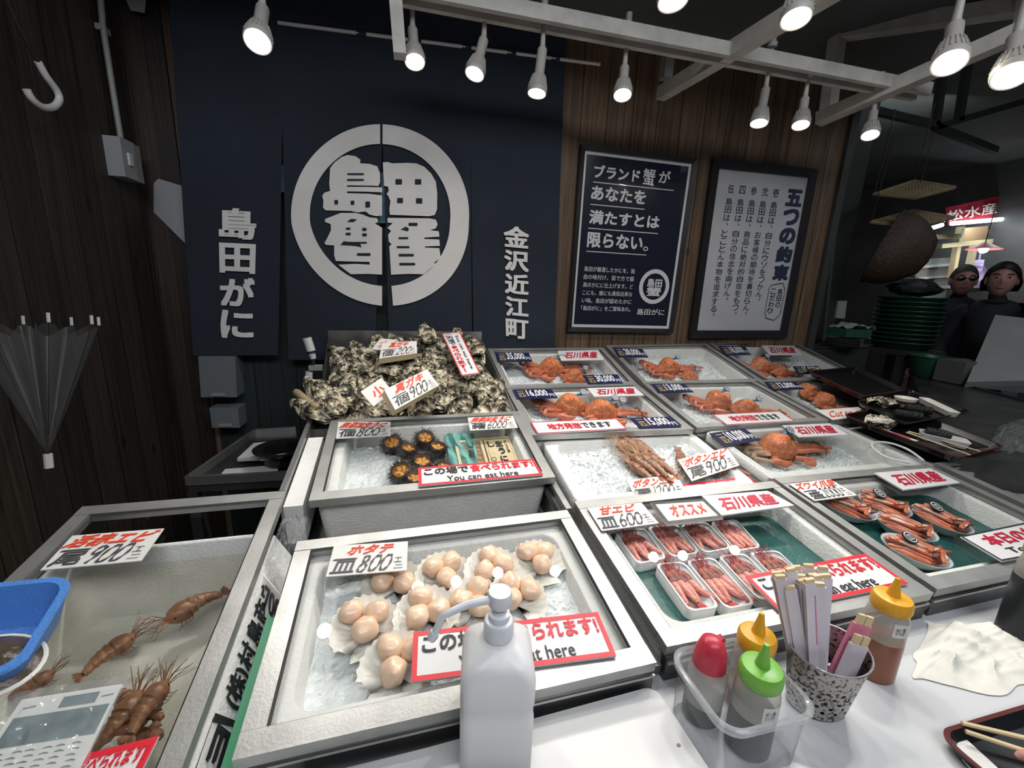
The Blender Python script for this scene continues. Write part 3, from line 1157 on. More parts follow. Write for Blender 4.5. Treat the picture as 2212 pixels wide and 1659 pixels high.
def ice(label, tr, h=-.05, amp=.006, tilt=0.0, seed=1, m='ice', name='crushed_ice', nx=74, ny=48, spots=()):
    q = tr.inner
    lp = (q[0] + .004, q[1] + .004, q[2] - .004, q[3] - .004)
    rnd = random.Random(seed)

    def fn(u, v):
        x = lp[0] + (lp[2] - lp[0]) * u
        y = lp[1] + (lp[3] - lp[1]) * v
        if 0 < u < 1 and 0 < v < 1:
            x += (rnd.random() - .5) * .006
            y += (rnd.random() - .5) * .006
        hh = h + tilt * (v - .5) + amp * (noise.noise(Vector((x * 22, y * 22, seed))) * 1.1 + (rnd.random() - .5) * 1.1)
        hh += .012 * noise.noise(Vector((x * 6, y * 6, seed + 5)))
        return tr.P(x, y, hh)
    o = MB().grid(fn, nx, ny).build(name, m, smooth=False)
    return tag(o, label, 'ice', kind='stuff')


def sheet(label, tr, h=-.07, m='green_sheet', name='green_liner', ripple=.004, seed=3, ins=0.0, cat='liner'):
    q = tr.inner
    o = MB().grid(lambda u, v: tr.P(q[0] + .006 + ins + (q[2] - q[0] - .012 - 2 * ins) * u, q[1] + .006 + ins + (q[3] - q[1] - .012 - 2 * ins) * v, h + ripple * noise.noise(Vector((u * 5, v * 4, seed)))), 30, 22).build(name, m)
    return tag(o, label, cat)


def quad_px(pts, k, **ov):
    return [D(*p, K(k)) for p in pts]


TR = {}
TR['live'] = Tray([DK(-1.026, 1.508), DK(-.405, 1.503), DK(-.402, .28), DK(-1.026, .28)])
TR['scallop'] = Tray([DK(-.312, 1.211), DK(.620, 1.218), DK(.616, .608), DK(-.318, .606)])
TR['amaebi'] = Tray([DK(.668, 1.263), DK(1.638, 1.258), DK(1.640, .626), DK(.668, .640)])
TR['zuwai'] = Tray([DK(1.664, 1.280), DK(2.641, 1.262), DK(2.645, .628), DK(1.670, .634)])
TR['uni'] = Tray(quad_px([(714.6, 907.5), (1120, 888.5), (1200, 1031), (667, 1082.4)], .985))
TR['r3a'] = Tray(quad_px([(1092, 837), (1375, 828), (1499, 927), (1147.5, 940)], .985))
TR['r3b'] = Tray(quad_px([(1386, 826), (1628, 822), (1790, 908), (1505, 924)], .985))
TR['r3c'] = Tray([D(1634, 822, K(.985)), D(1634, 822, K(.985)) + EX * .575, D(1796, 908, K(.985)) + EX * .575, D(1796, 908, K(.985))])
f4 = lambda u, v: D(u, v, K(.9))
for nm, a, b, x0, x1 in (('r4a', (1053, 753), (1303, 751), .694, 1.655), ('r4b', (1308, 746), (1525, 742), 1.715, 2.765), ('r4c', (1530, 740), (1717, 739), 2.815, 3.86)):
    TR[nm] = Tray([f4(*a), f4(*b), DK(x1, 2.462, K(.995)), DK(x0, 2.462, K(.995))])
TR['botan'] = Tray([D(1165, 948, K(1.03)), D(1495, 931, K(1.03)), DK(1.60, 1.275, K(1.03)), DK(.69, 1.275, K(1.03))])
TR['r2c'] = Tray([D(1519, 928, K(1.0)), D(1800, 909, K(1.0)), D(2010, 1003, K(1.0)), D(1668, 1033, K(1.0))])
TR['r2d'] = Tray([D(1815, 908, K(1.0)), D(1815, 908, K(1.0)) + EX * .52, D(2030, 1003, K(1.0)) + EX * .52, D(2030, 1003, K(1.0))])
TR['col4'] = Tray([DK(2.700, 1.265), DK(3.55, 1.265), DK(3.55, .62), DK(2.705, .62)])

# steel counter body under the deck
cnt = thing('display_counter', 'long steel fish counter with a sloping deck holding all the boxes', 'counter', (0.9, 1.1, 0))


def dk_prism(x0, x1, y0, y1, h, m, name, bottom=0.0):
    top = [DK(x0, y1, h), DK(x1, y1, h), DK(x1, y0, h), DK(x0, y0, h)]
    bot = [Vector((p.x, p.y, bottom)) for p in top]
    return MB().prism(bot, top).build(name, m, cnt, smooth=False)


dk_prism(-.40, 2.66, .63, 2.44, -.16, 'steel_dark', 'deck')
dk_prism(.68, 3.9, 2.44, 3.02, -.10, 'steel_dark', 'rear_deck')
dk_prism(-1.02, -.41, .27, 1.49, -.25, 'steel_dark', 'wing_deck')
# front face, with its lip, below the near bars
for x0, x1, y, nm in ((-.318, .618, .612, 'front_panel'), (.668, 1.642, .632, 'front_panel'), (1.668, 3.55, .634, 'front_panel')):
    q = [DK(x0, y, -.019), DK(x1, y, -.019), DK(x1, y + .02, -.019), DK(x0, y + .02, -.019)]
    b = [Vector((p.x, p.y, .80)) for p in q]
    MB().prism(b, q).build(nm, 'steel_dark', cnt, smooth=False)
    MB().bar(DK(x0, y - .004, -.026), DK(x1, y - .004, -.026), .006, .004).build('front_lip', 'steel', cnt, smooth=False)
# gutters between the columns
for x in (.642, 1.654):
    MB().prism([DK(x - .024, .63, -.05), DK(x + .014, .63, -.05), DK(x + .014, 2.44, -.05), DK(x - .024, 2.44, -.05)], [DK(x - .024, .63, -.03), DK(x + .014, .63, -.03), DK(x + .014, 2.44, -.03), DK(x - .024, 2.44, -.03)]).build('gutter', 'steel_dark', cnt, smooth=False)
# steel rails either side of the columns rise with the rows
MB().prism([DK(.632, 1.25, -.12), DK(.655, 1.25, -.12), DK(.655, 3.05, -.12), DK(.632, 3.05, -.12)], [DK(.632, 1.25, -.012), DK(.655, 1.25, -.012), DK(.655, 2.45, .0), DK(.632, 2.45, .0)]).build('divider_rail', 'steel', cnt, smooth=False)
# left side sheet of the counter
q = [DK(-.425, 1.50, .004), DK(-.405, 1.50, .004), DK(-.405, 2.62, .0), DK(-.425, 2.62, .0)]
MB().prism([Vector((p.x, p.y, .3)) for p in q], q).build('side_sheet', 'steel', cnt, smooth=False)

# lids and boxes -----------------------------------------------------
lid('aluminium framed glass lid over the live prawn tank', TR['live'])
lid('aluminium framed glass lid over the scallop shells', TR['scallop'], (.028, .026, .030, .026))
lid('aluminium framed glass lid over eight trays of pink shrimp', TR['amaebi'])
lid('aluminium framed glass lid over the bowls of crab legs', TR['zuwai'])
lid('aluminium framed glass lid over the sea urchins', TR['uni'], (.024, .026, .030, .022))
lid('framed glass lid over crabs, second row from the back, left box', TR['r3a'], (.026, .026, .026, .020))
lid('framed glass lid over crabs, second row from the back, middle box', TR['r3b'], (.026, .028, .026, .020))
lid('framed glass lid over crabs, second row from the back, right box', TR['r3c'], (.024, .026, .026, .020))
lid('framed glass lid over crabs, back row, left box', TR['r4a'], (.022, .024, .022, .020))
lid('framed glass lid over crabs, back row, middle box', TR['r4b'], (.024, .026, .022, .020))
lid('framed glass lid over crabs, back row, right box', TR['r4c'], (.022, .024, .022, .020))
lid('glass lid with nothing on it at the right edge', TR['col4'], (.03, .026, .03, .022))
t = TR['r2c']
tag(MB().slab([t.P(.004, .004, .0), t.P(t.w - .004, .004, 0), t.P(t.w - .004, t.d - .004, 0), t.P(.004, t.d - .004, 0)][::-1], t.n, .003).build('cover_plate', 'pane', smooth=False), 'loose clear cover plate over the single crab with bundled legs', 'cover')

foam('white foam box holding the live prawns in water', TR['live'], (.016, .006, .02, .105), (.02, .02, .03, .012), -.024, .17, .15)
foam('white foam box of scallops on ice', TR['scallop'], (.012, .012, .012, .012), (.036, .038, .040, .032), -.020, .12, .06)
foam('white foam box lined in green under the pink shrimp trays', TR['amaebi'], (.012, .012, .012, .012), (.036, .036, .04, .034), -.020, .12, .07)
foam('white foam box lined in green under the crab leg bowls', TR['zuwai'], (.012, .012, .012, .012), (.034, .036, .04, .034), -.020, .12, .08)
foam('white foam box of sea urchins on ice', TR['uni'], (.012, .014, .016, .012), (.038, .034, .03, .028), -.020, .115, .07)
foam('white foam crab box, second row from the back, left box', TR['r3a'], (.012, .012, .012, .012), (.03, .03, .03, .03), -.018, .12, .09)
foam('white foam crab box, second row from the back, middle box', TR['r3b'], (.012, .012, .012, .012), (.028, .028, .03, .03), -.018, .12, .09)
foam('white foam crab box, second row from the back, right box', TR['r3c'], (.012, .012, .012, .012), (.028, .028, .03, .03), -.018, .12, .09)
foam('white foam crab box, back row, left box', TR['r4a'], (.016, .012, .012, .012), (.026, .026, .02, .028), -.018, .12, .09)
foam('white foam crab box, back row, middle box', TR['r4b'], (.012, .012, .012, .012), (.026, .026, .02, .028), -.018, .12, .09)
foam('white foam crab box, back row, right box', TR['r4c'], (.012, .012, .012, .012), (.026, .026, .02, .028), -.018, .12, .09)
foam('lidless white foam box of ice with the spotted prawns', TR['botan'], (.004, .004, .004, .004), (.034, .034, .03, .03), 0.0, .13, .07, .035, .03)
foam('white foam crab box, third row from the back, box under a loose plate', TR['r2c'], (.004, .004, .004, .004), (.026, .026, .03, .028), -.004, .12, .09)
foam('grey foam box under the glass at the right edge', TR['col4'], (.012, .012, .012, .012), (.03, .03, .03, .03), -.020, .12, .08, m='foam_box')
foam('foam box beneath the tray of oysters and rolls', TR['r2d'], (.004, .004, .004, .004), (.026, .026, .03, .028), -.02, .12, .08, m='foam_box')

ice('crushed ice under the scallops', TR['scallop'], -.052, .003, 0, 2)
ice('crushed ice under the sea urchins', TR['uni'], -.062, .006, -.008, 3)
BOXW = {'r4a': 'back row, left box', 'r4b': 'back row, middle box', 'r4c': 'back row, right box', 'r3a': 'second row from the back, left box', 'r3b': 'second row from the back, middle box', 'r3c': 'second row from the back, right box', 'r2c': 'third row from the back, box under a loose plate'}
for k, nm in enumerate(BOXW):
    ice('crushed ice under the crabs, ' + BOXW[nm], TR[nm], -.070, .009, 0, 10 + k)
ice('heap of crushed ice around the spotted prawns', TR['botan'], -.026, .010, 0, 30)
ice('dull slush in the glazed box at the right edge', TR['col4'], -.06, .004, 0, 33, m='foam_box', name='ice_slush')
sheet('rippled green liner under the shrimp trays', TR['amaebi'], -.060)
sheet('rippled green liner under the crab leg bowls', TR['zuwai'], -.066, ripple=.008)
t = TR['live']
q = t.inner
tag(MB().add([t.P(x, y, -.060) for x, y in rr_loop(q[0] + .003, q[1] + .003, q[2] - .003, q[3] - .003, .03)], [tuple(range(28))]).build('tank_water', 'water', smooth=False), 'still water in the live prawn tank', 'water', kind='stuff')

tag(MB().slab([DK(-.400, 1.96, -.012), DK(-.335, 1.96, -.012), DK(-.335, 1.43, -.012), DK(-.400, 1.43, -.012)], EN, .10).build('foam_block', 'foam', smooth=False), 'white foam block filling the gap left of the sea urchin lid', 'block')
# green crate, price card and bag of ice squeezed in the gap left of the scallops
c = [DK(-.362, 1.02, -.050), DK(-.322, 1.02, -.050), DK(-.322, .56, -.050), DK(-.362, .56, -.050)]
tag(MB().slab(c, EN, .06).build('green_crate', mat('green_crate', (.05, .30, .15), .4), smooth=False), 'green foam block wedged in the gap beside the scallop box', 'block')
bg = MB().grid(lambda u, v: DK(-.395 + .085 * u, 1.16 + .22 * v, -.02 + .03 * math.sin(math.pi * u) * math.sin(math.pi * v) + .012 * noise.noise(Vector((u * 9, v * 9, 2)))), 26, 30)
tag(bg.build('ice_bag', 'clear_film'), 'crumpled clear bag of ice in the gap behind the scallop box', 'bag')


# ================================================================== seafood
mat('crab_shell', (0.62, 0.19, 0.075), 0.22, 0, 90, 0.32, 0.5, 200)
mat('crab_leg', (0.55, 0.16, 0.085), 0.34, 0, 30, 0.35, 0.15, 90)
mat('crab_dark', (0.22, 0.07, 0.045), 0.4, 0, 40, 0.5)
mat('crab_pale', (0.55, 0.36, 0.25), 0.45, 0, 30, 0.3)
mat('eye_black', (0.01, 0.01, 0.01), 0.2)
mat('tag_navy', (0.02, 0.03, 0.09), 0.4)
mat('tape_blue', (0.06, 0.30, 0.55), 0.45)
mat('band_dark', (0.05, 0.05, 0.02), 0.6)
mat('shrimp_pink', (0.68, 0.27, 0.22), 0.32, 0, 70, 0.35, 0.15, 120, Subsurface_Weight=0.0)
mat('shrimp_head', (0.33, 0.10, 0.08), 0.35, 0, 60, 0.6, 0.2, 120)
mat('shrimp_red', (0.42, 0.03, 0.03), 0.4)
mat('prawn_tan', (0.29, 0.145, 0.085), 0.3, 0, 50, 0.5, 0.2, 120)
mat('prawn_dark', (0.24, 0.11, 0.065), 0.35, 0, 40, 0.5)
mat('whisker', (0.50, 0.30, 0.18), 0.5)
mat('shell_white', (0.78, 0.76, 0.70), 0.35, 0, 20, 0.08)
mat('scallop_flesh', (0.86, 0.61, 0.44), 0.22, 0, 35, 0.08, 0.12, 60, Subsurface_Weight=0.25, Subsurface_Radius=(.02, .01, .006))
mat('urchin_black', (0.022, 0.016, 0.016), 0.4)
mat('urchin_rim', (0.20, 0.13, 0.09), 0.5, 0, 60, 0.4)
mat('roe', (0.62, 0.28, 0.05), 0.4, 0, 60, 0.3, 0.4, 110)
mat('pale_wood', (0.62, 0.50, 0.30), 0.6, 0, 10, 0.1)
mat('teal_rag', (0.16, 0.42, 0.38), 0.6, 0, 12, 0.2)
mat('clear_bowl', (0.62, 0.65, 0.67), 0.3)
mat('crab_flesh', (0.75, 0.62, 0.52), 0.4)


def oyster_mat():
    m = mat('oyster_shell', (0.3, 0.26, 0.2), 0.6, 0, 0, 0, 0.8, 70)
    nt = m.node_tree
    N, L = nt.nodes.new, nt.links.new
    b = nt.nodes['Principled BSDF']
    tc = N('ShaderNodeTexCoord')
    oi = N('ShaderNodeObjectInfo')
    ad = N('ShaderNodeVectorMath')
    L(tc.outputs['Object'], ad.inputs[0])
    cb_ = N('ShaderNodeCombineXYZ')
    L(oi.outputs['Random'], cb_.inputs[2])
    L(cb_.outputs[0], ad.inputs[1])
    # growth rings round the hinge, wobbled, over a blotchy ground
    n = N('ShaderNodeTexNoise')
    n.inputs['Scale'].default_value = 30
    n.inputs['Detail'].default_value = 6
    L(ad.outputs[0], n.inputs['Vector'])
    sb_ = N('ShaderNodeVectorMath')
    sb_.operation = 'DISTANCE'
    sb_.inputs[1].default_value = (0, -.056, 0)
    L(tc.outputs['Object'], sb_.inputs[0])
    m1 = N('ShaderNodeMath')
    m1.operation = 'MULTIPLY_ADD'
    m1.inputs[1].default_value = 300
    m2 = N('ShaderNodeMath')
    m2.operation = 'MULTIPLY'
    m2.inputs[1].default_value = 26
    L(n.outputs['Fac'], m2.inputs[0])
    L(sb_.outputs['Value'], m1.inputs[0])
    L(m2.outputs[0], m1.inputs[2])
    sn = N('ShaderNodeMath')
    sn.operation = 'SINE'
    L(m1.outputs[0], sn.inputs[0])
    m3 = N('ShaderNodeMath')
    m3.operation = 'MULTIPLY_ADD'
    m3.inputs[1].default_value = .075
    L(sn.outputs[0], m3.inputs[0])
    L(n.outputs['Fac'], m3.inputs[2])
    r = N('ShaderNodeValToRGB')
    e = r.color_ramp.elements
    e[0].position, e[0].color = 0.38, (0.016, 0.017, 0.014, 1)
    e[1].position, e[1].color = 0.64, (0.74, 0.67, 0.52, 1)
    k = e.new(0.455)
    k.color = (0.13, 0.105, 0.07, 1)
    k = e.new(0.53)
    k.color = (0.34, 0.29, 0.19, 1)
    L(m3.outputs[0], r.inputs[0])
    L(r.outputs[0], b.inputs['Base Color'])


oyster_mat()


def round_tag(parent, p, n, r=.0125, m='tag_navy', x=EX, name='round_tag'):
    """small round label with a white ringed mark, on a white tie"""
    x = (x - n * x.dot(n)).normalized()
    y = n.cross(x)
    d = MB().lathe([(0, .0015), (r, .0015), (r, -.0015), (0, -.0015)], p, n, 20, cap=False).build(name, m, parent)
    mk = MB()
    mk.grid(lambda u, v: p + n * .0019 + (x * math.cos(2 * math.pi * u) + y * math.sin(2 * math.pi * u)) * r * (.72 + .14 * v), 20, 1)
    for a, b, c, e in ((-.42, -.42, .42, -.3), (-.42, .3, .42, .42), (-.42, -.3, -.3, .3), (.3, -.3, .42, .3), (-.06, -.3, .06, .3)):
        mk.add([p + n * .0019 + (x * q[0] + y * q[1]) * r for q in ((a, b), (c, b), (c, e), (a, e))], [(0, 1, 2, 3)])
    mk.build('mark', 'white_plastic', d, smooth=False, merge=False)
    return d


XA, YA, ZA = Vector((1, 0, 0)), Vector((0, 1, 0)), Vector((0, 0, 1))


def make_crab(seed, left=True, right=True, tags=1, tilt=.5, pale=False, band=True):
    rnd = random.Random(seed)
    t = thing('snow_crab', 'x', 'crab')
    rx = Matrix.Rotation(tilt, 3, 'X')
    up = Vector((0, 0, .030))

    def dome(u, v):
        a = 2 * math.pi * u
        r = v
        k = 1 + .09 * math.cos(2 * a)
        x, y = .054 * r * k * math.cos(a), .050 * r * k * math.sin(a)
        x *= 1 - .46 * max(0, math.sin(a)) * r
        y *= 1.12 if y > 0 else .92
        z = .040 * (1 - r ** 1.9)
        b = noise.noise(Vector((x * 60, y * 60, seed))) * .0095 + abs(noise.noise(Vector((x * 150, y * 150, seed)))) ** .7 * .0065
        b *= min(1, (1.02 - r) * 5)
        return rx @ Vector((x, y - .004, z + b)) + up
    MB().grid(dome, 40, 14, True).build('carapace', 'crab_shell', t)

    def under(u, v):
        a = 2 * math.pi * u
        r = 1 - v
        k = 1 + .06 * math.cos(2 * a) - .10 * math.sin(a) * (1 if math.sin(a) < 0 else .2)
        return rx @ Vector((.046 * r * k * math.cos(a), .050 * r * k * math.sin(a) - .004, -.022 * (1 - r ** 2))) + up
    MB().grid(under, 24, 6, True).build('underside', 'crab_pale', t)
    f = rx @ Vector((0, -.052, 0)) + up
    mb = MB()
    for sx in (-1, 1):
        mb.blob(f + Vector((sx * .011, -.001, -.004)), .006, .006, .010, seg=8, rings=6)
    mb.build('mouthparts', 'crab_dark', t)
    for sx in (-1, 1):
        MB().blob(f + rx @ Vector((sx * .017, .002, .004)), .0035, .0035, .0035, seg=8, rings=6).build('eye', 'eye_black', t)
    lm = 'crab_pale' if pale else 'crab_leg'
    for i in range(4):
        j = lambda s=.006: Vector(((rnd.random() - .5) * s, (rnd.random() - .5) * s, (rnd.random() - .5) * s))
        if left:
            a = Vector((-.040, .026 - .017 * i, .022))
            b = Vector((-.112 + .006 * i, .048 - .026 * i, .040 - .004 * i)) + j()
            c = Vector((-.122 + .006 * i, .034 - .026 * i, .030 - .004 * i)) + j(.003)
            d = Vector((-.052, .008 - .024 * i, .020)) + j(.008)
            MB().tube([a, a.lerp(b, .3), a.lerp(b, .9), b], [.006, .0095, .0085, .0065], 8, flat=.75).tube([b, b.lerp(c, .5), c], [.0068, .0075, .0065], 8, flat=.8).tube([c, c.lerp(d, .3), c.lerp(d, .8), d], [.0062, .0078, .006, .0035], 8, flat=.75).build('leg', lm, t)
        if right:
            a = Vector((.040, .024 - .014 * i, .022))
            b = Vector((.105, .022 - .013 * i, .024 + .005 * (i % 2))) + j(.004)
            c = Vector((.190 - .012 * i, .010 - .010 * i, .018 + .004 * (i % 2))) + j(.006)
            MB().tube([a, a.lerp(b, .3), a.lerp(b, .92), b], [.0055, .0088, .008, .006], 8, flat=.75).tube([b, b.lerp(c, .25), b.lerp(c, .8), c], [.006, .0075, .0062, .0045], 8, flat=.75).build('leg', 'crab_leg', t)
    for sx in (-1, 1):
        a = Vector((sx * .028, -.040, .016))
        b = Vector((sx * .060, -.060, .020))
        c = Vector((sx * .040 + .01, -.078, .020))
        d = Vector((sx * .018 + .012, -.074, .020))
        MB().tube([a, a.lerp(b, .5), b], [.006, .008, .007], 8).tube([b, b.lerp(c, .4), c, c.lerp(d, .5), d], [.006, .0105, .0095, .006, .002], 8).tube([c + Vector((0, .008, 0)), c.lerp(d, .6) + Vector((0, .010, 0)), d + Vector((0, .006, 0))], [.005, .0035, .001], 6).build('claw', 'crab_leg', t)
    if right and band:
        MB().tube([Vector((.135, .030, .020)), Vector((.136, .022, .034)), Vector((.137, -.024, .034)), Vector((.137, -.030, .018))], .0016, 6).build('rubber_band', 'band_dark', t)
    for k in range(tags):
        p = Vector((.055 + .02 * k, .030 - .02 * k, .066))
        n = Vector((0, -.55, .85)).normalized()
        round_tag(t, p, n, x=XA)
        MB().tube([p, p + Vector((.006, -.010, -.012)), Vector((.070, .004, .034))], .0013, 5).build('tie', 'white_plastic', t)
        if k == 0:
            MB().box(p + Vector((-.012, .0, -.009)), .022, .009, .006, (spin(XA, ZA, .4), spin(YA, ZA, .4), ZA)).build('tape', 'tape_blue', t, smooth=False)
    return t


def put(root, tr, px, py, h, yaw=0.0, s=1.0, label='', group=None, at=None):
    p = at if at is not None else tr.at(px, py, h)
    x = spin((tr.q[2] - tr.q[3]).normalized(), tr.n, yaw)
    m = frame3(p, x, tr.n, s)
    root.matrix_world = m
    LOCS[root.name] = m.copy()
    root['label'] = label
    if group:
        root['group'] = group
    return root


CR = [
    ('r4a', 1188, 808, -.070, .0, 1.12, dict(seed=1, tags=1, tilt=.75), 'whole orange crab behind the 30,000 plate beside the oyster bin'),
    ('r4a', 1238, 826, -.072, -.15, .95, dict(seed=2, left=False, tags=1, tilt=.5), 'smaller orange crab half hidden beside the 30,000 plate'),
    ('r4b', 1440, 806, -.070, .0, 1.12, dict(seed=3, tags=1, tilt=.75), 'whole orange crab under the 28,000 plate'),
    ('r4b', 1486, 822, -.074, -.1, .8, dict(seed=4, left=False, right=False, tags=1, tilt=.4), 'small bright orange crab in front of the crab priced 28,000'),
    ('r4c', 1636, 802, -.070, .0, 1.12, dict(seed=5, tags=1, tilt=.75), 'whole orange crab under the 18,000 plate in the far right box'),
    ('r4c', 1680, 812, -.074, -.1, .85, dict(seed=6, left=False, tags=1, tilt=.5), 'second crab in the far right box, beside the round tag'),
    ('r3a', 1229, 893, -.072, .0, 1.12, dict(seed=7, tags=1, tilt=.75), 'crab with folded legs under the 16,000 plate'),
    ('r3a', 1296, 904, -.070, -.08, 1.10, dict(seed=8, left=False, tags=2, tilt=.65), 'bright orange crab with two round tags by the 15,000 plate'),
    ('r3b', 1546, 882, -.070, .0, 1.12, dict(seed=9, tags=1, tilt=.6, right=False), 'crab under the 13,000 plate with a round navy tag'),
    ('r3b', 1606, 898, -.070, -.35, 1.05, dict(seed=10, left=False, tags=1, tilt=.4), 'darker crab behind the long red and white card, 13,000 box'),
    ('r3c', 1740, 858, -.070, .1, .95, dict(seed=11, left=False, right=False, tags=0, tilt=.8), 'crab body at the back of the 12,000 box'),
    ('r3c', 1776, 878, -.070, -.1, .95, dict(seed=12, left=False, right=False, tags=0, tilt=.8), 'crab body at the front of the 12,000 box above the red hand-written card'),
    ('r2c', 1672, 984, -.068, -.10, 1.18, dict(seed=13, tags=1, tilt=.42, pale=True), 'single orange crab with pale folded legs on ice priced 10,000'),
]
for tn, px, py, h, yaw, s, kw, lab in CR:
    put(make_crab(**kw), TR[tn], px, py, h, yaw, s, lab)


# ------------------------------------------------------------------ oysters
def make_oyster(seed):
    rnd = random.Random(seed)
    L_, W_ = .102 + .018 * rnd.random(), .050 + .016 * rnd.random()
    mb = MB()
    bend = (rnd.random() - .5) * .5

    def top(sign):
        def fn(u, v):
            a = 2 * math.pi * u
            r = v
            wob = 1 + .07 * noise.noise(Vector((math.cos(a) * 2.2, math.sin(a) * 2.2, seed * 3.1))) + .05 * noise.noise(Vector((math.cos(a) * 6, math.sin(a) * 6, seed)))
            y = math.sin(a)
            x = math.cos(a) * (1 - .38 * y)
            lay = .5 + .5 * math.sin(r * 26 + 3 * noise.noise(Vector((x * 2, y * 2, seed))))
            z = sign * (.013 if sign > 0 else .011) * (1 - r ** 2.6)
            z += .0050 * lay * (r > .12) * sign + .005 * noise.noise(Vector((x * r * 5, y * r * 5, seed + 2)))
            z += .006 * r * r * math.sin(a * 5 + seed)
            xx = W_ / 2 * x * r * wob
            yy = L_ / 2 * y * r * wob
            return Vector((xx + bend * yy * yy * 8, yy, z))
        return fn
    mb.grid(top(1), 30, 12, True)
    mb.grid(top(-1), 30, 8, True)
    return mb.build('oyster', 'oyster_shell', origin=(0, 0, 0), ang=28)


OY = []
for s in range(6):
    o = make_oyster(s + 1)
    tag(o, 'rough grey and cream oyster heaped in the steel bin', 'oyster', 'oysters heaped in the steel bin')
    OY.append(Kind(o))
rnd = random.Random(5)


def pile_h(x, y):
    t_ = (y - 2.10) / .92
    return -.035 + .085 * max(0, min(1, t_)) + .024 * math.exp(-((x - .12) / .3) ** 2)


def oys(x, y, h, yaw, tx, ty, s=1.0):
    n = (EN + EX * tx + EY * ty).normalized()
    m = frame3(DK(x, y, h), spin(EX, EN, yaw), n, s)
    OY[rnd.randrange(6)].put(m, 'rough grey and cream oyster heaped in the steel bin', 'oysters heaped in the steel bin')


for j in range(9):
    for i in range(9):
        x = -.345 + .114 * i + (rnd.random() - .5) * .05 + (.05 if j % 2 else 0)
        y = 2.16 + .102 * j + (rnd.random() - .5) * .05
        if x > .60 or (j < 2 and -.02 < x < .02):
            continue
        oys(x, y, pile_h(x, y) + rnd.random() * .026, (rnd.random() - .5) * 2.4, (rnd.random() - .5) * 1.3, -.45 + (rnd.random() - .5) * 1.1, 1.05 + .25 * rnd.random())
for k in range(16):   # a loose second layer
    x, y = -.30 + .85 * rnd.random(), 2.35 + .62 * rnd.random()
    oys(x, y, pile_h(x, y) + .032, (rnd.random() - .5) * 2.6, (rnd.random() - .5) * 1.0, -.45 + (rnd.random() - .5), 1.05)
for x, y, h, yaw in ((-.405, 2.14, .03, 1.2), (-.36, 2.22, .05, .7), (-.30, 2.16, .045, .2), (-.25, 2.24, .05, -.3), (-.41, 2.33, .05, .9), (.22, 2.92, .15, .2), (.45, 2.93, .13, .1), (.54, 2.85, .11, .5)):
    oys(x, y, h, yaw, .1, -.5, 1.12)

bn = thing('oyster_bin', 'open steel bin heaped with oysters against the curtain', 'bin', DK(.12, 2.1, -.1))


def wallq(a, b, ha0, ha1, hb0, hb1, th, name, m='steel'):
    """upright sheet from deck point a to b, bottoms and tops given at both ends"""
    n = (EX if abs(a[0] - b[0]) < .01 else EY) * th
    q = [DK(*a, ha0), DK(*b, hb0), DK(*b, hb1), DK(*a, ha1)]
    return MB().prism(q, [p + n for p in q]).build(name, m, bn, smooth=False)


wallq((-.44, 3.12), (.655, 3.12), -.1, .125, -.1, .125, .003, 'back_wall')
wallq((-.425, 2.62), (-.44, 3.12), -.1, .012, -.1, .10, .004, 'side_wall')
wallq((-.425, 2.10), (-.425, 2.62), -.1, .004, -.1, .010, .004, 'side_wall', 'steel')
wallq((.655, 2.10), (.655, 3.12), -.1, .004, -.1, .085, .003, 'side_wall')
wallq((-.425, 2.105), (.655, 2.105), -.1, -.03, -.1, -.03, .003, 'front_wall')
q = [DK(-.42, 3.1, -.06), DK(.65, 3.1, -.06), DK(.65, 2.1, -.06), DK(-.42, 2.1, -.06)]
MB().slab(q, EN, .003).build('bottom_plate', 'steel_dark', bn, smooth=False)
kn = thing('oyster_knife', 'wooden handled oyster knife stuck in the heap at its left edge', 'knife', D(652, 855, .05))
a, b = D(638, 846, .06), D(688, 884, .035)
MB().tube([a, a.lerp(b, .1), a.lerp(b, .5), b], [.010, .0125, .0115, .011], 12).build('handle', 'bamboo', kn)
MB().tube([b, b + (b - a) * .5], [.006, .003], 8, flat=.3).build('blade', 'steel', kn)
# two pipe joints clipped on the bin's left edge
pj = thing('tap_fitting', 'white and black tap joints clipped to the left edge of the oyster bin', 'tap', D(668, 830, .05))
f = lambda u, v: WY(u, v, 1.74)
MB().tube([f(663, 730), f(672, 758)], .016, 14).build('upper_barrel', 'white_plastic', pj)
MB().tube([f(672, 758), f(673, 762)], .017, 14).build('black_ring', 'black_rubber', pj)
MB().tube([f(673, 762), f(677, 775)], [.013, .010], 14).build('elbow', 'white_plastic', pj)
MB().tube([f(677, 775), f(675, 792)], .008, 10).build('neck', 'black_rubber', pj)
MB().box(f(683, 794), .05, .02, .02).build('bracket', 'switch_grey', pj, smooth=False)
MB().tube([f(668, 803), f(666, 838)], .014, 14).build('lower_barrel', 'white_plastic', pj)
MB().tube([f(666.5, 828), f(666.3, 831)], .0145, 14).build('black_ring', 'black_rubber', pj)

# ------------------------------------------------------------------ scallops
sc = MB()


def fan(up):
    def fn(u, v):
        a = math.radians(-118 + 236 * u)
        r = v
        e = 1 + .022 * math.cos(u * 2 * math.pi * 15) * (r > .4)
        x = .056 * r * e * math.sin(a) * (1.0)
        y = .058 * r * e * math.cos(a)
        rib = .0012 * math.cos(u * 2 * math.pi * 15) * min(1, r * 1.6)
        z = -.010 + .019 * r ** 2.6 + rib
        return Vector((x, y - .012, z - (.0018 if up else 0)))
    return fn


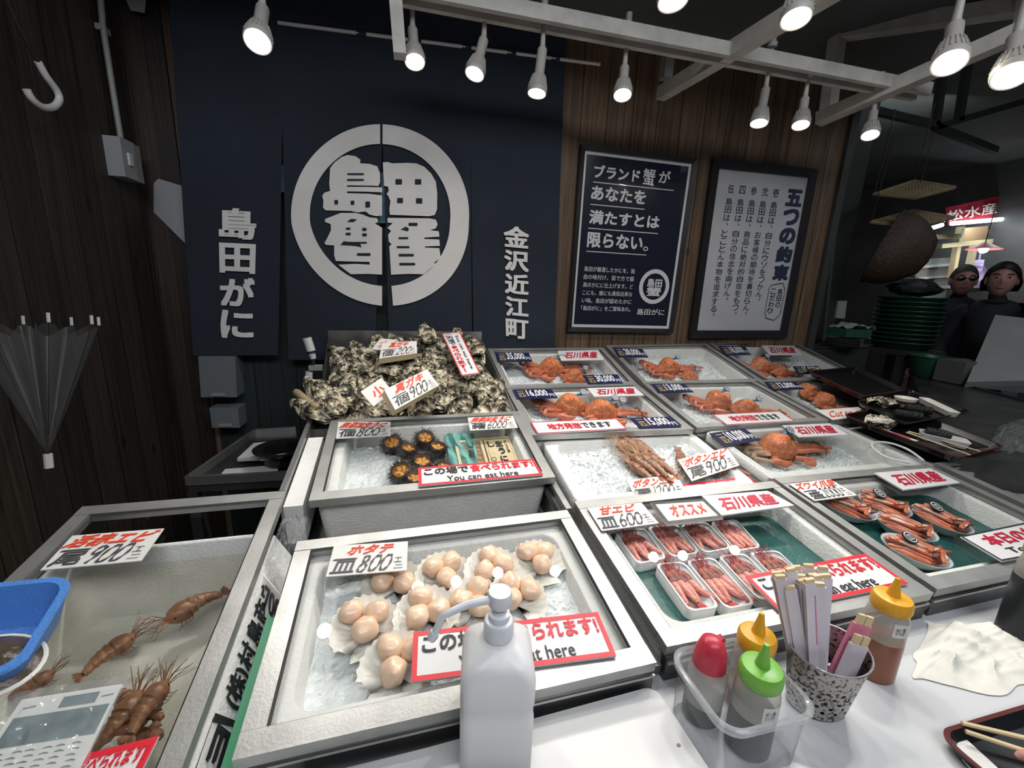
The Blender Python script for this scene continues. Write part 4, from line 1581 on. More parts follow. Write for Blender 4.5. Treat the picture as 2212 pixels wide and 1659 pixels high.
sc.grid(fan(False), 90, 8)
sc.grid(fan(True), 90, 8)
sc.add([Vector(p) for p in ((-.026, -.046, -.002), (0, -.034, -.009), (.026, -.046, -.002), (.030, -.060, .001), (-.030, -.060, .001))], [(0, 1, 2, 3, 4)])
sc.add([Vector(p) for p in ((-.046, -.034, .004), (-.026, -.046, -.002), (0, -.012, -.010))], [(0, 1, 2)])
sc.add([Vector(p) for p in ((.046, -.034, .004), (.026, -.046, -.002), (0, -.012, -.010))], [(0, 1, 2)])
so = sc.build('scallop_shell', 'shell_white', origin=(0, 0, 0), ang=60, recalc=False)
tag(so, 'x', 'shell')
SHK = Kind(so)
MEK = []
for s in range(4):
    mo = MB().blob((0, 0, 0), .021, .019, .017, amp=.22, freq=1.3, seed=s * 4.4, seg=18, rings=12).build('scallop_meat', 'scallop_flesh', origin=(0, 0, 0))
    tag(mo, 'x', 'scallop')
    MEK.append(Kind(mo))
t = TR['scallop']
SCP = [(853, 1258, -.25, 'half hidden under the price card'), (961, 1240, -.2, 'second along the back row'), (1062, 1228, -.1, 'third along the back row'), (1160, 1211, .05, 'at the far right of the back row'),
       (786, 1346, .2, 'standing alone at the left'), (920, 1322, .05, 'in the middle, left of the pump nozzle'), (1022, 1300, .0, 'behind the pump head'), (1118, 1288, -.35, 'right of the pump head'), (862, 1432, -.35, 'half under the red bordered card')]
for k, (x, y, yaw, w) in enumerate(SCP):
    p = t.at(x, y, -.034 + .003 * (k % 3))
    xx = spin((t.q[2] - t.q[3]).normalized(), t.n, yaw)
    SHK.put(frame3(p, xx, (t.n + EX * .05 * math.sin(k * 2) - EY * .12).normalized(), .98), 'open white scallop shell with three meats, ' + w)
    a0 = (-.5, .9, -.2, .5, .3, -.35, 1.0, .2, .6)[k]
    for i in range(3):
        a = a0 + 2 * math.pi * i / 3 + .2 * math.sin(k + i * 2)
        c = p + xx * .0225 * math.cos(a) + t.n.cross(xx) * (.0225 * math.sin(a) + .002) + t.n * (.0095 + .002 * (i % 2))
        n = (t.n + xx * .2 * math.sin(k + i) + EY * .2 * math.cos(3 * k + i)).normalized()
        MEK[(k + i * 3) % 4].put(frame3(c, spin(xx, t.n, k * 1.3 + i * 2), n, 1.0), 'scallop meat in the shell ' + w, 'scallop meats in the shell ' + w)

# ------------------------------------------------------------------ sea urchins


def make_urchin(seed):
    rnd = random.Random(seed)
    t_ = thing('sea_urchin', 'x', 'sea urchin')
    r0 = .030
    mb = MB()
    mb.lathe([(.006, -.024), (.020, -.020), (.029, -.008), (.030, .002), (.026, .010), (.022, .013)], seg=20, cap=False)
    for _ in range(300):
        a, ph = rnd.random() * 2 * math.pi, rnd.uniform(-.15, 1.7)
        if ph < .35 and rnd.random() < .5:
            continue
        z = .5 * math.pi - ph
        d = Vector((math.cos(a) * math.sin(max(.9, ph + .75)), math.sin(a) * math.sin(max(.9, ph + .75)), math.cos(max(.9, ph + .75))))
        b = Vector((d.x * .028, d.y * .028, d.z * .022))
        L_ = rnd.uniform(.010, .019)
        dd = (d + Vector((rnd.uniform(-.45, .45), rnd.uniform(-.45, .45), rnd.uniform(-.6, .15)))).normalized()
        s = dd.orthogonal().normalized() * .0011
        e = dd.cross(s)
        mb.add([b + s, b - s * .5 + e * .9, b - s * .5 - e * .9, b + dd * L_], [(0, 1, 3), (1, 2, 3), (2, 0, 3)])
    mb.build('spiny_shell', 'urchin_black', t_, smooth=False, recalc=False)
    MB().grid(lambda u, v: Vector(((.0235 - .003 * v) * math.cos(2 * math.pi * u), (.0235 - .003 * v) * math.sin(2 * math.pi * u), .0125 - .012 * v + .0015 * noise.noise(Vector((u * 9, v, seed))))), 24, 3, True).build('cut_rim', 'urchin_rim', t_)
    mb = MB()
    for k in range(5):
        a = 2 * math.pi * k / 5 + seed
        c = Vector((math.cos(a) * .011, math.sin(a) * .011, .002))
        mb.blob(c, .011, .0065, .0055, (Vector((math.cos(a), math.sin(a), 0)), Vector((-math.sin(a), math.cos(a), 0)), ZA), 10, 7, .3, 2, seed + k)
    mb.lathe([(0.0, .001), (.021, .001)], seg=16, cap=False)
    mb.build('roe', 'roe', t_)
    return t_


UK = [Kind(make_urchin(3)), Kind(make_urchin(8))]
t = TR['uni']
for k, (x, y, w, tx, ty, s) in enumerate([(848, 959, 'back left, by the price card', -.1, -.75, 1.0), (918, 948, 'tilted wide open at the back', .1, -.8, 1.0), (882, 972, 'between the two back urchins', .15, -.2, .9), (945, 969, 'beside the teal cloth', .1, -.15, .95),
                              (912, 1000, 'in the middle of the cluster', .05, -.35, 1.0), (868, 1020, 'front left, opening wide', -.2, -.75, 1.02), (896, 1036, 'frontmost, by the red bordered card', .1, -.3, .9), (958, 1012, 'peeping over the red bordered card', .2, -.3, .85)]):
    n = (t.n + EX * tx + EY * ty * .6).normalized()
    UK[k % 2].put(frame3(t.at(x, y, -.034), spin(EX, EN, k * 1.1), n, s), 'black spiny urchin cut open on orange roe, ' + w)
# urchin roe in flat wooden boxes and the rag behind them
tp = lambda u, v: t.at(u, v, -.036)
wb = thing('roe_box', 'flat wooden box of orange urchin roe under a clear lid', 'box', tp(1020, 1005))
q = [tp(981, 953), tp(1040, 946), tp(1060, 1014), tp(995, 1018)]
q2 = [bil(q, *p) for p in ((.10, .93), (.90, .93), (.90, .06), (.10, .06))]
mb = MB()
for a in range(4):
    b = (a + 1) % 4
    mb.prism([q[a] - t.n * .02, q[b] - t.n * .02, q2[b] - t.n * .02, q2[a] - t.n * .02], [q[a], q[b], q2[b], q2[a]])
mb.build('tray', 'pale_wood', wb, smooth=False)
mb = MB()
for i in range(4):
    for j in range(6):
        mb.blob(bil(q2, .14 + .24 * i + .04 * (j % 2), .1 + .16 * j) - t.n * .012, .008, .006, .006, (EX, EY, EN), 8, 6, .3, 2, i + j * 3)
mb.add([p - t.n * .014 for p in q2], [(0, 1, 2, 3)])
mb.build('roe_rows', 'roe', wb)
MB().add([p + t.n * .0008 for p in q2], [(0, 1, 2, 3)]).build('clear_lid', 'clear_film', wb, smooth=False)
mb = MB()
letter(mb, q, t.n, (.42, .66, .62, .88), '旬', .04, lift=.002)
letter(mb, q, t.n, (.38, .36, .62, .62), '彩', .05, lift=.002)
mb.build('lettering', 'black_ink', wb, smooth=False, merge=False)
wb = thing('roe_box', 'closed pale wooden box printed with black brush writing', 'box', tp(1080, 1000))
q = [tp(1043, 946), tp(1098, 942), tp(1126, 1010), tp(1063, 1014)]
MB().slab(q, t.n, .02).build('lid', 'pale_wood', wb, smooth=False)
mb = MB()
for s_, bx, bd in (('生', (.38, .66, .66, .84), .06), ('う', (.42, .42, .66, .62), .06), ('に', (.40, .2, .66, .36), .06), ('し', (.10, .66, .36, .86), .05)):
    letter(mb, q, t.n, bx, s_, bd)
letter(mb, q, t.n, (.74, .45, .84, .86), 'はしもと屋', .02, 0, True)
for a, b in (((.07, .93), (.93, .93)), ((.93, .93), (.93, .04)), ((.07, .93), (.07, .04))):
    v, f_ = ribbon([a, b], .014)
    mb.add([bil(q, *p) + t.n * .0012 for p in v], f_)
ring(.17, .28, .07, .09, .7)(mb, q, t.n)
mb.build('lettering', 'black_ink', wb, smooth=False, merge=False)
rg = MB().grid(lambda u, v: t.at(962 + 62 * u + 10 * (1 - v), 1006 - 70 * v, -.050 + .018 * abs(math.sin(u * 7 + v * 3)) + .01 * noise.noise(Vector((u * 5, v * 5, 1)))), 22, 22)
tag(rg.build('rag', 'teal_rag'), 'crumpled teal cloth behind the wooden roe boxes', 'cloth')


# ------------------------------------------------------------------ shrimp
def make_shrimp(seed, body='shrimp_pink', head='shrimp_head', tail='shrimp_red', curl=.0, whisk='shrimp_red', wn=6, wl=1.0):
    rnd = random.Random(seed)
    t_ = thing('shrimp', 'x', 'shrimp')
    pts, rad = [], []
    for k in range(15):
        f_ = k / 14
        y = -.066 * f_
        pts.append(Vector((curl * f_ * f_ * .03, y, .009 - .004 * f_ + .003 * math.sin(f_ * 3))))
        rad.append((.0145 - .0085 * f_) * (1 + (.10 if k % 3 == 0 else -.05)))
    MB().tube(pts, rad, 10, flat=.9).build('abdomen', body, t_)
    e = pts[-1]
    tl = MB()
    for k in range(-2, 3):
        d = Vector((curl * .4 + .34 * k, -1, .08 * abs(k))).normalized()
        tl.tube([e, e + d * .010, e + d * .019], [.002, .0042, .0018], 6, flat=.3)
    tl.build('tail_fan', tail, t_)
    MB().tube([(0, -.002, .009), (0, .010, .010), (0, .026, .010), (0, .036, .011), (0, .043, .012)], [.0145, .0150, .0125, .0072, .0015], 10).build('head', head, t_)
    for sx in (-1, 1):
        MB().blob((sx * .0078, .030, .0145), .0024, .0022, .0022, seg=6, rings=5).build('eye', 'eye_black', t_)
    wh = MB()
    for k in range(wn):
        sx = (k - (wn - 1) / 2) / (wn / 2)
        p0 = Vector((sx * .005, .034, .010))
        p1 = p0 + Vector((sx * .010 + rnd.uniform(-.004, .004), (.016 + .008 * rnd.random()) * wl, .004 + .008 * rnd.random() * wl))
        p2 = p1 + Vector((sx * .012 + rnd.uniform(-.012, .012), .014 + .022 * rnd.random() * wl, rnd.uniform(-.004, .010) * wl))
        wh.tube([p0, p1, p2], [.0009, .0007, .0004], 4)
    for k in range(8):
        sx = -1 if k % 2 else 1
        p0 = Vector((sx * .006, .022 - .004 * k, .003))
        wh.tube([p0, p0 + Vector((sx * .008, .006, -.003)), p0 + Vector((sx * .010, .016, -.005))], [.0011, .0009, .0005], 4)
    wh.build('feelers', whisk, t_)
    return t_


SKD = [Kind(make_shrimp(s, curl=c)) for s, c in ((1, .2), (2, .5), (3, -.1), (4, .9))]
ta = TR['amaebi']
ROWS = [[(1325, 1149), (1393, 1139.5), (1442, 1206), (1378, 1219)], [(1396, 1138), (1463, 1131), (1513, 1194), (1452, 1204)], [(1467, 1134), (1526, 1126), (1583, 1184), (1520.6, 1195)], [(1533, 1126), (1590.5, 1121), (1646, 1182), (1590, 1191.5)],
        [(1414, 1217), (1477, 1212), (1557, 1312), (1489, 1321)], [(1480, 1210), (1542, 1203), (1634, 1305), (1569, 1316)], [(1549, 1200), (1610, 1194.5), (1700, 1288), (1640, 1297)], [(1616, 1193), (1680, 1187.5), (1770, 1274), (1708, 1285)]]
WHERE = ['first from the left in the back row', 'second from the left in the back row', 'third from the left in the back row', 'at the right end of the back row',
         'first from the left in the front row', 'second from the left in the front row', 'third in the front row, under the red bordered card', 'rightmost of the front row, near the chopsticks']
rnd = random.Random(9)
for k, qq in enumerate(ROWS):
    st = Tray([ta.at(*p, -.036) for p in qq])
    foam('white tray of pink shrimp, ' + WHERE[k], st, (0, 0, 0, 0), (.0035,) * 4, 0.0, .020, .016, .012, .014, 'white_plastic', 'shrimp_tray')
    ns = 4 if k < 4 else 4
    Lf = st.d / .128 * (.86 if k < 4 else .80)
    for i in range(ns):
        x = st.w * (.20 + .155 * i)
        yaw = .0 + .10 * (i - 1) + rnd.uniform(-.05, .05) - (.0 if k < 4 else -.04)
        p = st.P(x, st.d * (.57 + rnd.uniform(-.02, .02)), -.012 + .003 * (i % 2))
        SKD[(i + k) % 4].put(frame3(p, spin((st.q[2] - st.q[3]).normalized(), st.n, yaw), st.n, Lf), 'pink shrimp in the white tray ' + WHERE[k], 'pink shrimp in the tray ' + WHERE[k])

BK = [Kind(make_shrimp(s, 'prawn_tan', 'prawn_tan', 'prawn_dark', c, 'whisker', 18, 1.6)) for s, c in ((11, .1), (12, -.1))]
tb = TR['botan']
for k, (x, y, h, s, yw) in enumerate([(1348, 968, .0, 1.05, .25), (1366, 968, .006, 1.1, .25), (1386, 971, .004, 1.05, .22), (1360, 984, .012, 1.0, .25), (1382, 1006, .014, 1.08, .22), (1400, 1005, .020, 1.12, .22), (1417, 1004, .014, 1.08, .2), (1378, 1020, .006, .95, .25)]):
    BK[k % 2].put(frame3(tb.at(x, y, -.020 + h), spin(EX, EN, yw), tb.n, s), 'brown spotted prawn in the bundle on heaped ice', 'bundle of spotted prawns on heaped ice')
for k, (x, y, s, yw) in enumerate([(1470, 1000, 1.1, 2.6), (1556, 1022, 1.2, 1.2)]):
    BK[k % 2].put(frame3(tb.at(x, y, -.022), spin(EX, EN, yw), tb.n, s), ('brown prawn with long feelers behind the 900 card in the ice box', 'brown prawn poking out below the 900 card in the ice box')[k])

LK = [Kind(make_shrimp(s, 'prawn_tan', 'prawn_dark', 'prawn_dark', c, 'prawn_dark', 14)) for s, c in ((21, .3), (22, -.5))]
tv = TR['live']


def prawn(hp, tp_, h, label, k, extra=1.0):
    a, b = tv.at(*hp, h), tv.at(*tp_, h)
    y = (a - b)
    L_ = y.length
    m = frame3(a.lerp(b, .40), y.cross(tv.n), tv.n, L_ / .128 * extra)
    m = m @ Matrix.Diagonal((1.7, 1.0, 1.5, 1.0))
    LK[k].put(m, label)


prawn((305, 1375), (165, 1462), -.13, 'live brown prawn in the middle of the tank', 0)
prawn((352, 1362), (474, 1274), -.12, 'live prawn at the far right of the tank, tail up', 1)
prawn((372, 1472), (262, 1600), -.10, 'live prawn at the near right of the tank beside the red bordered card', 0)
prawn((130, 1450), (10, 1530), -.13, 'live prawn near the blue tray, partly under the wrapped leaflet', 1)
prawn((310, 1500), (215, 1640), -.12, 'live prawn tangled under the wrapped leaflet', 1, 1.1)
mb = MB()
rnd = random.Random(3)
for k in range(70):
    p = tv.at(rnd.uniform(245, 345), rnd.uniform(1495, 1600), rnd.uniform(-.14, -.10))
    mb.blob(p, .008, .006, .005, (EX, EY, EN), 6, 5, .5, 2, k)
tag(mb.build('prawn_debris', 'prawn_dark'), 'clump of brown shell scraps among the prawns', 'scraps', kind='stuff')

# ------------------------------------------------------------------ crab leg bowls
tz = TR['zuwai']
BW = [((1770, 1070), (1892, 1118), 'at the left, behind the 2,000 card'), ((1856, 1070), (1968, 1110), 'at the back, in the middle'), ((1893, 1112), (2024, 1163), 'in the middle of the box'), ((1971, 1094), (2100, 1150), 'at the far right'), ((1906, 1162), (2054, 1216), 'nearest the front edge')]


def make_leg(seed):
    rnd = random.Random(seed)
    mb = MB()
    L_ = .098
    mb.tube([(-L_ / 2, 0, 0), (-L_ * .3, .002, .002), (L_ * .1, .001, .003), (L_ * .38, 0, .001), (L_ / 2, 0, 0)], [.006, .0105, .0095, .0085, .006], 8, flat=.75)
    o = thing('crab_leg', 'x', 'crab leg')
    mb.build('shell', 'crab_leg', o)
    MB().tube([(-L_ * .46, -.002, .0045), (-L_ * .1, -.003, .0085), (L_ * .3, -.002, .0065)], [.002, .005, .002], 8, flat=.5).build('flesh', 'crab_flesh', o)
    MB().tube([(L_ / 2 - .004, 0, 0), (L_ / 2 + .006, .003, .001), (L_ / 2 + .018, .010, .002)], [.0075, .008, .004], 8).build('knuckle', 'crab_dark', o)
    return o


GK = [Kind(make_leg(1)), Kind(make_leg(2))]
for k, (a, b, w) in enumerate(BW):
    pa, pb = tz.at(*a, -.034), tz.at(*b, -.034)
    c = pa.lerp(pb, .5)
    x = (pb - pa).normalized()
    A, B = (pb - pa).length / 2 * 1.06, .050
    y = tz.n.cross(x)
    t_ = thing('oval_bowl', 'white oval bowl of cut crab legs, ' + w, 'bowl', c - tz.n * .026)
    prof = [(.45, -.026), (.62, -.026), (.84, -.014), (.96, 0), (1.0, .002), (1.0, .0), (.93, -.001), (.80, -.014), (.58, -.023), (0.0, -.023)]
    mb = MB()
    sg = 40
    vs = [c + x * A * r * math.cos(2 * math.pi * i / sg) + y * B * r * math.sin(2 * math.pi * i / sg) + tz.n * z for r, z in prof for i in range(sg)]
    mb.add(vs, [(i * sg + j, i * sg + (j + 1) % sg, (i + 1) * sg + (j + 1) % sg, (i + 1) * sg + j) for i in range(len(prof) - 1) for j in range(sg)])
    mb.build('bowl', 'clear_bowl', t_)
    for i in range(6):
        yy = (-.024, -.010, .006, .019, -.004, .014)[i]
        p = c + y * yy + x * (.010 * math.sin(i * 2 + k) - .006) + tz.n * ((-.008 if i < 4 else .008) + .002 * (i % 2))
        GK[i % 2].put(frame3(p, spin(x, tz.n, .12 * math.sin(i * 1.7 + k)), spin(tz.n, x, -.5 + .35 * i - .4), .82), 'cut orange crab leg in the oval bowl ' + w, 'crab legs in the oval bowl ' + w)
    for i in range(2):   # the bent claw end on top
        p = c + x * (.03 + .012 * i) + y * (.008 - .02 * i) + tz.n * .014
        GK[i % 2].put(frame3(p, spin(x, tz.n, 1.0 + .5 * i), (tz.n + x * .3).normalized(), .55), 'cut orange crab leg in the oval bowl ' + w, 'crab legs in the oval bowl ' + w)
    if k in (1, 3, 4):
        tg = thing('round_label', 'round black and white label on the crab legs, bowl ' + w, 'label', c + tz.n * .024)
        round_tag(tg, c - x * .018 + tz.n * .026, (tz.n - EY * .3).normalized(), .016, 'black_ink', name='disc')


# ================================================================== price plates and cards
def sign(label, tr, quad, h=.004, board='card_paper', th=.0025, border=None, bw=.006, texts=(), inner=None, name='price_card', side=None):
    q = [p if isinstance(p, Vector) else tr.at(*p, h) for p in quad]
    n = (q[1] - q[3]).cross(q[0] - q[2]).normalized()
    if n.z < 0:
        n = -n
    t = thing(name, label, 'sign', (q[0] + q[1] + q[2] + q[3]) / 4 - n * th)
    MB().slab(q, n, th).build('board', side or board, t, smooth=False)
    if side:
        MB().add([p + n * .0003 for p in q], [(0, 1, 2, 3)]).build('face', board, t, smooth=False)
    if border:
        w = ((q[1] - q[0]).length + (q[2] - q[3]).length) / 2
        d = ((q[3] - q[0]).length + (q[2] - q[1]).length) / 2
        a, b = bw / w, bw / d
        o = [bil(q, *p) + n * .0007 for p in ((0, 0), (1, 0), (1, 1), (0, 1))]
        i = [bil(q, *p) + n * .0007 for p in ((a, b), (1 - a, b), (1 - a, 1 - b), (a, 1 - b))]
        mb = MB()
        for k in range(4):
            e = (k + 1) % 4
            mb.add([o[k], o[e], i[e], i[k]], [(0, 1, 2, 3)])
        mb.build('border', border, t, smooth=False)
    for m, items in texts:
        mb = MB()
        for it in items:
            it(mb, q, n)
        mb.build('lettering', m, t, smooth=False, merge=False)
    return t


def H(s, x0, y0, x1, y1, w=.15, shear=.15):
    return lambda mb, q, n: letter(mb, q, n, (x0, y0, x1, y1), s, 0, shear, handw=w)


def TT(s, x0, y0, x1, y1, bold=.02, shear=0.0, vertical=False, rot=0):
    return lambda mb, q, n: letter(mb, q, n, (x0, y0, x1, y1), s, bold, shear, vertical, rot=rot)


def plate(tn, price, quad, label, h=.004):
    x0 = .30 if len(price) > 5 else .36
    return sign(label, TR[tn], quad, h, 'navy_plate', texts=[
        ('white_plastic', [TT(price, x0, .12, .82, .90, .052), TT('円', .84, .14, .96, .46, .03)]),
        ('gold_print', [TT('一', .08, .74, .24, .80, .03), TT('匹', .09, .14, .26, .60, .03)])], name='price_plate')


plate('r4a', '35,000', [(1069, 760.7), (1142, 761.6), (1150, 780.6), (1075, 781.5)], 'navy 35,000 yen plate, left corner of the back row left box')
plate('r4a', '30,000', [(1258.8, 810.4), (1333.8, 808.6), (1346.5, 828.0), (1270.5, 830)], 'navy 30,000 yen plate, front of the back row left box')
plate('r4b', '28,000', [(1323, 750.7), (1387, 753.5), (1400.7, 771.5), (1335.6, 771.5)], 'navy 28,000 yen plate, corner of the back row middle box')
plate('r4c', '18,000', [(1551, 747), (1608.8, 748), (1623, 766), (1568, 767.4)], 'navy 18,000 yen plate, left corner of the back row right box')
plate('r4c', '15,000', [(1712.7, 791.4), (1766, 790.5), (1779.6, 806.8), (1724, 808.0)], 'navy price plate half covered by an oyster shell, back row, right box')
plate('r3a', '16,000', [(1106.9, 842), (1191, 840.8), (1205, 859.2), (1116.8, 861)], 'navy 16,000 yen plate, left corner of the box with two bright crabs')
plate('r3a', '15,000', [(1359.7, 902.7), (1450, 900), (1471.8, 921.7), (1382, 925)], 'navy 15,000 yen plate, front right of the box with two bright crabs')
plate('r3b', '13,000', [(1407, 829.4), (1477.7, 828.5), (1498.4, 846.6), (1422.5, 848.4)], 'navy 13,000 yen plate, corner of the box with the darker crab')
plate('r3c', '12,000', [(1651, 817.6 + 7), (1720, 826), (1738, 840), (1669, 843)], 'navy 12,000 yen plate, corner of the box beside the black trays')
plate('r2c', '10,000', [(1532.4, 936), (1606.6, 924.8), (1644.6, 949.6), (1566, 963.2)], 'navy 10,000 yen plate, corner of the box with the single crab')


def pref(tn, quad, label):
    return sign(label, TR[tn], quad, .005, 'white_plastic', .004, texts=[('crimson', [TT('石川県産', .12, .16, .90, .82, .045, .12)])], name='origin_plate')


pref('r4a', [(1204.5, 758), (1292, 756), (1305.8, 777), (1212.6, 778.8)], 'white plate with four red characters, back row, beside the oysters')
pref('r3a', [(1268.7, 838.4), (1370, 834.8), (1391.7, 853.8), (1284, 856.5)], 'white plate with four red characters, over the box of two bright crabs')
pref('r4c', [(1645, 746), (1714.5, 747), (1733.5, 766), (1662, 766.6)], 'white plate with four red characters, back row, far right box')
pref('r2c', [(1689.8, 918.9), (1791, 914.4), (1832.6, 938.8), (1726, 943.6)], 'white plate with four red characters, over the single crab with bundled legs')
pref('amaebi', [(1515.8, 1070.8), (1658, 1060), (1715.9, 1091.3), (1559.2, 1113)], 'white plate with four red characters above the pink shrimp')
pref('zuwai', [(1888.3, 1021.2), (2009.4, 1011.2), (2074.3, 1042.4), (1952, 1057.9)], 'white plate with four red characters above the crab leg bowls')


def ship(tn, quad, label):
    return sign(label, TR[tn], quad, .006, 'white_plastic', .003, 'red_print', .0035, [('red_print', [TT('地方発送', .15, .25, .52, .75, .04)]), ('black_ink', [TT('できます', .53, .25, .87, .75, .03)])], name='notice_card')


ship('r3a', [(1145.7, 911.7), (1332, 904.5), (1354.3, 926.2), (1160.8, 937)], 'long red bordered card in front of the two bright orange crabs')
ship('r3b', [(1538.8, 895.4), (1683.4, 888), (1717.8, 909.8), (1570.4, 918)], 'long red bordered card in front of the darker crab, middle column')
sign('white card with red hand-written English beside the black trays', TR['r3c'], [(1763, 886), (1853.6, 879), (1884, 898), (1798, 906.6)], .005, 'card_paper', texts=[('red_ink', [TT('Cut to eat', .12, .2, 1.0, .78, .012, .2)])], name='notice_card')


def eat(label, tr, quad, h=.006, **kw):
    return sign(label, tr, quad, h, 'white_plastic', .003, 'red_print', .0075, [
        ('black_ink', [TT('この場で', .045, .50, .405, .90, .045), TT('You can eat here', .22, .10, .80, .38, .012)]),
        ('red_print', [TT('食べられます!', .42, .50, .965, .92, .045)])], name='notice_card', **kw)


eat('red bordered eat-here card on the sea urchin lid', TR['uni'], [(903, 1010.5), (1152.6, 991.5), (1173, 1025.4), (904.4, 1050.4)])
eat('large red bordered eat-here card on the scallop lid behind the pump bottle', TR['scallop'], [(893.3, 1366), (1291, 1322.4), (1331.5, 1416.8), (887.6, 1474)])
eat('red bordered eat-here card on the shrimp lid behind the chopsticks', TR['amaebi'], [(1610, 1245), (1868, 1196), (1962, 1260.8), (1682, 1319)])
eat('red bordered eat-here card cut off at the bottom edge, on the prawn tank', TR['live'], [(60, 1661), (343.6, 1589.6), (288, 1700), (-30, 1790)])
eat('red bordered card mostly hidden behind the shrimp lid, in the prawn box', TR['botan'], [(1474, 1046), (1617, 1030), (1664, 1068), (1510, 1088)], -.004)

# hand-lettered cards: red title, black counter and price


def penned(label, tr, quad, title, unit, price, h=.005, tbox=(.08, .58, .92, .96), ubox=(.05, .06, .34, .44), pbox=(.38, .06, .80, .56), one=True, th=.002, **kw):
    blk = [TT(unit, *ubox, .025, .12), H(price, *pbox, w=.13 if len(price) > 3 else .15, shear=.16), TT('エ', .83, .28, .93, .44, .01, .1), TT('ニ', .83, .08, .95, .20, .01, .1)]
    if one:
        blk.append(TT('一', ubox[0], ubox[3] + .03, ubox[2], ubox[3] + .07, .015, .1))
    return sign(label, tr, quad, h, 'card_paper', th, texts=[('red_ink', [TT(title, *tbox, .04, .15)]), ('grey_ink', blk)], **kw)


penned('hand-lettered card reading 800, left corner of the sea urchin lid', TR['uni'], [(730.9, 911.5), (843.4, 911), (844, 940.8), (725.4, 947.3)], '無添加生うに', '個', '800')
penned('hand-lettered card reading 6000, right corner of the sea urchin lid', TR['uni'], [(1010.2, 902), (1107.9, 898), (1118.7, 923.7), (1015.6, 930)], '無添加生うに', '箱', '6000')
penned('hand-lettered card reading 800 on the scallop lid', TR['scallop'], [(721.4, 1178.7), (881.4, 1169.2), (878.7, 1231.6), (703.7, 1245.7)], 'ホタテ', '皿', '800', tbox=(.22, .62, .80, .95))
penned('hand-lettered card reading 900 on the live prawn tank', TR['live'], [(156.3, 1157), (354.5, 1141.3), (305.3, 1210.7), (86.8, 1231.5)], '活赤エビ', '尾', '900', tbox=(.06, .58, .94, .96))
penned('tilted hand-lettered card reading 900 over the spotted prawn box', TR['botan'], [(1463.7, 993.1), (1570.4, 966.4), (1597.5, 1004.8), (1494.4, 1039.2)], 'ボタンエビ', '尾', '900', .012)
penned('hand-lettered card reading 1200 half hidden at the front of the prawn box', TR['botan'], [(1353.4, 1037.4), (1461, 1024.8), (1488, 1070), (1378, 1084)], 'ボタンエビ', '尾', '1200', .0)
penned('hand-lettered card reading 600 above the pink shrimp', TR['amaebi'], [(1268.7, 1097.4), (1385.6, 1085.3), (1423, 1130), (1300, 1146.8)], '甘エビ', '皿', '600', tbox=(.16, .60, .80, .96))
penned('hand-lettered card reading 2000 above the crab leg bowls', TR['zuwai'], [(1703.7, 1045), (1793.5, 1035), (1852, 1069.4), (1759.8, 1081.9)], 'ズワイ爪足', '盛', '2000', tbox=(.03, .58, .96, .97))
sign('white card in a dark grey rim with four red characters above the shrimp', TR['amaebi'], [(1405, 1085.3), (1520.6, 1078), (1562.8, 1117.9), (1441, 1132.3)], .012, 'card_paper', .006, 'frame_dark', .008, [('red_ink', [TT('オススメ', .22, .24, .84, .80, .04, .1)])], name='notice_card')
sign('black bordered white card with red characters and Today\'s special, at the right edge', TR['zuwai'], [(2075, 1158.5), (2290, 1113), (2420, 1166), (2165, 1212)], .010, 'white_plastic', .004, 'black_ink', .004, [('crimson', [TT('本日のおすすめ', .10, .45, .92, .88, .05)]), ('black_ink', [TT("Today's special", .14, .10, .86, .36, .02)])], name='notice_card')
# cards in the oyster heap
OB = Tray([DK(-.42, 3.0, .045), DK(.65, 3.0, .045), DK(.65, 2.1, .045), DK(-.42, 2.1, .045)])
up = .055


def lean(quad, h, rise=0.0):
    """corners of a card whose far edge stands higher than its near edge"""
    return [OB.at(*quad[0], h + rise), OB.at(*quad[1], h + rise), OB.at(*quad[2], h), OB.at(*quad[3], h)]


sign('small square card with one red character, upper one at the back of the oysters', OB, lean([(821, 731), (857, 733.5), (836, 757), (803, 754.5)], .075, .02), texts=[('red_ink', [TT('大', .25, .2, .75, .8, .03)])], name='size_card')
penned('thick white block card reading 1,200, at the back of the oysters', OB, lean([(826, 741), (899.7, 736.6), (901, 762.7), (818.9, 774.7)], .075, .02), '真ガキ', '個', '1,200', tbox=(.22, .62, .76, .98), th=.022, side='pale_wood', pbox=(.33, .06, .84, .56))
sign('small square card with one red character, lower one amid the oysters', OB, lean([(779, 845.9), (823.7, 816.2), (851, 848), (806.8, 877.9)], .06, .03), texts=[('red_ink', [TT('小', .25, .2, .8, .8, .03)])], name='size_card')
penned('thick white block card reading 900 at the front of the oysters', OB, lean([(829.7, 842.2), (922.6, 797.6), (947.9, 832.6), (853.8, 885.6)], .065, .03), '真ガキ', '個', '900', tbox=(.18, .58, .82, .98), th=.022, side='pale_wood')
sign('narrow upright red bordered eat-here card leaning in the oysters', OB, lean([(954, 720.5), (993.7, 717.4), (1037, 806), (997.3, 811.4)], .06, .05), .0, 'white_plastic', .003, 'red_print', .004, [('black_ink', [TT('この場で', .12, .66, .48, .96, .02, 0, True), TT('You can eat here', .62, .10, .78, .92, .012, 0, False, 1)]), ('red_print', [TT('食べられます!', .12, .04, .48, .655, .03, 0, True)])], name='notice_card')

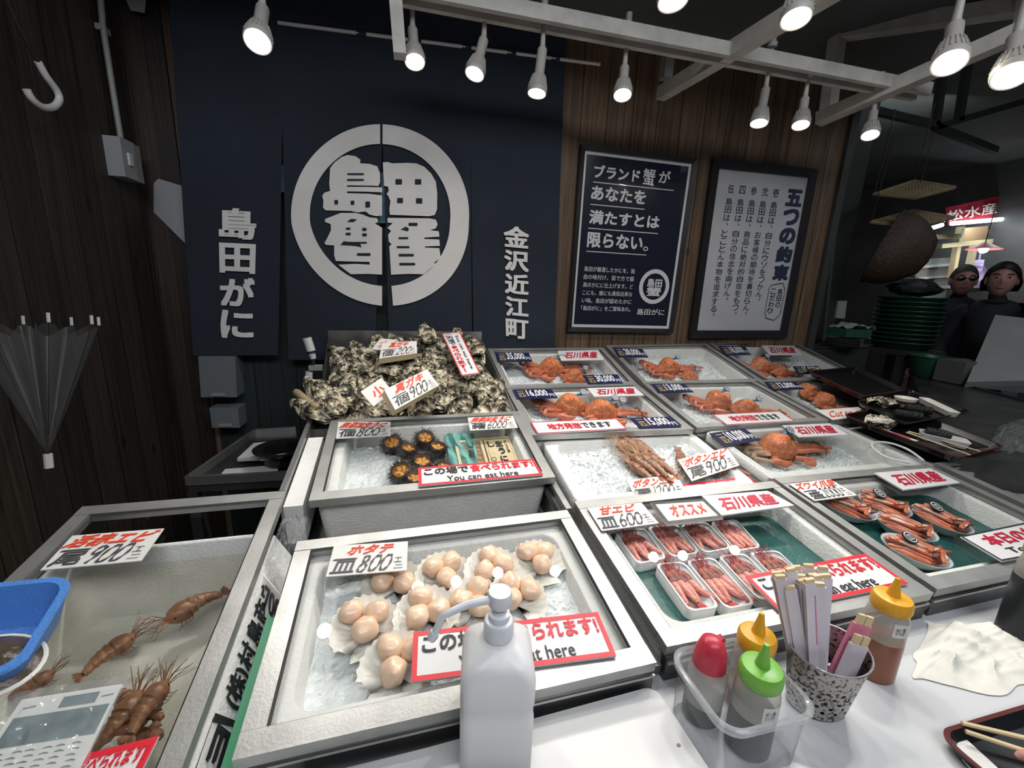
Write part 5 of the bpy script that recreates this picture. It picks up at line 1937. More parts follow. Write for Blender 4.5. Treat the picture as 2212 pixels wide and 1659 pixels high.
# lettering on the side of the prawn tank's box, seen along the gap
sd = TR['live']
sdq = lambda u, v: hit(u, v, DK(-.4005, 1, 0), EX)
sp = thing('box_side_label', 'white strip with black Japanese lettering along the side of the prawn tank', 'label', sdq(500, 1400))
q = [sdq(584, 1172), sdq(570, 1262), sdq(432, 1659), sdq(470, 1480)]
top0, top1 = DK(-.4005, 1.30, -.022), DK(-.4005, .30, -.022)
bot0, bot1 = DK(-.358, 1.30, -.080), DK(-.358, .30, -.080)
MB().prism([p - EX * .003 for p in (top0, top1, bot1, bot0)], [top0, top1, bot1, bot0]).build('strip', 'foam', sp, smooth=False)
qq = [top1, top0, bot0, bot1]
sn = (top0 - top1).cross(bot1 - top1).normalized()
sn = sn if sn.x > 0 else -sn
mb = MB()
fy = lambda y: (y - .30) / 1.0
for s_, y0, y1 in (('(株)', .77, .86), ('村', .865, .925), ('島', .935, .995), ('商', 1.0, 1.06), ('店', 1.065, 1.125)):
    letter(mb, qq, sn, (fy(y0), .2, fy(y1), .85), s_, .05)
letter(mb, qq, sn, (fy(.655), .3, fy(.725), .75), 'ヨ', .08)
for a, b in (((fy(.64), .16), (fy(.75), .16)), ((fy(.75), .16), (fy(.73), .9)), ((fy(.73), .9), (fy(.63), .9)), ((fy(.63), .9), (fy(.64), .16))):
    v, f_ = ribbon([a, b], .03)
    mb.add([bil(qq, *p) + sn * .001 for p in v], f_)
mb.build('lettering', 'black_ink', sp, smooth=False, merge=False)
# card standing in the gap, half hidden
gp = [DK(-.400, 1.14, -.028), DK(-.318, 1.02, -.02), DK(-.318, .96, -.055), DK(-.400, 1.06, -.06)]
sign('white card with bold black figures slipped in the gap beside the scallop box', sd, gp, texts=[('black_ink', [TT('1700', .05, .15, .95, .85, .05)])])


# ================================================================== right-hand trays, and food left on them
def serving_tray(label, q, lipm='red_lacquer', depth=.018, m='black_lacquer'):
    t = Tray(q)
    th = thing('serving_tray', label, 'tray', (t.q[2] + t.q[3]) / 2)
    L = lambda i, r, h: [t.P(x, y, h) for x, y in rr_loop(i, i, t.w - i, t.d - i, r)]
    mb = MB()
    tub(mb, [L(.010, .02, 0), L(.001, .024, depth), L(.0, .024, depth + .002), L(.004, .022, depth + .003), L(.006, .02, depth), L(.016, .014, .004)])
    mb.f.append(tuple(range(28)))
    mb.build('body', m, th, ang=30)
    mb = MB()
    lo = [L(-.0006, .024, depth + .0005), L(-.0006, .024, depth + .0032), L(.0048, .022, depth + .0034)]
    n = 28
    mb.add([p for l in lo for p in l], [(i * n + k, i * n + (k + 1) % n, (i + 1) * n + (k + 1) % n, (i + 1) * n + k) for i in range(2) for k in range(n)])
    mb.build('rim', lipm, th)
    return t


rt = TR['r2d']
hz = .012
tA = serving_tray('empty black lacquer tray at the back, right of the 12,000 box', [D(1846, 800, K(.95)), D(1955, 852, K(.95)), D(1862, 866, K(.95)), D(1742, 810, K(.95))])
tB = serving_tray('small black tray with an oyster, sushi rolls and a cup', [D(1960, 846, .035), D(2095, 896, .035), D(1950, 925, .035), D(1846, 874, .035)], 'frame_dark', .012)
tC = serving_tray('long black lacquer tray with chopsticks and a foam dish', [D(1935, 886, .014), D(2165, 976, .014), D(2062, 1002, .014), D(1815, 906, .014)])
tp = lambda u, v, h: tC.at(u, v, h)


def oyster_on(p, yaw, label, s=1.0, flesh=True):
    o = OY[1].put(frame3(p, spin(EX, EN, yaw), EN, s), label)
    o['group'] = ''
    del o['group']
    return o


oyster_on(tp(1897, 912, .02), 1.75, 'dark oyster shell on the long black tray holding a pale oyster', 1.2)
fl = MB().blob(tp(1900, 908, .036), .050, .020, .010, (spin(EX, EN, -.12), spin(EY, EN, -.12), EN), 20, 10, .35, 2.5, 4).build('oyster_meat', mat('oyster_meat', (.66, .62, .56), .25, 0, 60, .2))
tag(fl, 'pale shucked oyster meat glistening in its dark shell', 'oyster')
oyster_on(tB.at(1905, 868, .018), 1.2, 'gold edged oyster shell at the back of the small black tray', 1.0)
oyster_on(TR['r4c'].at(1757, 800, .018), 1.4, 'pale oyster shell lying on the far right price plate', .8)
cu = thing('soup_cup', 'cream cup with a red band on the small black tray', 'cup', tB.at(1950, 882, .006))
c = tB.at(1952, 880, .006)
MB().lathe([(.016, 0), (.026, .012), (.0335, .032), (.036, .040), (.034, .040), (.031, .032), (.020, .028), (0, .028)], c, Z, 30).build('body', 'shell_white', cu)
MB().lathe([(.0283, .016), (.0324, .028), (.0326, .028), (.0285, .016)], c, Z, 30, cap=False).build('band', 'red_lacquer', cu)
for k, (x, y, yaw) in enumerate([(1985, 884, -.5), (1962, 896, -.5)]):
    r_ = thing('sushi_roll', ('dark seaweed roll behind, on the small black tray', 'dark seaweed roll in front, on the small black tray')[k], 'sushi', tB.at(x, y, .006))
    d = spin(EX, EN, yaw)
    c = tB.at(x, y, .020)
    MB().tube([c - d * .042, c - d * .04, c + d * .04, c + d * .042], [.012, .015, .015, .012], 14).build('seaweed', mat('nori%d' % k, (.012, .016, .010), .5, 0, 90, .6, .8, 120), r_)
    MB().tube([c + d * .041, c + d * .044], [.011, .006], 12).build('rice_end', 'shell_white', r_)


def boat(label, a, b, tr_, w=.034, h=.02, m='white_plastic', h0=.006):
    pa, pb = tr_.at(*a, h0), tr_.at(*b, h0)
    d = (pb - pa)
    L_ = d.length
    d.normalize()
    s = tr_.n.cross(d)
    t = Tray([pa + s * w / 2, pb + s * w / 2, pb - s * w / 2, pa - s * w / 2])
    n = t.n
    lo = lambda i, r, hh: [t.P(x, y, hh) for x, y in rr_loop(i, i, t.w - i, t.d - i, r)]
    mb = MB()
    tub(mb, [lo(.006, .008, 0), lo(0, .011, h), lo(.0015, .011, h + .0008), lo(.003, .010, h), lo(.009, .006, .003)])
    mb.f.append(tuple(range(28)))
    return tag(mb.build('foam_dish', m), label, 'dish'), t


d1, t1 = boat('white foam dish holding a dark roll on the long black tray', (1982, 944), (2088, 968), tC, .05, .024)
d2, t2 = boat('cream foam dish behind the dark rolls on the small tray', (1990, 868), (2060, 902), tB, .045, .020, 'shell_white', .008)
r_ = thing('sushi_roll', 'dark green seaweed roll in the white foam dish', 'sushi', t1.P(.03, .025, .01))
c, d = t1.P(.045, .025, .028), (t1.q[2] - t1.q[3]).normalized()
MB().tube([c - d * .032, c - d * .03, c + d * .03, c + d * .032], [.010, .014, .014, .011], 14).build('seaweed', 'nori0', r_)
for k, (a, b) in enumerate((((1962, 932), (2118, 975)), ((1958, 934), (2096, 983)))):
    o = MB().tube([tC.at(*a, .012 + .004 * (1 - k)), tC.at(*b, .022)], [.0028, .0022], 6).build('chopstick', 'pale_wood')
    tag(o, ('used wooden chopstick on the long black tray, the upper of two', 'used wooden chopstick on the long black tray, the lower of two')[k], 'chopstick')
sl = [tC.at(*p, .012) for p in ((1878, 920), (1888, 920), (1985, 952), (1970, 954))]
o = thing('paper_sleeve', 'white and pink paper chopstick sleeve on the long black tray', 'sleeve', sl[3])
MB().slab(sl, tC.n, .0012).build('paper', 'card_paper', o, smooth=False)
MB().add([bil(sl, u, v) + tC.n * .0005 for u, v in ((0, .55), (1, .55), (1, .15), (0, .15))], [(0, 1, 2, 3)]).build('pink_print', mat('pink_print', (.62, .10, .16), .5), o, smooth=False)
# price plate and crumpled bag beyond the tray
t4 = TR['col4']
bk = Tray([DK(2.66, 1.85, -.02), DK(3.4, 1.85, -.02), DK(3.4, 1.34, -.02), DK(2.66, 1.34, -.02)])
foam('grey foam box under the 8,000 plate behind the long black tray', bk, (0, 0, 0, 0), (.03, .03, .03, .03), -.02, .12, .09, m='foam_box')
sign('navy plate reading 8,000 yen, half hidden behind the long black tray', bk, [(2028, 930), (2108, 922), (2140, 952), (2058, 962)], -.014, 'navy_plate', texts=[('white_plastic', [TT('8,000', .36, .14, .82, .88, .045), TT('円', .84, .14, .96, .46, .03)]), ('gold_print', [TT('一', .08, .74, .24, .80, .03), TT('匹', .09, .14, .26, .60, .03)])], name='price_plate')


BQ = [D(2155, 925), D(2330, 880), D(2360, 1010), D(2118, 992)]


def bagf(u, v):
    g = bil(BQ, u, v)
    e = math.sin(math.pi * u) ** .6 * math.sin(math.pi * v) ** .6
    return g + EN * (.070 * e + .022 * abs(noise.noise(Vector((u * 7, v * 7, 4)))) + .012 * noise.noise(Vector((u * 19, v * 19, 2))))


tag(MB().grid(bagf, 50, 40).build('plastic_bag', 'clear_vinyl', smooth=False), 'crumpled clear plastic bag at the right edge beyond the trays', 'bag')
hs = [D(x, y, .012) for x, y in ((1965, 1000), (1915, 990), (1884, 968), (1882, 958), (1900, 954), (1930, 958), (1965, 972), (1995, 995))]
pts = [Vector(p) for p in hs]
pts = [a.lerp(b, k / 4) for a, b in zip(pts, pts[1:]) for k in range(4)] + [pts[-1]]
for _ in range(3):
    pts = [pts[0]] + [(a + b * 2 + c) / 4 for a, b, c in zip(pts, pts[1:], pts[2:])] + [pts[-1]]
tag(MB().tube(pts, .0035, 8).build('air_hose', 'clear_bowl'), 'loop of clear hose between the ice box and the long black tray', 'hose')


# ================================================================== near counter
struct_c = thing('service_counter', 'white service counter running along the front of the boxes', 'counter', (1.0, .3, 0))
q = [Vector((-.30, .478, ZC)), Vector((.36, .488, ZC)), Vector((.362, .492, ZC)), Vector((2.2, .560, ZC)), Vector((2.2, -.15, ZC)), Vector((-.30, -.15, ZC))]
MB().prism([p - Z * .03 for p in q], q).build('top', 'counter_white', struct_c, smooth=False)
MB().box((.95, .15, .405), 2.4, .5, .81).build('body', 'steel_dark', struct_c, smooth=False)
bz = .862
o = thing('chopping_board', 'thick white board under the pump bottle, with a rounded corner', 'board', (.0, .2, ZC))
a, b, c2 = HZ(640, 1692, bz), HZ(1413, 1481, bz), HZ(1531, 1659, bz)
dx, dy = (b - a).normalized(), (c2 - b).normalized()
far = [a, b]
e = b + dy * .40
f_ = a + dy * .40
r = .018
crn = [b - dx * r * (1 - math.sin(t)) * 1 + dy * r * (1 - math.cos(t)) * 1 for t in (0, .4, .8, 1.2, 1.57)]
pl = [a] + crn + [e, f_]
MB().prism([p - Z * (bz - ZC) for p in pl], pl).build('slab', 'board_white', o, smooth=False)
tag(MB().lathe([(0, .0012), (.0022, .0008), (.0024, 0)], HZ(1466, 1610, bz), Z, 10, sx=1.3, cap=False).build('crumb', 'bamboo'), 'tiny brown crumb on the white board', 'crumb')

# pump bottle ---------------------------------------------------------
mat('bottle_white', (.70, .70, .71), .35, 0, 0, 0, 0, 1, Transmission_Weight=.0, Subsurface_Weight=.3, Subsurface_Radius=(.02, .02, .02))
mat('pump_white', (.62, .64, .68), .3)
pb = AT(1084, 1500, .505)
base = Vector((pb.x, pb.y + .03, bz))
bt = thing('pump_bottle', 'square white pump bottle with a long bent nozzle', 'bottle', base)
yawb = -.16
bx = Vector((math.cos(yawb), math.sin(yawb), 0))
by = Vector((-math.sin(yawb), math.cos(yawb), 0))


def sq(w, r, z, n=6):
    return [base + bx * x + by * y + Z * z for x, y in rr_loop(-w, -w, w, w, r, n)]


sh = HZ(1080, 1400, 0)
zs = AT(1100, 1395, .50).z - bz - .016       # shoulder height
hw = .0445
mb = MB()
tub(mb, [sq(hw - .004, .012, 0), sq(hw, .014, .004), sq(hw, .014, zs * .52), sq(hw - .0012, .013, zs * .55), sq(hw - .0012, .013, zs * .63), sq(hw, .014, zs * .66), sq(hw, .014, zs - .022), sq(hw - .003, .016, zs - .010), sq(hw - .010, .018, zs - .001), sq(.024, .023, zs + .008), sq(.0165, .0164, zs + .013), sq(.0165, .0164, zs + .026)])
mb.f.append(tuple(range(28)))
mb.build('body', 'bottle_white', bt, ang=60)
top = base + Z * (zs + .014)
MB().lathe([(.0185, 0), (.0185, .018), (.0165, .021), (.0130, .022), (.0130, .030), (.0095, .032), (.0095, .036)], top, Z, 28).build('collar', 'pump_white', bt)
MB().lathe([(.0052, .034), (.0060, .044)], top, Z, 16).build('stem', 'pump_white', bt)
hd = MB().lathe([(.0125, .041), (.0148, .046), (.0148, .057), (.0135, .060), (.0, .060)], top, Z, 26).build('pump_head', 'pump_white', bt)
h0 = top + Z * .051
nd = (AT(921, 1352, .50) - h0)
nd = Vector((-.97, .0, 0)) + Vector((0, -.10, 0))
n1 = h0 + nd * .066 + Z * (-.006)
n2 = n1 + nd * .014 - Z * .024
MB().tube([h0, h0 + nd * .04, n1 - nd * .004, n1 + nd * .004 - Z * .003, n2], [.0052, .0048, .0043, .0043, .0042], 12).tube([n2 - (n2 - n1) * .05, n2 + (n2 - n1) * .12, n2 + (n2 - n1) * .30], [.0056, .0060, .0052], 12).build('nozzle', 'pump_white', bt)

# clear condiment bin with three squeeze bottles -----------------------
glass('clear_tub', (.93, .94, .95), 1.42, .12, .07, (.72, .75, .77))
glass('squeeze', (.88, .87, .84), 1.4, .25, .42, (.66, .63, .56))
mat('soy', (.020, .024, .028), .35, Specular_IOR_Level=.3)
glass('clear_rim', (.90, .91, .92), 1.42, .12, .28, (.72, .75, .77))
mat('ponzu', (.24, .085, .05), .3)
mat('cap_red', (.50, .03, .06), .35)
mat('cap_yellow', (.70, .35, .02), .35)
mat('cap_green', (.16, .42, .05), .35)
P_ = lambda u, v, z: HZ(u, v, z)
zt = ZC + .092
cq = [P_(1446, 1412, zt), P_(1640, 1385, zt), P_(1738, 1528, zt), P_(1580, 1580, zt)]
ct = Tray(cq)
# square it up: the rim as a rectangle around the seen corners
cc = sum(cq, Vector()) / 4
ux = ((cq[1] - cq[0]) + (cq[2] - cq[3])).normalized()
uy = Z.cross(ux)
wv, dv = .142, .124
ct = Tray([cc - ux * wv / 2 + uy * dv / 2, cc + ux * wv / 2 + uy * dv / 2, cc + ux * wv / 2 - uy * dv / 2, cc - ux * wv / 2 - uy * dv / 2])
cd_ = thing('condiment_bin', 'clear plastic bin holding three squeeze bottles', 'container', cc - Z * .092)
L = lambda i, r_, hh: [ct.P(x, y, hh) for x, y in rr_loop(i, i, ct.w - i, ct.d - i, r_)]
mb = MB()
tub(mb, [L(.009, .02, -.091), L(.007, .022, -.088), L(.004, .025, -.006)])
mb.build('walls', 'clear_tub', cd_)
mb = MB()
lo = [L(.004, .025, -.008), L(-.001, .028, -.008), L(-.002, .029, 0), L(.001, .027, .002), L(.005, .025, 0), L(.0055, .0245, -.008)]
n = 28
mb.add([p for l in lo for p in l], [(i * n + k, i * n + (k + 1) % n, (i + 1) * n + (k + 1) % n, (i + 1) * n + k) for i in range(5) for k in range(n)])
mb.build('rim', 'clear_rim', cd_)


def squeeze(label, base, r, hb, cap, liquid, lv, style='cone', hcap=.018, lean=(0, 0), tape=None, nz=.034):
    t = thing('squeeze_bottle', label, 'bottle', base)
    ax = Vector((lean[0], lean[1], 1)).normalized()
    MB().lathe([(r, lv), (r, hb * .78), (r * .97, hb * .86), (r * .84, hb)], base, ax, 28, cap=False).build('body', 'squeeze', t)
    MB().lathe([(0, .0), (r - .003, 0), (r, .003), (r, lv), (0, lv)], base, ax, 28, cap=False).build('sauce', liquid, t)
    c = base + ax * hb
    if style == 'cone':
        cp = MB().lathe([(r * .90, -.004), (r * .95, 0), (r * .95, hcap * .75), (r * .86, hcap), (r * .55, hcap + .002), (0, hcap + .002)], c, ax, 44, ribs=1, ribd=-.02).build('cap', cap, t)
        MB().lathe([(.0095, hcap), (.0085, hcap + .006), (.0060, hcap + nz * .55), (.0030, hcap + nz), (0, hcap + nz)], c, ax, 16).build('nozzle', cap, cp)
    else:
        cp = MB().lathe([(r * .84, -.006), (r * .86, .004), (r * .80, .022), (r * .58, .038), (r * .32, .043), (0, .044)], c, ax, 28).build('cap', cap, t)
        MB().tube([c + ax * .036 + ux * r * .3, c + ax * .041 + ux * (r * .62)], [.0065, .0055], 12).build('spout_plug', cap, cp)
    if tape:
        z0, sx_, s_ = tape
        # paper label wrapped on the front of the bottle
        a0 = sx_
        f = lambda u, v, k=0.0005: base + ax * (z0 + .024 * v) + (Vector((math.cos(a0 + .95 * u), math.sin(a0 + .95 * u), 0))) * (r + k)
        lb = MB().grid(f, 10, 2).build('paper_label', 'card_paper', t)
        vs, fs, _ = glyphs(s_, .015)
        mb = MB()
        mb.add([f(.12 + .5 * x, .25 + .55 * y, .001) for x, y in vs], fs)
        mb.build('lettering', 'black_ink', lb, smooth=False, merge=False)
    return t


bz0 = ZC + .004
squeeze('squeeze bottle with a rounded red cap in the clear bin', Vector((.404, .416, ZC + .004)), .026, .088, 'cap_red', 'soy', .030, 'dome')
squeeze('yellow capped squeeze bottle at the back of the clear bin', Vector((.479, .416, ZC + .004)), .027, .108, 'cap_yellow', 'ponzu', .03)
squeeze('green capped squeeze bottle with dark sauce at the front of the clear bin', Vector((.4395, .3665, ZC + .004)), .028, .110, 'cap_green', 'soy', .062, tape=(.068, -2.05, 'ポン酢'))
yb = HZ(1908, 1470, ZC)
squeeze('yellow capped bottle of brown sauce standing behind the chopstick cup', yb + Vector((.0, .018, 0)), .0285, .128, 'cap_yellow', 'ponzu', .074, tape=(.092, -2.25, 'かに酢'), nz=.032)
db = HZ(2222, 1398, ZC)
squeeze('dark sauce bottle cut off by the right edge of the photo', db + Vector((.016, .02, 0)), .034, .17, 'cap_green', 'soy', .125)

# perforated cup of wrapped chopsticks ---------------------------------
cb_ = HZ(1783, 1548, ZC) + Vector((0, .018, 0))
cu = thing('chopstick_cup', 'oval spotted metal cup with round holes, full of wrapped chopsticks', 'cup', cb_)
CH = .105
axo = Vector((math.cos(-.35), math.sin(-.35), 0))
ayo = Vector((-axo.y, axo.x, 0))


def cup_pt(a, z, off=0.0):
    k = z / CH
    rx = .039 + .016 * k + off
    ry = .028 + .012 * k + off
    # the rim dips towards the visitor's side
    return cb_ + axo * rx * math.cos(a) + ayo * ry * math.sin(a) + Z * (z + (0.010 * k * k) * math.sin(a))


NU, NV = 30, 10
vs, fs = [], []
mb = MB()
for off in (0.0, -.0012):
    for j in range(NV):
        for i in range(NU):
            a0, a1 = 2 * math.pi * i / NU, 2 * math.pi * (i + 1) / NU
            z0, z1 = .004 + (CH - .004) * j / NV, .004 + (CH - .004) * (j + 1) / NV
            g = lambda u, v: cup_pt(a0 + (a1 - a0) * u, z0 + (z1 - z0) * v, off)
            if 1 <= j <= 5 and i % 2 == (j % 2):
                outer = [(0, 0), (.5, 0), (1, 0), (1, .5), (1, 1), (.5, 1), (0, 1), (0, .5)]
                inner = [(.5 + .34 * math.cos(t), .5 + .30 * math.sin(t)) for t in [math.radians(225 + 45 * k) for k in range(8)]]
                pts = [g(*p) for p in outer] + [g(*p) for p in inner]
                mb.add(pts, [(k, (k + 1) % 8, 8 + (k + 1) % 8, 8 + k) for k in range(8)])
            else:
                mb.add([g(0, 0), g(.5, 0), g(1, 0), g(1, .5), g(1, 1), g(.5, 1), g(0, 1), g(0, .5)], [tuple(range(8))])


def spotted():
    m = mat('spotted_metal', (.4, .38, .35), .32, .75)
    nt = m.node_tree
    N, L = nt.nodes.new, nt.links.new
    b = nt.nodes['Principled BSDF']
    tc = N('ShaderNodeTexCoord')
    n1 = N('ShaderNodeTexNoise')
    n1.inputs['Scale'].default_value = 190
    n1.inputs['Detail'].default_value = 5
    L(tc.outputs['Object'], n1.inputs['Vector'])
    r = N('ShaderNodeValToRGB')
    r.color_ramp.elements[0].position, r.color_ramp.elements[0].color = .38, (.04, .032, .026, 1)
    r.color_ramp.elements[1].position, r.color_ramp.elements[1].color = .50, (.40, .38, .35, 1)
    L(n1.outputs['Fac'], r.inputs[0])
    L(r.outputs[0], b.inputs['Base Color'])


spotted()
mb.build('wall', 'spotted_metal', cu, merge=True, recalc=False)
MB().tube([cup_pt(2 * math.pi * k / 40, CH) for k in range(41)], .0016, 6).build('rolled_rim', 'steel', cu)
MB().add([cup_pt(2 * math.pi * k / 40, .004) for k in range(40)], [tuple(range(40))]).build('bottom_plate', 'steel_dark', cu, smooth=False)
mat('sleeve_white', (.66, .60, .66), .6, 0, 14, .06)
mat('sleeve_pink', (.62, .20, .30), .6)
rnd = random.Random(4)
sp_ = [(-.030, .004), (-.030, -.006), (-.021, .012), (-.020, .001), (-.022, -.010), (-.010, .016), (-.009, .005), (-.011, -.006), (-.010, -.016), (.001, .017), (.002, .007), (.001, -.004), (.012, .014), (.011, .003), (-.001, -.015)]
for k, (x, y) in enumerate(sp_):
    b0 = cb_ + axo * x * .55 + ayo * y * .6 + Z * .006
    t0 = b0 + Z * (.212 + rnd.uniform(-.006, .010)) + axo * (x * 1.1 - .036) + ayo * (y * .5 + .012)
    if k == 4:
        t0 = t0 - Z * .018
    ax = (t0 - b0).normalized()
    t = thing('wrapped_chopsticks', 'x', 'chopsticks', b0)
    sx_ = spin(axo, Z, rnd.uniform(-.25, .25))
    sx_ = (sx_ - ax * ax.dot(sx_)).normalized()
    sy_ = ax.cross(sx_)
    L_ = (t0 - b0).length
    MB().box(b0 + ax * (L_ - .012) / 2, .0155, .0066, L_ - .012, (sx_, sy_, ax)).build('paper_sleeve', 'sleeve_white', t, smooth=False)
    MB().box(b0 + ax * (L_ - .016) + sy_ * 0, .0125, .0050, .020, (sx_, sy_, ax)).build('wood_end', 'pale_wood', t, smooth=False)
    if k in (8, 11):
        MB().box(b0 + ax * L_ * .68 - sy_ * .0033 + sx_ * .005, .0018, .0008, L_ * .36, (sx_, sy_, ax)).build('pink_edge', 'sleeve_pink', t, smooth=False)
    t['label'] = 'paper wrapped wooden chopsticks bunched in the spotted metal cup'
    t['group'] = 'wrapped chopsticks in the metal cup'
for k, (x, y, h_, lx, m, lab) in enumerate([(.034, .010, .150, .030, 'sleeve_pink', 'wrapped chopsticks with a red patterned sleeve leaning right in the cup'), (.034, -.012, .126, .022, 'sleeve_white', 'short wrapped chopsticks at the front right of the cup')]):
    b0 = cb_ + axo * x * .5 + ayo * y * .6 + Z * .006
    t0 = b0 + Z * h_ + axo * lx + ayo * .006
    ax = (t0 - b0).normalized()
    sx_ = (axo - ax * ax.dot(axo)).normalized()
    sy_ = ax.cross(sx_)
    t = thing('wrapped_chopsticks', lab, 'chopsticks', b0)
    L_ = (t0 - b0).length
    w_ = .026 if k == 0 else .024
    MB().box(b0 + ax * (L_ - .014) / 2, w_, .006, L_ - .014, (sx_, sy_, ax)).build('paper_sleeve', m, t, smooth=False)
    for sgn in (-1, 1):
        MB().box(b0 + ax * (L_ - .010) + sx_ * sgn * .0055, .0095, .0045, .022, (sx_, sy_, ax)).build('wood_end', 'pale_wood', t, smooth=False)

# towel ----------------------------------------------------------------
mat('towel', (.66, .65, .59), .9, 0, 30, .06, .15, 400)
tq = [HZ(1985, 1350, ZC), HZ(2300, 1330, ZC), HZ(2330, 1500, ZC), HZ(1975, 1468, ZC)]


def twf(u, v):
    p = bil(tq, u, v)
    e = min(1, min(u, 1 - u) * 7, min(v, 1 - v) * 7)
    ed = 4 * max(abs(u - .5), abs(v - .5)) ** 2
    p = p + Vector((.050 * noise.noise(Vector((v * 3.4, u * 2, 2))), .045 * noise.noise(Vector((u * 3.4, 3, v * 2))), 0)) * ed
    # long creases running across the cloth, with a heaped roll along its left side
    cu_ = u * .8 + v * .6 + .25 * noise.noise(Vector((u * 2, v * 2, 1)))
    cv_ = v * .8 - u * .6
    f1 = (1 - abs(noise.noise(Vector((cu_ * 4.2, cv_ * 1.3, 9))))) ** 4
    f2 = (1 - abs(noise.noise(Vector((cu_ * 3, cv_ * 9, 4))))) ** 5
    roll = math.exp(-((u - .22 - .12 * v) / .13) ** 2)
    h = .002 + e * (.010 * f1 + .003 * f2 + .013 * roll * (.6 + .4 * f1) + .008 * max(0, noise.noise(Vector((u * 3, v * 3, 6)))))
    return p + Z * max(.0015, h)


tw = MB().grid(twf, 70, 50)
tag(tw.build('towel', 'towel', ang=70), 'crumpled white towel on the counter at the right', 'towel')

# lacquer tray at the lower right corner ---------------------------------
fz = ZC + .0
fq = [HZ(2020, 1581, ZC + .018), HZ(2420, 1462, ZC + .018), HZ(2560, 1600, ZC + .018), HZ(2150, 1800, ZC + .018)]
a = fq[0]
ux2 = (fq[1] - fq[0]).normalized()
uy2 = Z.cross(ux2)
fr = serving_tray('black lacquer tray with a dull red rim at the lower right corner', [p - Z * .018 for p in (a, a + ux2 * .32, a + ux2 * .32 - uy2 * .22, a - uy2 * .22)], 'red_lacquer', .016)
for k, (p, q) in enumerate((((2078, 1562), (2260, 1606)), ((2086, 1580), (2240, 1632)))):
    o = MB().tube([HZ(*p, ZC + .024), HZ(*q, ZC + .026)], [.0030, .0036], 8).build('chopstick', 'pale_wood')
    tag(o, ('upper wooden chopstick lying across the corner tray', 'lower wooden chopstick lying across the corner tray')[k], 'chopstick')
sl = [HZ(*p, ZC + .008) for p in ((2042, 1597), (2078, 1588), (2190, 1690), (2140, 1710))]
tag(MB().slab(sl, Z, .0015).build('paper_sleeve', 'card_paper', smooth=False), 'flat white paper sleeve in the corner tray', 'sleeve')
# the visitor's fingertip over the corner tray
mat('skin', (.50, .25, .20), .5, 0, 60, .1, Subsurface_Weight=.2, Subsurface_Radius=(.01, .004, .002))
fg = HZ(2212, 1636, ZC + .03)
ps = thing('person', 'fingertip of a person reaching over the corner tray', 'person', fg)
MB().tube([fg + Vector((-.006, .004, -.003)), fg + Vector((-.002, .002, 0)), fg + Vector((.008, -.004, .004)), fg + Vector((.028, -.014, .012)), fg + Vector((.05, -.026, .018)), fg + Vector((.075, -.045, .022))], [.003, .0065, .0082, .0085, .0090, .0096], 14).build('finger', 'skin', ps)
MB().blob(fg + Vector((.002, .000, .0062)), .0055, .0045, .0015, seg=10, rings=6).build('fingernail', mat('nail', (.62, .38, .34), .3), ps)

# blue tray and wrapped leaflet on the prawn tank ------------------------
mat('blue_tray', (.085, .25, .66), .35, 0, 20, .06, .3, 300)
tv = TR['live']
q = [tv.at(-420, 1300, .055), tv.at(168, 1242, .055), tv.at(40, 1455, .055), tv.at(-560, 1530, .055)]
bt_ = Tray(q)
bt_.q[3] = bt_.q[2] + (bt_.q[0] - bt_.q[1])
bt_ = Tray(bt_.q)
tb_ = thing('blue_tray', 'blue plastic tray with a textured bottom, cut off at the left edge', 'tray', bt_.P(bt_.w / 2, 0, -.05))
L = lambda i, r_, hh: [bt_.P(x, y, hh) for x, y in rr_loop(i, i, bt_.w - i, bt_.d - i, r_)]
mb = MB()
tub(mb, [L(.020, .02, -.049), L(.003, .028, -.004), L(0, .03, -.002), L(.001, .03, .001), L(.010, .026, .001), L(.012, .025, -.003), L(.030, .016, -.044)])
mb.f.append(tuple(range(28)))
mb.build('body', 'blue_tray', tb_, ang=35)
mb = MB()
for i in range(24):
    for j in range(14):
        c = bt_.P(bt_.w - .038 - i * .0075, .038 + j * .0075 + (.0037 if i % 2 else 0), -.0437)
        if j * .0075 + .05 < bt_.d - .03:
            s = .0024
            mb.add([c + EX * s, c + EY * s, c - EX * s, c - EY * s, c + EN * .0016], [(0, 1, 4), (1, 2, 4), (2, 3, 4), (3, 0, 4)])
mb.build('dimples', 'blue_tray', tb_, smooth=False)
wv_ = thing('paua_shell', 'dark brown shell with a pale rim lying in the blue tray', 'shell', tv.at(5, 1440, .0))
ctr = tv.at(-30, 1435, .03)
dv_ = spin(EX, EN, -.4)
MB().grid(lambda u, v: ctr + (dv_ * math.cos(2 * math.pi * u) * .062 * v + spin(EY, EN, -.4) * math.sin(2 * math.pi * u) * .042 * v) + EN * (.024 * (1 - v * v) - .004 + .002 * noise.noise(Vector((u * 6, v * 4, 2)))), 30, 8, True).build('body', mat('shell_brown', (.07, .05, .035), .35, 0, 30, .5, .3, 60), wv_)
MB().tube([ctr + dv_ * math.cos(2 * math.pi * k / 30) * .063 + spin(EY, EN, -.4) * math.sin(2 * math.pi * k / 30) * .043 - EN * .005 for k in range(31)], .0028, 6).build('pale_rim', 'shell_white', wv_)
lq = [tv.at(22, 1503, .012), tv.at(284, 1462, .012), tv.at(172, 1690, .012), tv.at(-130, 1740, .012)]
lf = thing('wrapped_leaflet', 'printed white leaflet in a crinkled clear bag on the prawn tank', 'leaflet', tv.at(120, 1580, .004))
ip = [bil(lq, *p) - EN * .004 for p in ((.10, .96), (.93, .96), (.93, -.1), (.05, -.1))]
MB().slab(ip, EN, .003).build('sheet', 'card_paper', lf, smooth=False)
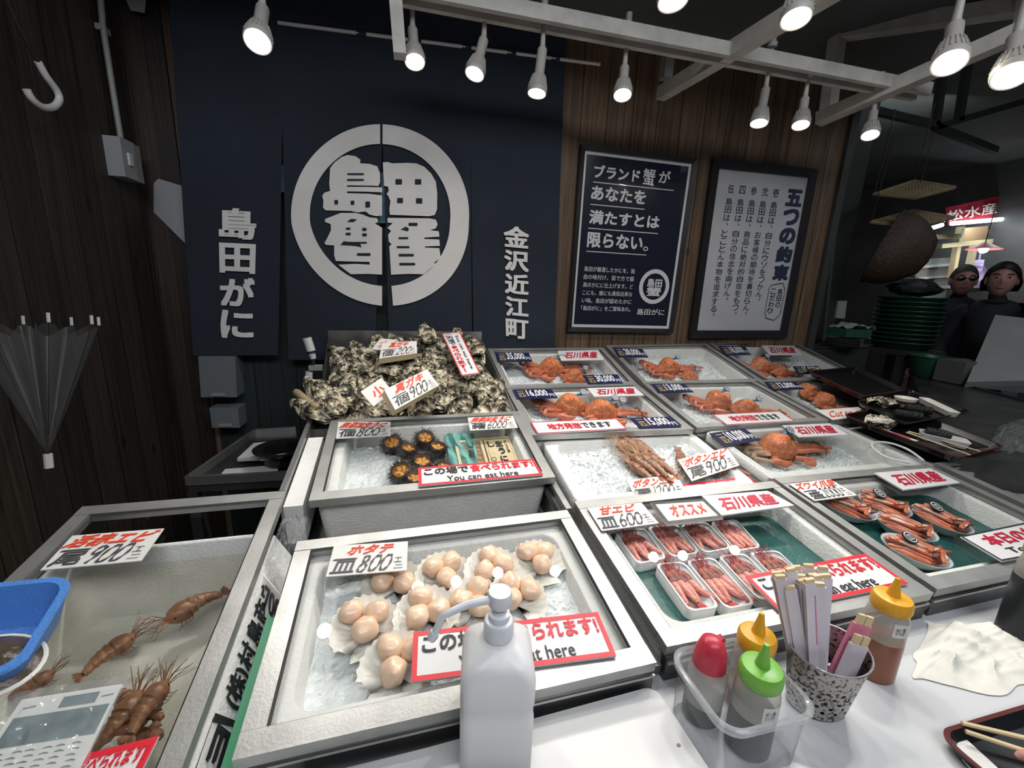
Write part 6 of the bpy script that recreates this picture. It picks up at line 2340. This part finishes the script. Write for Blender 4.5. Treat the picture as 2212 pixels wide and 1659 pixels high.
mat('print_slate', (.12, .16, .17), .5, 0, 30, .4)
mb = MB()
for bx_ in ((.05, .52, .97, .80), (.44, .84, .80, .95)):
    mb.add([bil(ip, a, b) + EN * .0006 for a, b in ((bx_[0], bx_[1]), (bx_[2], bx_[1]), (bx_[2], bx_[3]), (bx_[0], bx_[3]))], [(0, 1, 2, 3)])
mb.build('printed_blocks', 'print_slate', lf, smooth=False)
mb = MB()
rnd = random.Random(8)
for k in range(9):
    y = .46 - .05 * k
    for i in range(6):
        x = .10 + .14 * i + rnd.uniform(-.02, .02)
        v, f_ = ribbon([(x, y), (x + .05, y + .006), (x + .09, y - .003)], .012)
        mb.add([bil(ip, *p) + EN * .0006 for p in v], f_)
for x in (.08, .84):
    v, f_ = ribbon([(x, .89), (x + .12, .90)], .02)
    mb.add([bil(ip, *p) + EN * .0006 for p in v], f_)
mb.build('print_lines', 'print_slate', lf, smooth=False, merge=False)
MB().grid(lambda u, v: bil(lq, u, v) + EN * (.003 + .006 * abs(noise.noise(Vector((u * 6, v * 6, 5)))) + .004 * abs(noise.noise(Vector((u * 17, v * 9, 8))))), 44, 40).build('clear_bag', 'clear_film', lf)


# ================================================================== left rear: wash stand
ws = thing('wash_stand', 'steel stand with a low rim in the dark corner behind the prawn tank', 'stand', WY(520, 1040, 1.45) * 1)
zw = .78
q = [HZ(552, 940, zw), HZ(640, 934, zw), HZ(690, 1030, zw), HZ(405, 1046, zw)]
MB().slab(q, Z, .03).build('top', 'steel_dark', ws, smooth=False)
for a, b in ((0, 1), (0, 3), (3, 2)):
    MB().bar(q[a] + Z * .012, q[b] + Z * .012, .012, .03).build('rim', 'steel', ws, smooth=False)
for k in (0, 1, 2, 3):
    p = q[k].lerp(sum(q, Vector()) / 4, .06)
    MB().bar(p - Z * .03, Vector((p.x, p.y, 0)), .03, .03, Vector((1, 0, 0))).build('leg', 'steel_dark', ws, smooth=False)
for lab, qq, z in (('scuffed white board at the back of the wash stand', ((548, 957), (640, 948), (640, 985), (512, 990)), zw + .03), ('white board at the front of the wash stand', ((487, 1013), (600, 1004), (600, 1028), (468, 1034)), zw + .014)):
    tag(MB().slab([HZ(*p, z) for p in qq], Z, .012).build('cutting_board', 'board_white', smooth=False), lab, 'board')
bb = thing('black_basin', 'glossy black round basin on the wash stand', 'basin', HZ(612, 1000, zw + .012))
c = HZ(610, 1000, zw + .014)
MB().lathe([(.05, 0), (.058, .01), (.062, .050), (.088, .056), (.090, .060), (.086, .061), (.058, .055), (.050, .012), (0, .010)], c, Z, 32).build('bowl', 'black_lacquer', bb)
MB().box(c + Vector((-.035, -.052, .042)), .032, .004, .016).build('sticker', 'card_paper', bb, smooth=False)

# ================================================================== right rear: counters, baskets, people, the shop across the lane
zc2 = 1.02
sc2 = thing('side_counter', 'dark counter with a rounded steel edge at the right, behind the trays', 'counter', (3.3, 1.6, 0))
q = [HZ(1965, 802, .98), HZ(2260, 880, .98), HZ(2330, 1010, .98), HZ(2050, 985, .98)]
MB().prism([Vector((p.x, p.y, 0)) for p in q], q).build('body', 'steel_dark', sc2, smooth=False)
MB().tube([q[0], q[1]], .012, 8).build('rounded_edge', 'steel_dark', sc2)
bd = thing('back_cabinet', 'low dark cabinet standing behind the far right crab box', 'cabinet', WY(1840, 860, 2.15))
qa = [WY(1756, 738, 2.16), WY(1936, 748, 2.16), WY(1918, 830, 2.16), WY(1768, 800, 2.16)]
MB().box((2.66, 2.33, .56), .62, .26, 1.13).build('body', 'dark_panel', bd, smooth=False)
MB().box((2.66, 2.33, 1.135), .63, .27, .012).build('top', 'steel_dark', bd, smooth=False)


def colander(label, c, r, h, group=None):
    t = thing('colander', label, 'basket', c, group)
    MB().lathe([(r * .72, 0), (r * .78, .006), (r * .97, h - .006), (r, h - .004), (r, h), (r * .95, h), (r * .75, .01), (0, .008)], c, Z, 36).build('bowl', 'green_plastic', t)
    MB().tube([c + Vector((math.cos(2 * math.pi * k / 36) * r, math.sin(2 * math.pi * k / 36) * r, h)) for k in range(37)], .004, 6).build('rim', 'green_plastic', t)
    return t


gx = AT(1938, 768, 3.0)
c0 = Vector((gx.x, gx.y, 1.12))
NN = ['lowest', 'second from the bottom', 'third from the bottom', 'fourth from the bottom', 'fifth from the bottom', 'sixth from the bottom', 'fifth from the top', 'fourth from the top', 'third from the top', 'second from the top', 'topmost']
for k in range(11):
    colander('green plastic colander in the tall stack at the right, ' + NN[k], c0 + Z * .030 * k, .185, .05, 'stacked green colanders')
st = thing('colander_stand', 'dark stand carrying the tall stack of green colanders', 'stand', Vector((c0.x, c0.y, 0)))
MB().box((c0.x, c0.y, 1.105), .36, .34, .03).build('shelf', 'dark_panel', st, smooth=False)
for a in (-1, 1):
    for b in (-1, 1):
        MB().box((c0.x + a * .15, c0.y + b * .14, .545), .04, .04, 1.09).build('leg', 'dark_panel', st, smooth=False)
g2 = AT(2010, 800, 2.7)
colander('single green colander on the dark side counter', Vector((g2.x, g2.y, .98)), .12, .13)
bagd = MB().blob(c0 + Vector((0.0, 0, .415)), .16, .12, .055, amp=.35, freq=2.2, seed=3, seg=20, rings=12)
tag(bagd.build('dark_bag', 'black_rubber'), 'dark crumpled bag on top of the green colander stack', 'bag')
pl = AT(1820, 735, 2.75)
for k in range(5):
    o = MB().lathe([(.05, 0), (.105, .010), (.108, .013), (.10, .012), (.045, .004), (0, .004)], Vector((pl.x, pl.y, 1.142 + .011 * k)), Z, 30).build('plate', 'switch_grey')
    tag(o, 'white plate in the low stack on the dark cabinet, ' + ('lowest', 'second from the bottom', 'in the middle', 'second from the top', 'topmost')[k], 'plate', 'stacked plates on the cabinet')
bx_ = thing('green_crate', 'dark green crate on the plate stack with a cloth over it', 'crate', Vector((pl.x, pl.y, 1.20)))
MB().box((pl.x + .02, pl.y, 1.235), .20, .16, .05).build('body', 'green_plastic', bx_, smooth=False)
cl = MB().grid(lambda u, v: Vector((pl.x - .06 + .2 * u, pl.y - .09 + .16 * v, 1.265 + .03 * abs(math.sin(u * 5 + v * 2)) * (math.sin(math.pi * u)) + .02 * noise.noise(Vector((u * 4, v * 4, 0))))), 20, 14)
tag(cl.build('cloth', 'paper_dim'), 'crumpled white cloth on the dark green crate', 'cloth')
pq = [WY(*p, YW + .12) for p in ((1812, 650), (1830, 650), (1825, 688), (1806, 687))]
tag(MB().slab(pq, Vector((0, -1, 0)), .012).build('wall_switch', 'switch_grey', smooth=False), 'small pale wall plate on the dark partition', 'switch')
cv = thing('conduit_pipe', 'thin pipe running down the dark partition', 'pipe', WY(1785, 720, YW + .1))
MB().tube([WY(1802, 505, YW + .12), WY(1790, 620, YW + .12), WY(1778, 735, YW + .12)], .012, 8).build('tube', 'dark_panel', cv)
# white cooler box at the right
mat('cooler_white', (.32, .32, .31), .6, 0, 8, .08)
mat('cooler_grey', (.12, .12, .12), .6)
cq_ = AT(2165, 800, 2.5)
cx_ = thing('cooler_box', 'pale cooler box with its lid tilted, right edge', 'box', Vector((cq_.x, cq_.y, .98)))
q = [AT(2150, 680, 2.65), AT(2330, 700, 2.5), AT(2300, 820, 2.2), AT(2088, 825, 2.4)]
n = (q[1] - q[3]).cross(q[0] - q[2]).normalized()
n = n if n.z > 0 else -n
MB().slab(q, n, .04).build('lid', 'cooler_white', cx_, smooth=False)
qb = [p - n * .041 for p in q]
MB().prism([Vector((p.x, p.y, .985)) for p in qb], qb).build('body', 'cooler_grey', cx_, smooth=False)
gb = AT(2075, 815, 2.55)
tag(MB().box((gb.x, gb.y, 1.05), .22, .14, .13).build('grey_tub', 'cooler_grey', smooth=False), 'dark grey tub between the colander and the cooler box', 'tub')

# hanging drying trays and basket
for lab, pts, zc in (('flat bamboo drying tray hanging highest at the right', ((1888, 420), (1975, 391), (2062, 405), (1975, 428)), 2.7), ('flat bamboo drying tray hanging just above the basket', ((1882, 480), (1972, 455), (2060, 470), (1970, 492)), 2.7)):
    q = [AT(*pts[0], zc), AT(*pts[1], zc + .25), AT(*pts[2], zc + .1), AT(*pts[3], zc - .15)]
    t = thing('drying_tray', lab, 'tray', sum(q, Vector()) / 4)
    for a, b in ((0, 1), (1, 2), (2, 3), (3, 0)):
        MB().tube([q[a], q[b]], .011, 8).build('frame_bar', 'bamboo', t)
    mb = MB()
    for k in range(1, 12):
        mb.tube([q[0].lerp(q[1], k / 12), q[3].lerp(q[2], k / 12)], .004, 5)
        mb.tube([q[0].lerp(q[3], k / 12), q[1].lerp(q[2], k / 12)], .004, 5)
    mb.build('lattice', 'bamboo', t)
    for k in (0, 1):
        MB().tube([q[k], q[k] + Z * .5 + Vector((.05, .02, 0))], .003, 5).build('cord', 'brown_weave', t)
bs = thing('hanging_basket', 'brown woven basket hanging on its side below the drying trays', 'basket', AT(1960, 600, 2.6))
c = AT(1958, 545, 2.6)
axb = Vector((.42, -.62, -.22)).normalized()


def bsk(u, v):
    a = 2 * math.pi * u
    r = .235 * math.sin(min(1.0, .18 + v * .92) * math.pi / 2) ** .8 if v > 0 else .03
    s = axb.orthogonal().normalized()
    e = axb.cross(s)
    k = 1 + .012 * math.sin(a * 40) * (1 if int(v * 16) % 2 else -1)
    return c + axb * (-.12 + .24 * v) * -1 + (s * math.cos(a) * 1.05 + e * math.sin(a) * .82) * r * k


MB().grid(bsk, 80, 16, True).build('bowl', 'brown_weave', bs)
MB().tube([bsk(k / 40, 1) for k in range(41)], .010, 8).build('rim', 'brown_weave', bs)

# shop across the lane
YF = 5.0
F = lambda u, v, y=YF: WY(u, v, y)
aw = thing('shop_banner', 'red shop banner with white characters across the lane', 'banner', F(2110, 480))
q = [F(2046, 448), F(2290, 395), F(2290, 470), F(2050, 487)]
nF = Vector((0, -1, 0))
mat('banner_red', (.35, .008, .03), .6)
MB().slab(q, nF, .02).build('cloth', 'banner_red', aw, smooth=False)
q2 = [F(2000, 464), F(2150, 436), F(2150, 462), F(2000, 488)]
mb = MB()
letter(mb, q2, nF, (0.02, .05, 1, .98), '大松水産', .02, lift=.02)
mb.build('lettering', 'shell_white', aw, smooth=False, merge=False)
tb = thing('tube_light', 'bright fluorescent tubes under the red banner', 'lamp', F(2130, 482))
MB().tube([F(2056, 483, YF - .1), F(2150, 475, YF - .1), F(2290, 463, YF - .1)], .028, 8).build('tube', 'tube_light', tb)
tb = thing('tube_light', 'short bright tube light left of the red banner', 'lamp', F(2010, 492))
MB().tube([F(2008, 494, YF - .1), F(2035, 486, YF - .1)], .028, 8).build('tube', 'tube_light', tb)
for k, (p, q) in enumerate((((2055, 600), (2075, 490)), ((2090, 590), (2105, 525)), ((2195, 560), (2212, 490)))):
    beam('cream pipe post of the shop across the lane, ' + ('leftmost', 'behind the man\'s head', 'rightmost')[k], F(*p, YF - .05), F(*q, YF - .05), .07, .07, mat('cream_paint%d' % k, (.40, .36, .22), .5), 'pipe_post', 'post')
beam('cream pipe rail under the banner of the shop across the lane, upper', F(2020, 512, YF - .1), F(2072, 510, YF - .1), .06, .06, 'cream_paint0', 'pipe_rail', 'rail')
beam('cream pipe rail of the shop across the lane, lower', F(2030, 532, YF - .1), F(2140, 521, YF - .1), .06, .06, 'cream_paint0', 'pipe_rail', 'rail')
mat('tan_panel', (.24, .15, .08), .7)
for k, (x0, x1) in enumerate(((2068, 2134), (2136, 2212))):
    q = [F(x0, 494), F(x1, 488), F(x1, 518), F(x0, 524)]
    tag(MB().slab(q, nF, .03).build('tan_panel', 'tan_panel', smooth=False), ('tan panel under the tubes across the lane, left one', 'tan panel under the tubes across the lane, right one')[k], 'panel')
pd = thing('pendant_lamp', 'red pendant lamp shade across the lane', 'lamp', F(2125, 545, YF - .5))
c = F(2125, 538, YF - .5)
MB().lathe([(.02, .09), (.05, .075), (.19, 0.0), (.185, -.004), (.04, .065)], c, Z, 28, cap=False).build('shade', 'red_lacquer' if False else mat('shade_red', (.55, .05, .06), .4), pd)
MB().blob(c + Vector((0, 0, -.01)), .05, .05, .045).build('bulb', 'bulb_far', pd)
MB().tube([c + Z * .09, c + Z * .6], .006, 6).build('cord', 'black_rubber', pd)
pl_ = bpy.data.lights.new('pendant_light', 'POINT')
pl_.energy, pl_.shadow_soft_size = 14, .05
po = bpy.data.objects.new('pendant_light', pl_)
COL.objects.link(po)
po.parent = pd
po.location = (0, 0, -.08)
tl_ = area('tube_glow', F(2120, 478, YF - .15), F(2120, 640, YF - .1), 1.2, .08, 16, (.85, .95, 1))
tl_.parent = tb
tl_.matrix_parent_inverse = Matrix.Translation(tb.location).inverted()
# shelves of the far shop
sh = thing('shop_shelf', 'pale lit shelf of boxes in the shop across the lane', 'shelf', F(2010, 640, YF + .3))
mat('pale_far', (.42, .46, .48), .5, 0, 5, .3)
for y0, y1 in ((575, 580), (600, 604), (622, 628)):
    MB().slab([F(1985, y0, YF + .3), F(2060, y0 - 6, YF + .3), F(2060, y1 - 6, YF + .3), F(1985, y1, YF + .3)], nF, .3).build('board', 'pale_far', sh, smooth=False)
MB().slab([F(1978, 560, YF + .34), F(2290, 545, YF + .34), F(2290, 720, YF + .34), F(1978, 720, YF + .34)], nF, .03).build('back_panel', mat('far_back', (.20, .20, .18), .7), sh, smooth=False)
rnd = random.Random(2)
for k in range(9):
    x = 1990 + 8 * k
    y = 599 if k % 2 else 621
    p = F(x, y + 1, YF + .3) + Vector((0, .12, 0))
    p.z = F(2020, 597 if k % 2 else 619, YF + .3).z + .001
    h_ = rnd.uniform(.06, .12)
    tag(MB().box(p + Z * h_ / 2, .07, .10, h_).build('carton', mat('carton%d' % k, rnd.choice([(.5, .55, .6), (.12, .25, .45), (.45, .45, .42)]), .6), smooth=False), 'small carton on the lit shelf across the lane', 'carton', 'cartons on the far shelf')
hb = thing('hanging_bag', 'lilac plastic bag hanging between the two heads', 'bag', F(2115, 622, YF - .1))
MB().grid(lambda u, v: F(2098 + 34 * u, 622 - 60 * v, YF - .1) + Vector((.07 * noise.noise(Vector((u * 3, v * 3, 1))) + (u - .5) * -.34 * v, .06 * math.sin(u * 9 + v * 4), 0)), 16, 16).build('bag', mat('lilac', (.42, .36, .60), .5), hb)
MB().tube([F(2114, 570, YF - .1), F(2118, 545, YF - .1), F(2120, 522, YF - .1)], .012, 6).build('handle', 'lilac', hb)
cs = thing('menu_stand', 'small lit pink printed stand at the right edge', 'sign', F(2200, 720, 2.9))
q = [F(2195, 665, 2.9), F(2260, 660, 2.9), F(2250, 708, 2.9), F(2184, 710, 2.9)]
MB().slab(q, nF, .02).build('board', mat('pinkish', (.40, .26, .40), .5, 0, 40, .5), cs, smooth=False)
MB().slab([p - Z * .02 for p in (q[3], q[2], q[2] - Z * .02, q[3] - Z * .02)], nF, .05).build('foot', 'black_rubber', cs, smooth=False)
cw = thing('far_counter', 'grey counter in front of the two standing people', 'counter', (F(2170, 730, 2.95).x, 3.0, 0))
p = F(2215, 722, 2.95)
MB().box((p.x + .35, 2.95, p.z / 2 - .01), 1.0, .3, p.z).build('body', 'cooler_grey', cw, smooth=False)


# people ------------------------------------------------------------------
def person(label, feet, height, face, coat, hairm, long_hair, glasses, arm):
    """standing figure facing the direction `face` (unit vector in plan); one skinned body, clothes, hair and face as parts"""
    f = Vector((face[0], face[1], 0)).normalized()
    s = Vector((f.y, -f.x, 0)) * -1
    k = height / 1.72
    B = lambda x, y, z: Vector(feet) + s * x * k + f * y * k + Z * z * k
    t = thing('person', label, 'person', feet)

    def skinned(name, nodes, edges, radii, m, root=0, sub=2):
        me = bpy.data.meshes.new(name)
        base = LOCS[t.name].inverted()
        me.from_pydata([tuple(base @ p) for p in nodes], edges, [])
        o = bpy.data.objects.new(name, me)
        COL.objects.link(o)
        md = o.modifiers.new('skin', 'SKIN')
        md.use_smooth_shade = True
        for i, r in enumerate(radii):
            me.skin_vertices[0].data[i].radius = r if hasattr(r, '__len__') else (r, r)
            me.skin_vertices[0].data[i].use_root = i == root
        ss = o.modifiers.new('subsurf', 'SUBSURF')
        ss.levels = ss.render_levels = sub
        dg = bpy.context.evaluated_depsgraph_get()
        me2 = bpy.data.meshes.new_from_object(o.evaluated_get(dg))
        bpy.data.objects.remove(o)
        me2.materials.clear()
        me2.materials.append(MATS[m])
        o = bpy.data.objects.new(name, me2)
        COL.objects.link(o)
        o.parent = t
        LOCS[o.name] = LOCS[t.name]
        return o
    nodes = [B(0, 0, .95), B(0, 0, 1.12), B(0, .01, 1.32), B(0, 0, 1.44), B(0, .015, 1.50), B(0, .02, 1.555),
             B(-.09, 0, .90), B(-.10, .01, .50), B(-.10, -.01, .08), B(-.10, .14, .03), B(.09, 0, .90), B(.10, .01, .50), B(.10, -.01, .08), B(.10, .14, .03),
             B(-.17, 0, 1.40), B(-.23, -.01, 1.13), B(-.19, .14 if arm else .03, .98 if arm else .88), B(.17, 0, 1.40), B(.23, -.01, 1.13), B(.12, .22 if arm else .03, 1.06 if arm else .88)]
    edges = [(0, 1), (1, 2), (2, 3), (3, 4), (4, 5), (0, 6), (6, 7), (7, 8), (8, 9), (0, 10), (10, 11), (11, 12), (12, 13), (3, 14), (14, 15), (15, 16), (3, 17), (17, 18), (18, 19)]
    rad = [(.155, .11), (.14, .10), (.165, .115), (.12, .085), (.055, .055), (.052, .052), .085, .06, .042, .04, .085, .06, .042, .04, .065, .052, .038, .065, .052, .038]
    rad = [tuple(k * q for q in r) if hasattr(r, '__len__') else k * r for r in rad]
    skinned('body', nodes, edges, rad, coat)
    # head: an egg with brow, nose, chin
    hc = B(0, .035, 1.635)

    def hd(u, v):
        a, ph = 2 * math.pi * u, math.pi * v
        x, y, z = math.sin(ph) * math.sin(a), math.sin(ph) * math.cos(a), math.cos(ph)
        w = .076 * (1 - .16 * max(0, -z))
        px, py, pz = x * w, y * .093, z * .118
        if y > 0:
            py += .020 * math.exp(-((px / .012) ** 2 + ((pz + .012) / .020) ** 2))          # nose
            py -= .010 * (math.exp(-(((px - .031) / .016) ** 2 + ((pz - .018) / .012) ** 2)) + math.exp(-(((px + .031) / .016) ** 2 + ((pz - .018) / .012) ** 2)))   # sockets
            py += .006 * math.exp(-((px / .022) ** 2 + ((pz + .052) / .008) ** 2))          # lips
            py += .006 * math.exp(-((px / .02) ** 2 + ((pz + .092) / .016) ** 2))           # chin
        return hc + (s * px + f * py + Z * pz) * k
    MB().grid(hd, 40, 30, True).build('head', 'skin', t)
    for sx in (-1, 1):
        e = hc + (s * sx * .031 + f * .076 + Z * .018) * k
        MB().blob(e, .011, .009, .0055, (s, f, Z), 10, 8).build('eye', 'shell_white', t)
        MB().blob(e + f * .007, .006, .005, .006, (s, f, Z), 8, 6).build('iris', 'eye_black', t)
        MB().blob(hc + (s * sx * .077 + Z * -.004) * k, .010, .018, .030, (s, f, Z), 10, 8).build('ear', 'skin', t)
        mb = MB().tube([hc + (s * sx * .018 + f * .088 + Z * .038) * k, hc + (s * sx * .034 + f * .086 + Z * .042) * k, hc + (s * sx * .048 + f * .074 + Z * .036) * k], .0035, 6)
        mb.build('eyebrow', hairm, t)
    MB().blob(hc + (f * .088 + Z * -.052) * k, .021, .006, .006, (s, f, Z), 12, 6).build('mouth', mat('lip', (.35, .12, .11), .5) if 'lip' not in MATS else 'lip', t)
    if glasses:
        mb = MB()
        for sx in (-1, 1):
            e = hc + (s * sx * .033 + f * .096 + Z * .016) * k
            mb.blob(e, .026, .004, .017, (s, f, Z), 14, 8)
            mb.tube([e + s * sx * .02, hc + (s * sx * .078 + f * .01 + Z * .018) * k], .002, 5)
        mb.tube([hc + (s * -.012 + f * .1 + Z * .018) * k, hc + (s * .012 + f * .1 + Z * .018) * k], .002, 5)
        mb.build('glasses', 'eye_black', t)

    def hair(u, v):
        a = 2 * math.pi * u
        lim = 2.05 if long_hair else 1.5
        front = max(0, math.cos(a))
        ph = v * (lim - 1.15 * front ** .8 if long_hair else lim - .55 * front)
        x, y, z = math.sin(ph) * math.sin(a), math.sin(ph) * math.cos(a), math.cos(ph)
        g = 1.10 if not long_hair else 1.20
        p = Vector((x * .078 * g, y * .097 * g - .006, z * .124 * (1.06 if z > 0 else 1.0)))
        if long_hair and z < 0:
            p.z *= 1.3
            p.x *= 1.1
        return hc + (s * p.x + f * p.y + Z * p.z) * k * (1 + .02 * noise.noise(Vector((u * 40, v * 3, 1))))
    MB().grid(hair, 48, 16, True).build('hair', hairm, t)
    # collar
    MB().tube([B(.062 * math.cos(q), .012 + .062 * math.sin(q), 1.475 + .012 * math.sin(q)) for q in [2 * math.pi * i / 20 for i in range(21)]], .018, 8).build('collar', coat, t)
    # hands
    for sx, w in ((-1, nodes[16]), (1, nodes[19])):
        d = (f * .9 + Z * (-.1)) if arm else (Z * -1 + f * .15)
        d.normalize()
        e = s if arm else f
        hn, he, hr = [w, w + d * .05, w + d * .09], [(0, 1), (1, 2)], [.026, .030, .028]
        for j in range(4):
            o_ = e * (.024 - .016 * j)
            b0 = len(hn)
            hn += [w + d * .10 + o_, w + d * (.130 + .006 * (j in (1, 2))) + o_ * 1.05 - Z * .006, w + d * (.150 + .012 * (j in (1, 2))) + o_ - Z * .020]
            he += [(2, b0), (b0, b0 + 1), (b0 + 1, b0 + 2)]
            hr += [.0095, .0085, .0075]
        b0 = len(hn)
        hn += [w + d * .05 + e * .034, w + d * .085 + e * .05]
        he += [(1, b0), (b0, b0 + 1)]
        hr += [.012, .009]
        skinned('hand', hn, he, hr, 'skin', 0, 1)
    return t


mat('coat_navy', (.012, .016, .035), .8)
mat('coat_black', (.010, .010, .012), .8)
mat('hair_black', (.010, .009, .008), .5)
mat('hair_grey', (.05, .045, .04), .6)
h1 = AT(2078, 607, 3.45)
h2 = AT(2163, 606, 3.0)
toc = lambda p: (-(p.x) * .75, -(p.y))
person('person with short hair and dark glasses in a navy jacket behind the colander stack', Vector((h1.x, h1.y, 0)), h1.z / 1.635 * 1.72, (-.80, -.75), 'coat_navy', 'hair_grey', False, True, False)
person('person with long dark hair in a black coat at the right edge, hands forward', Vector((h2.x, h2.y, 0)), h2.z / 1.635 * 1.72, (-.9, -.55), 'coat_black', 'hair_black', True, False, True)
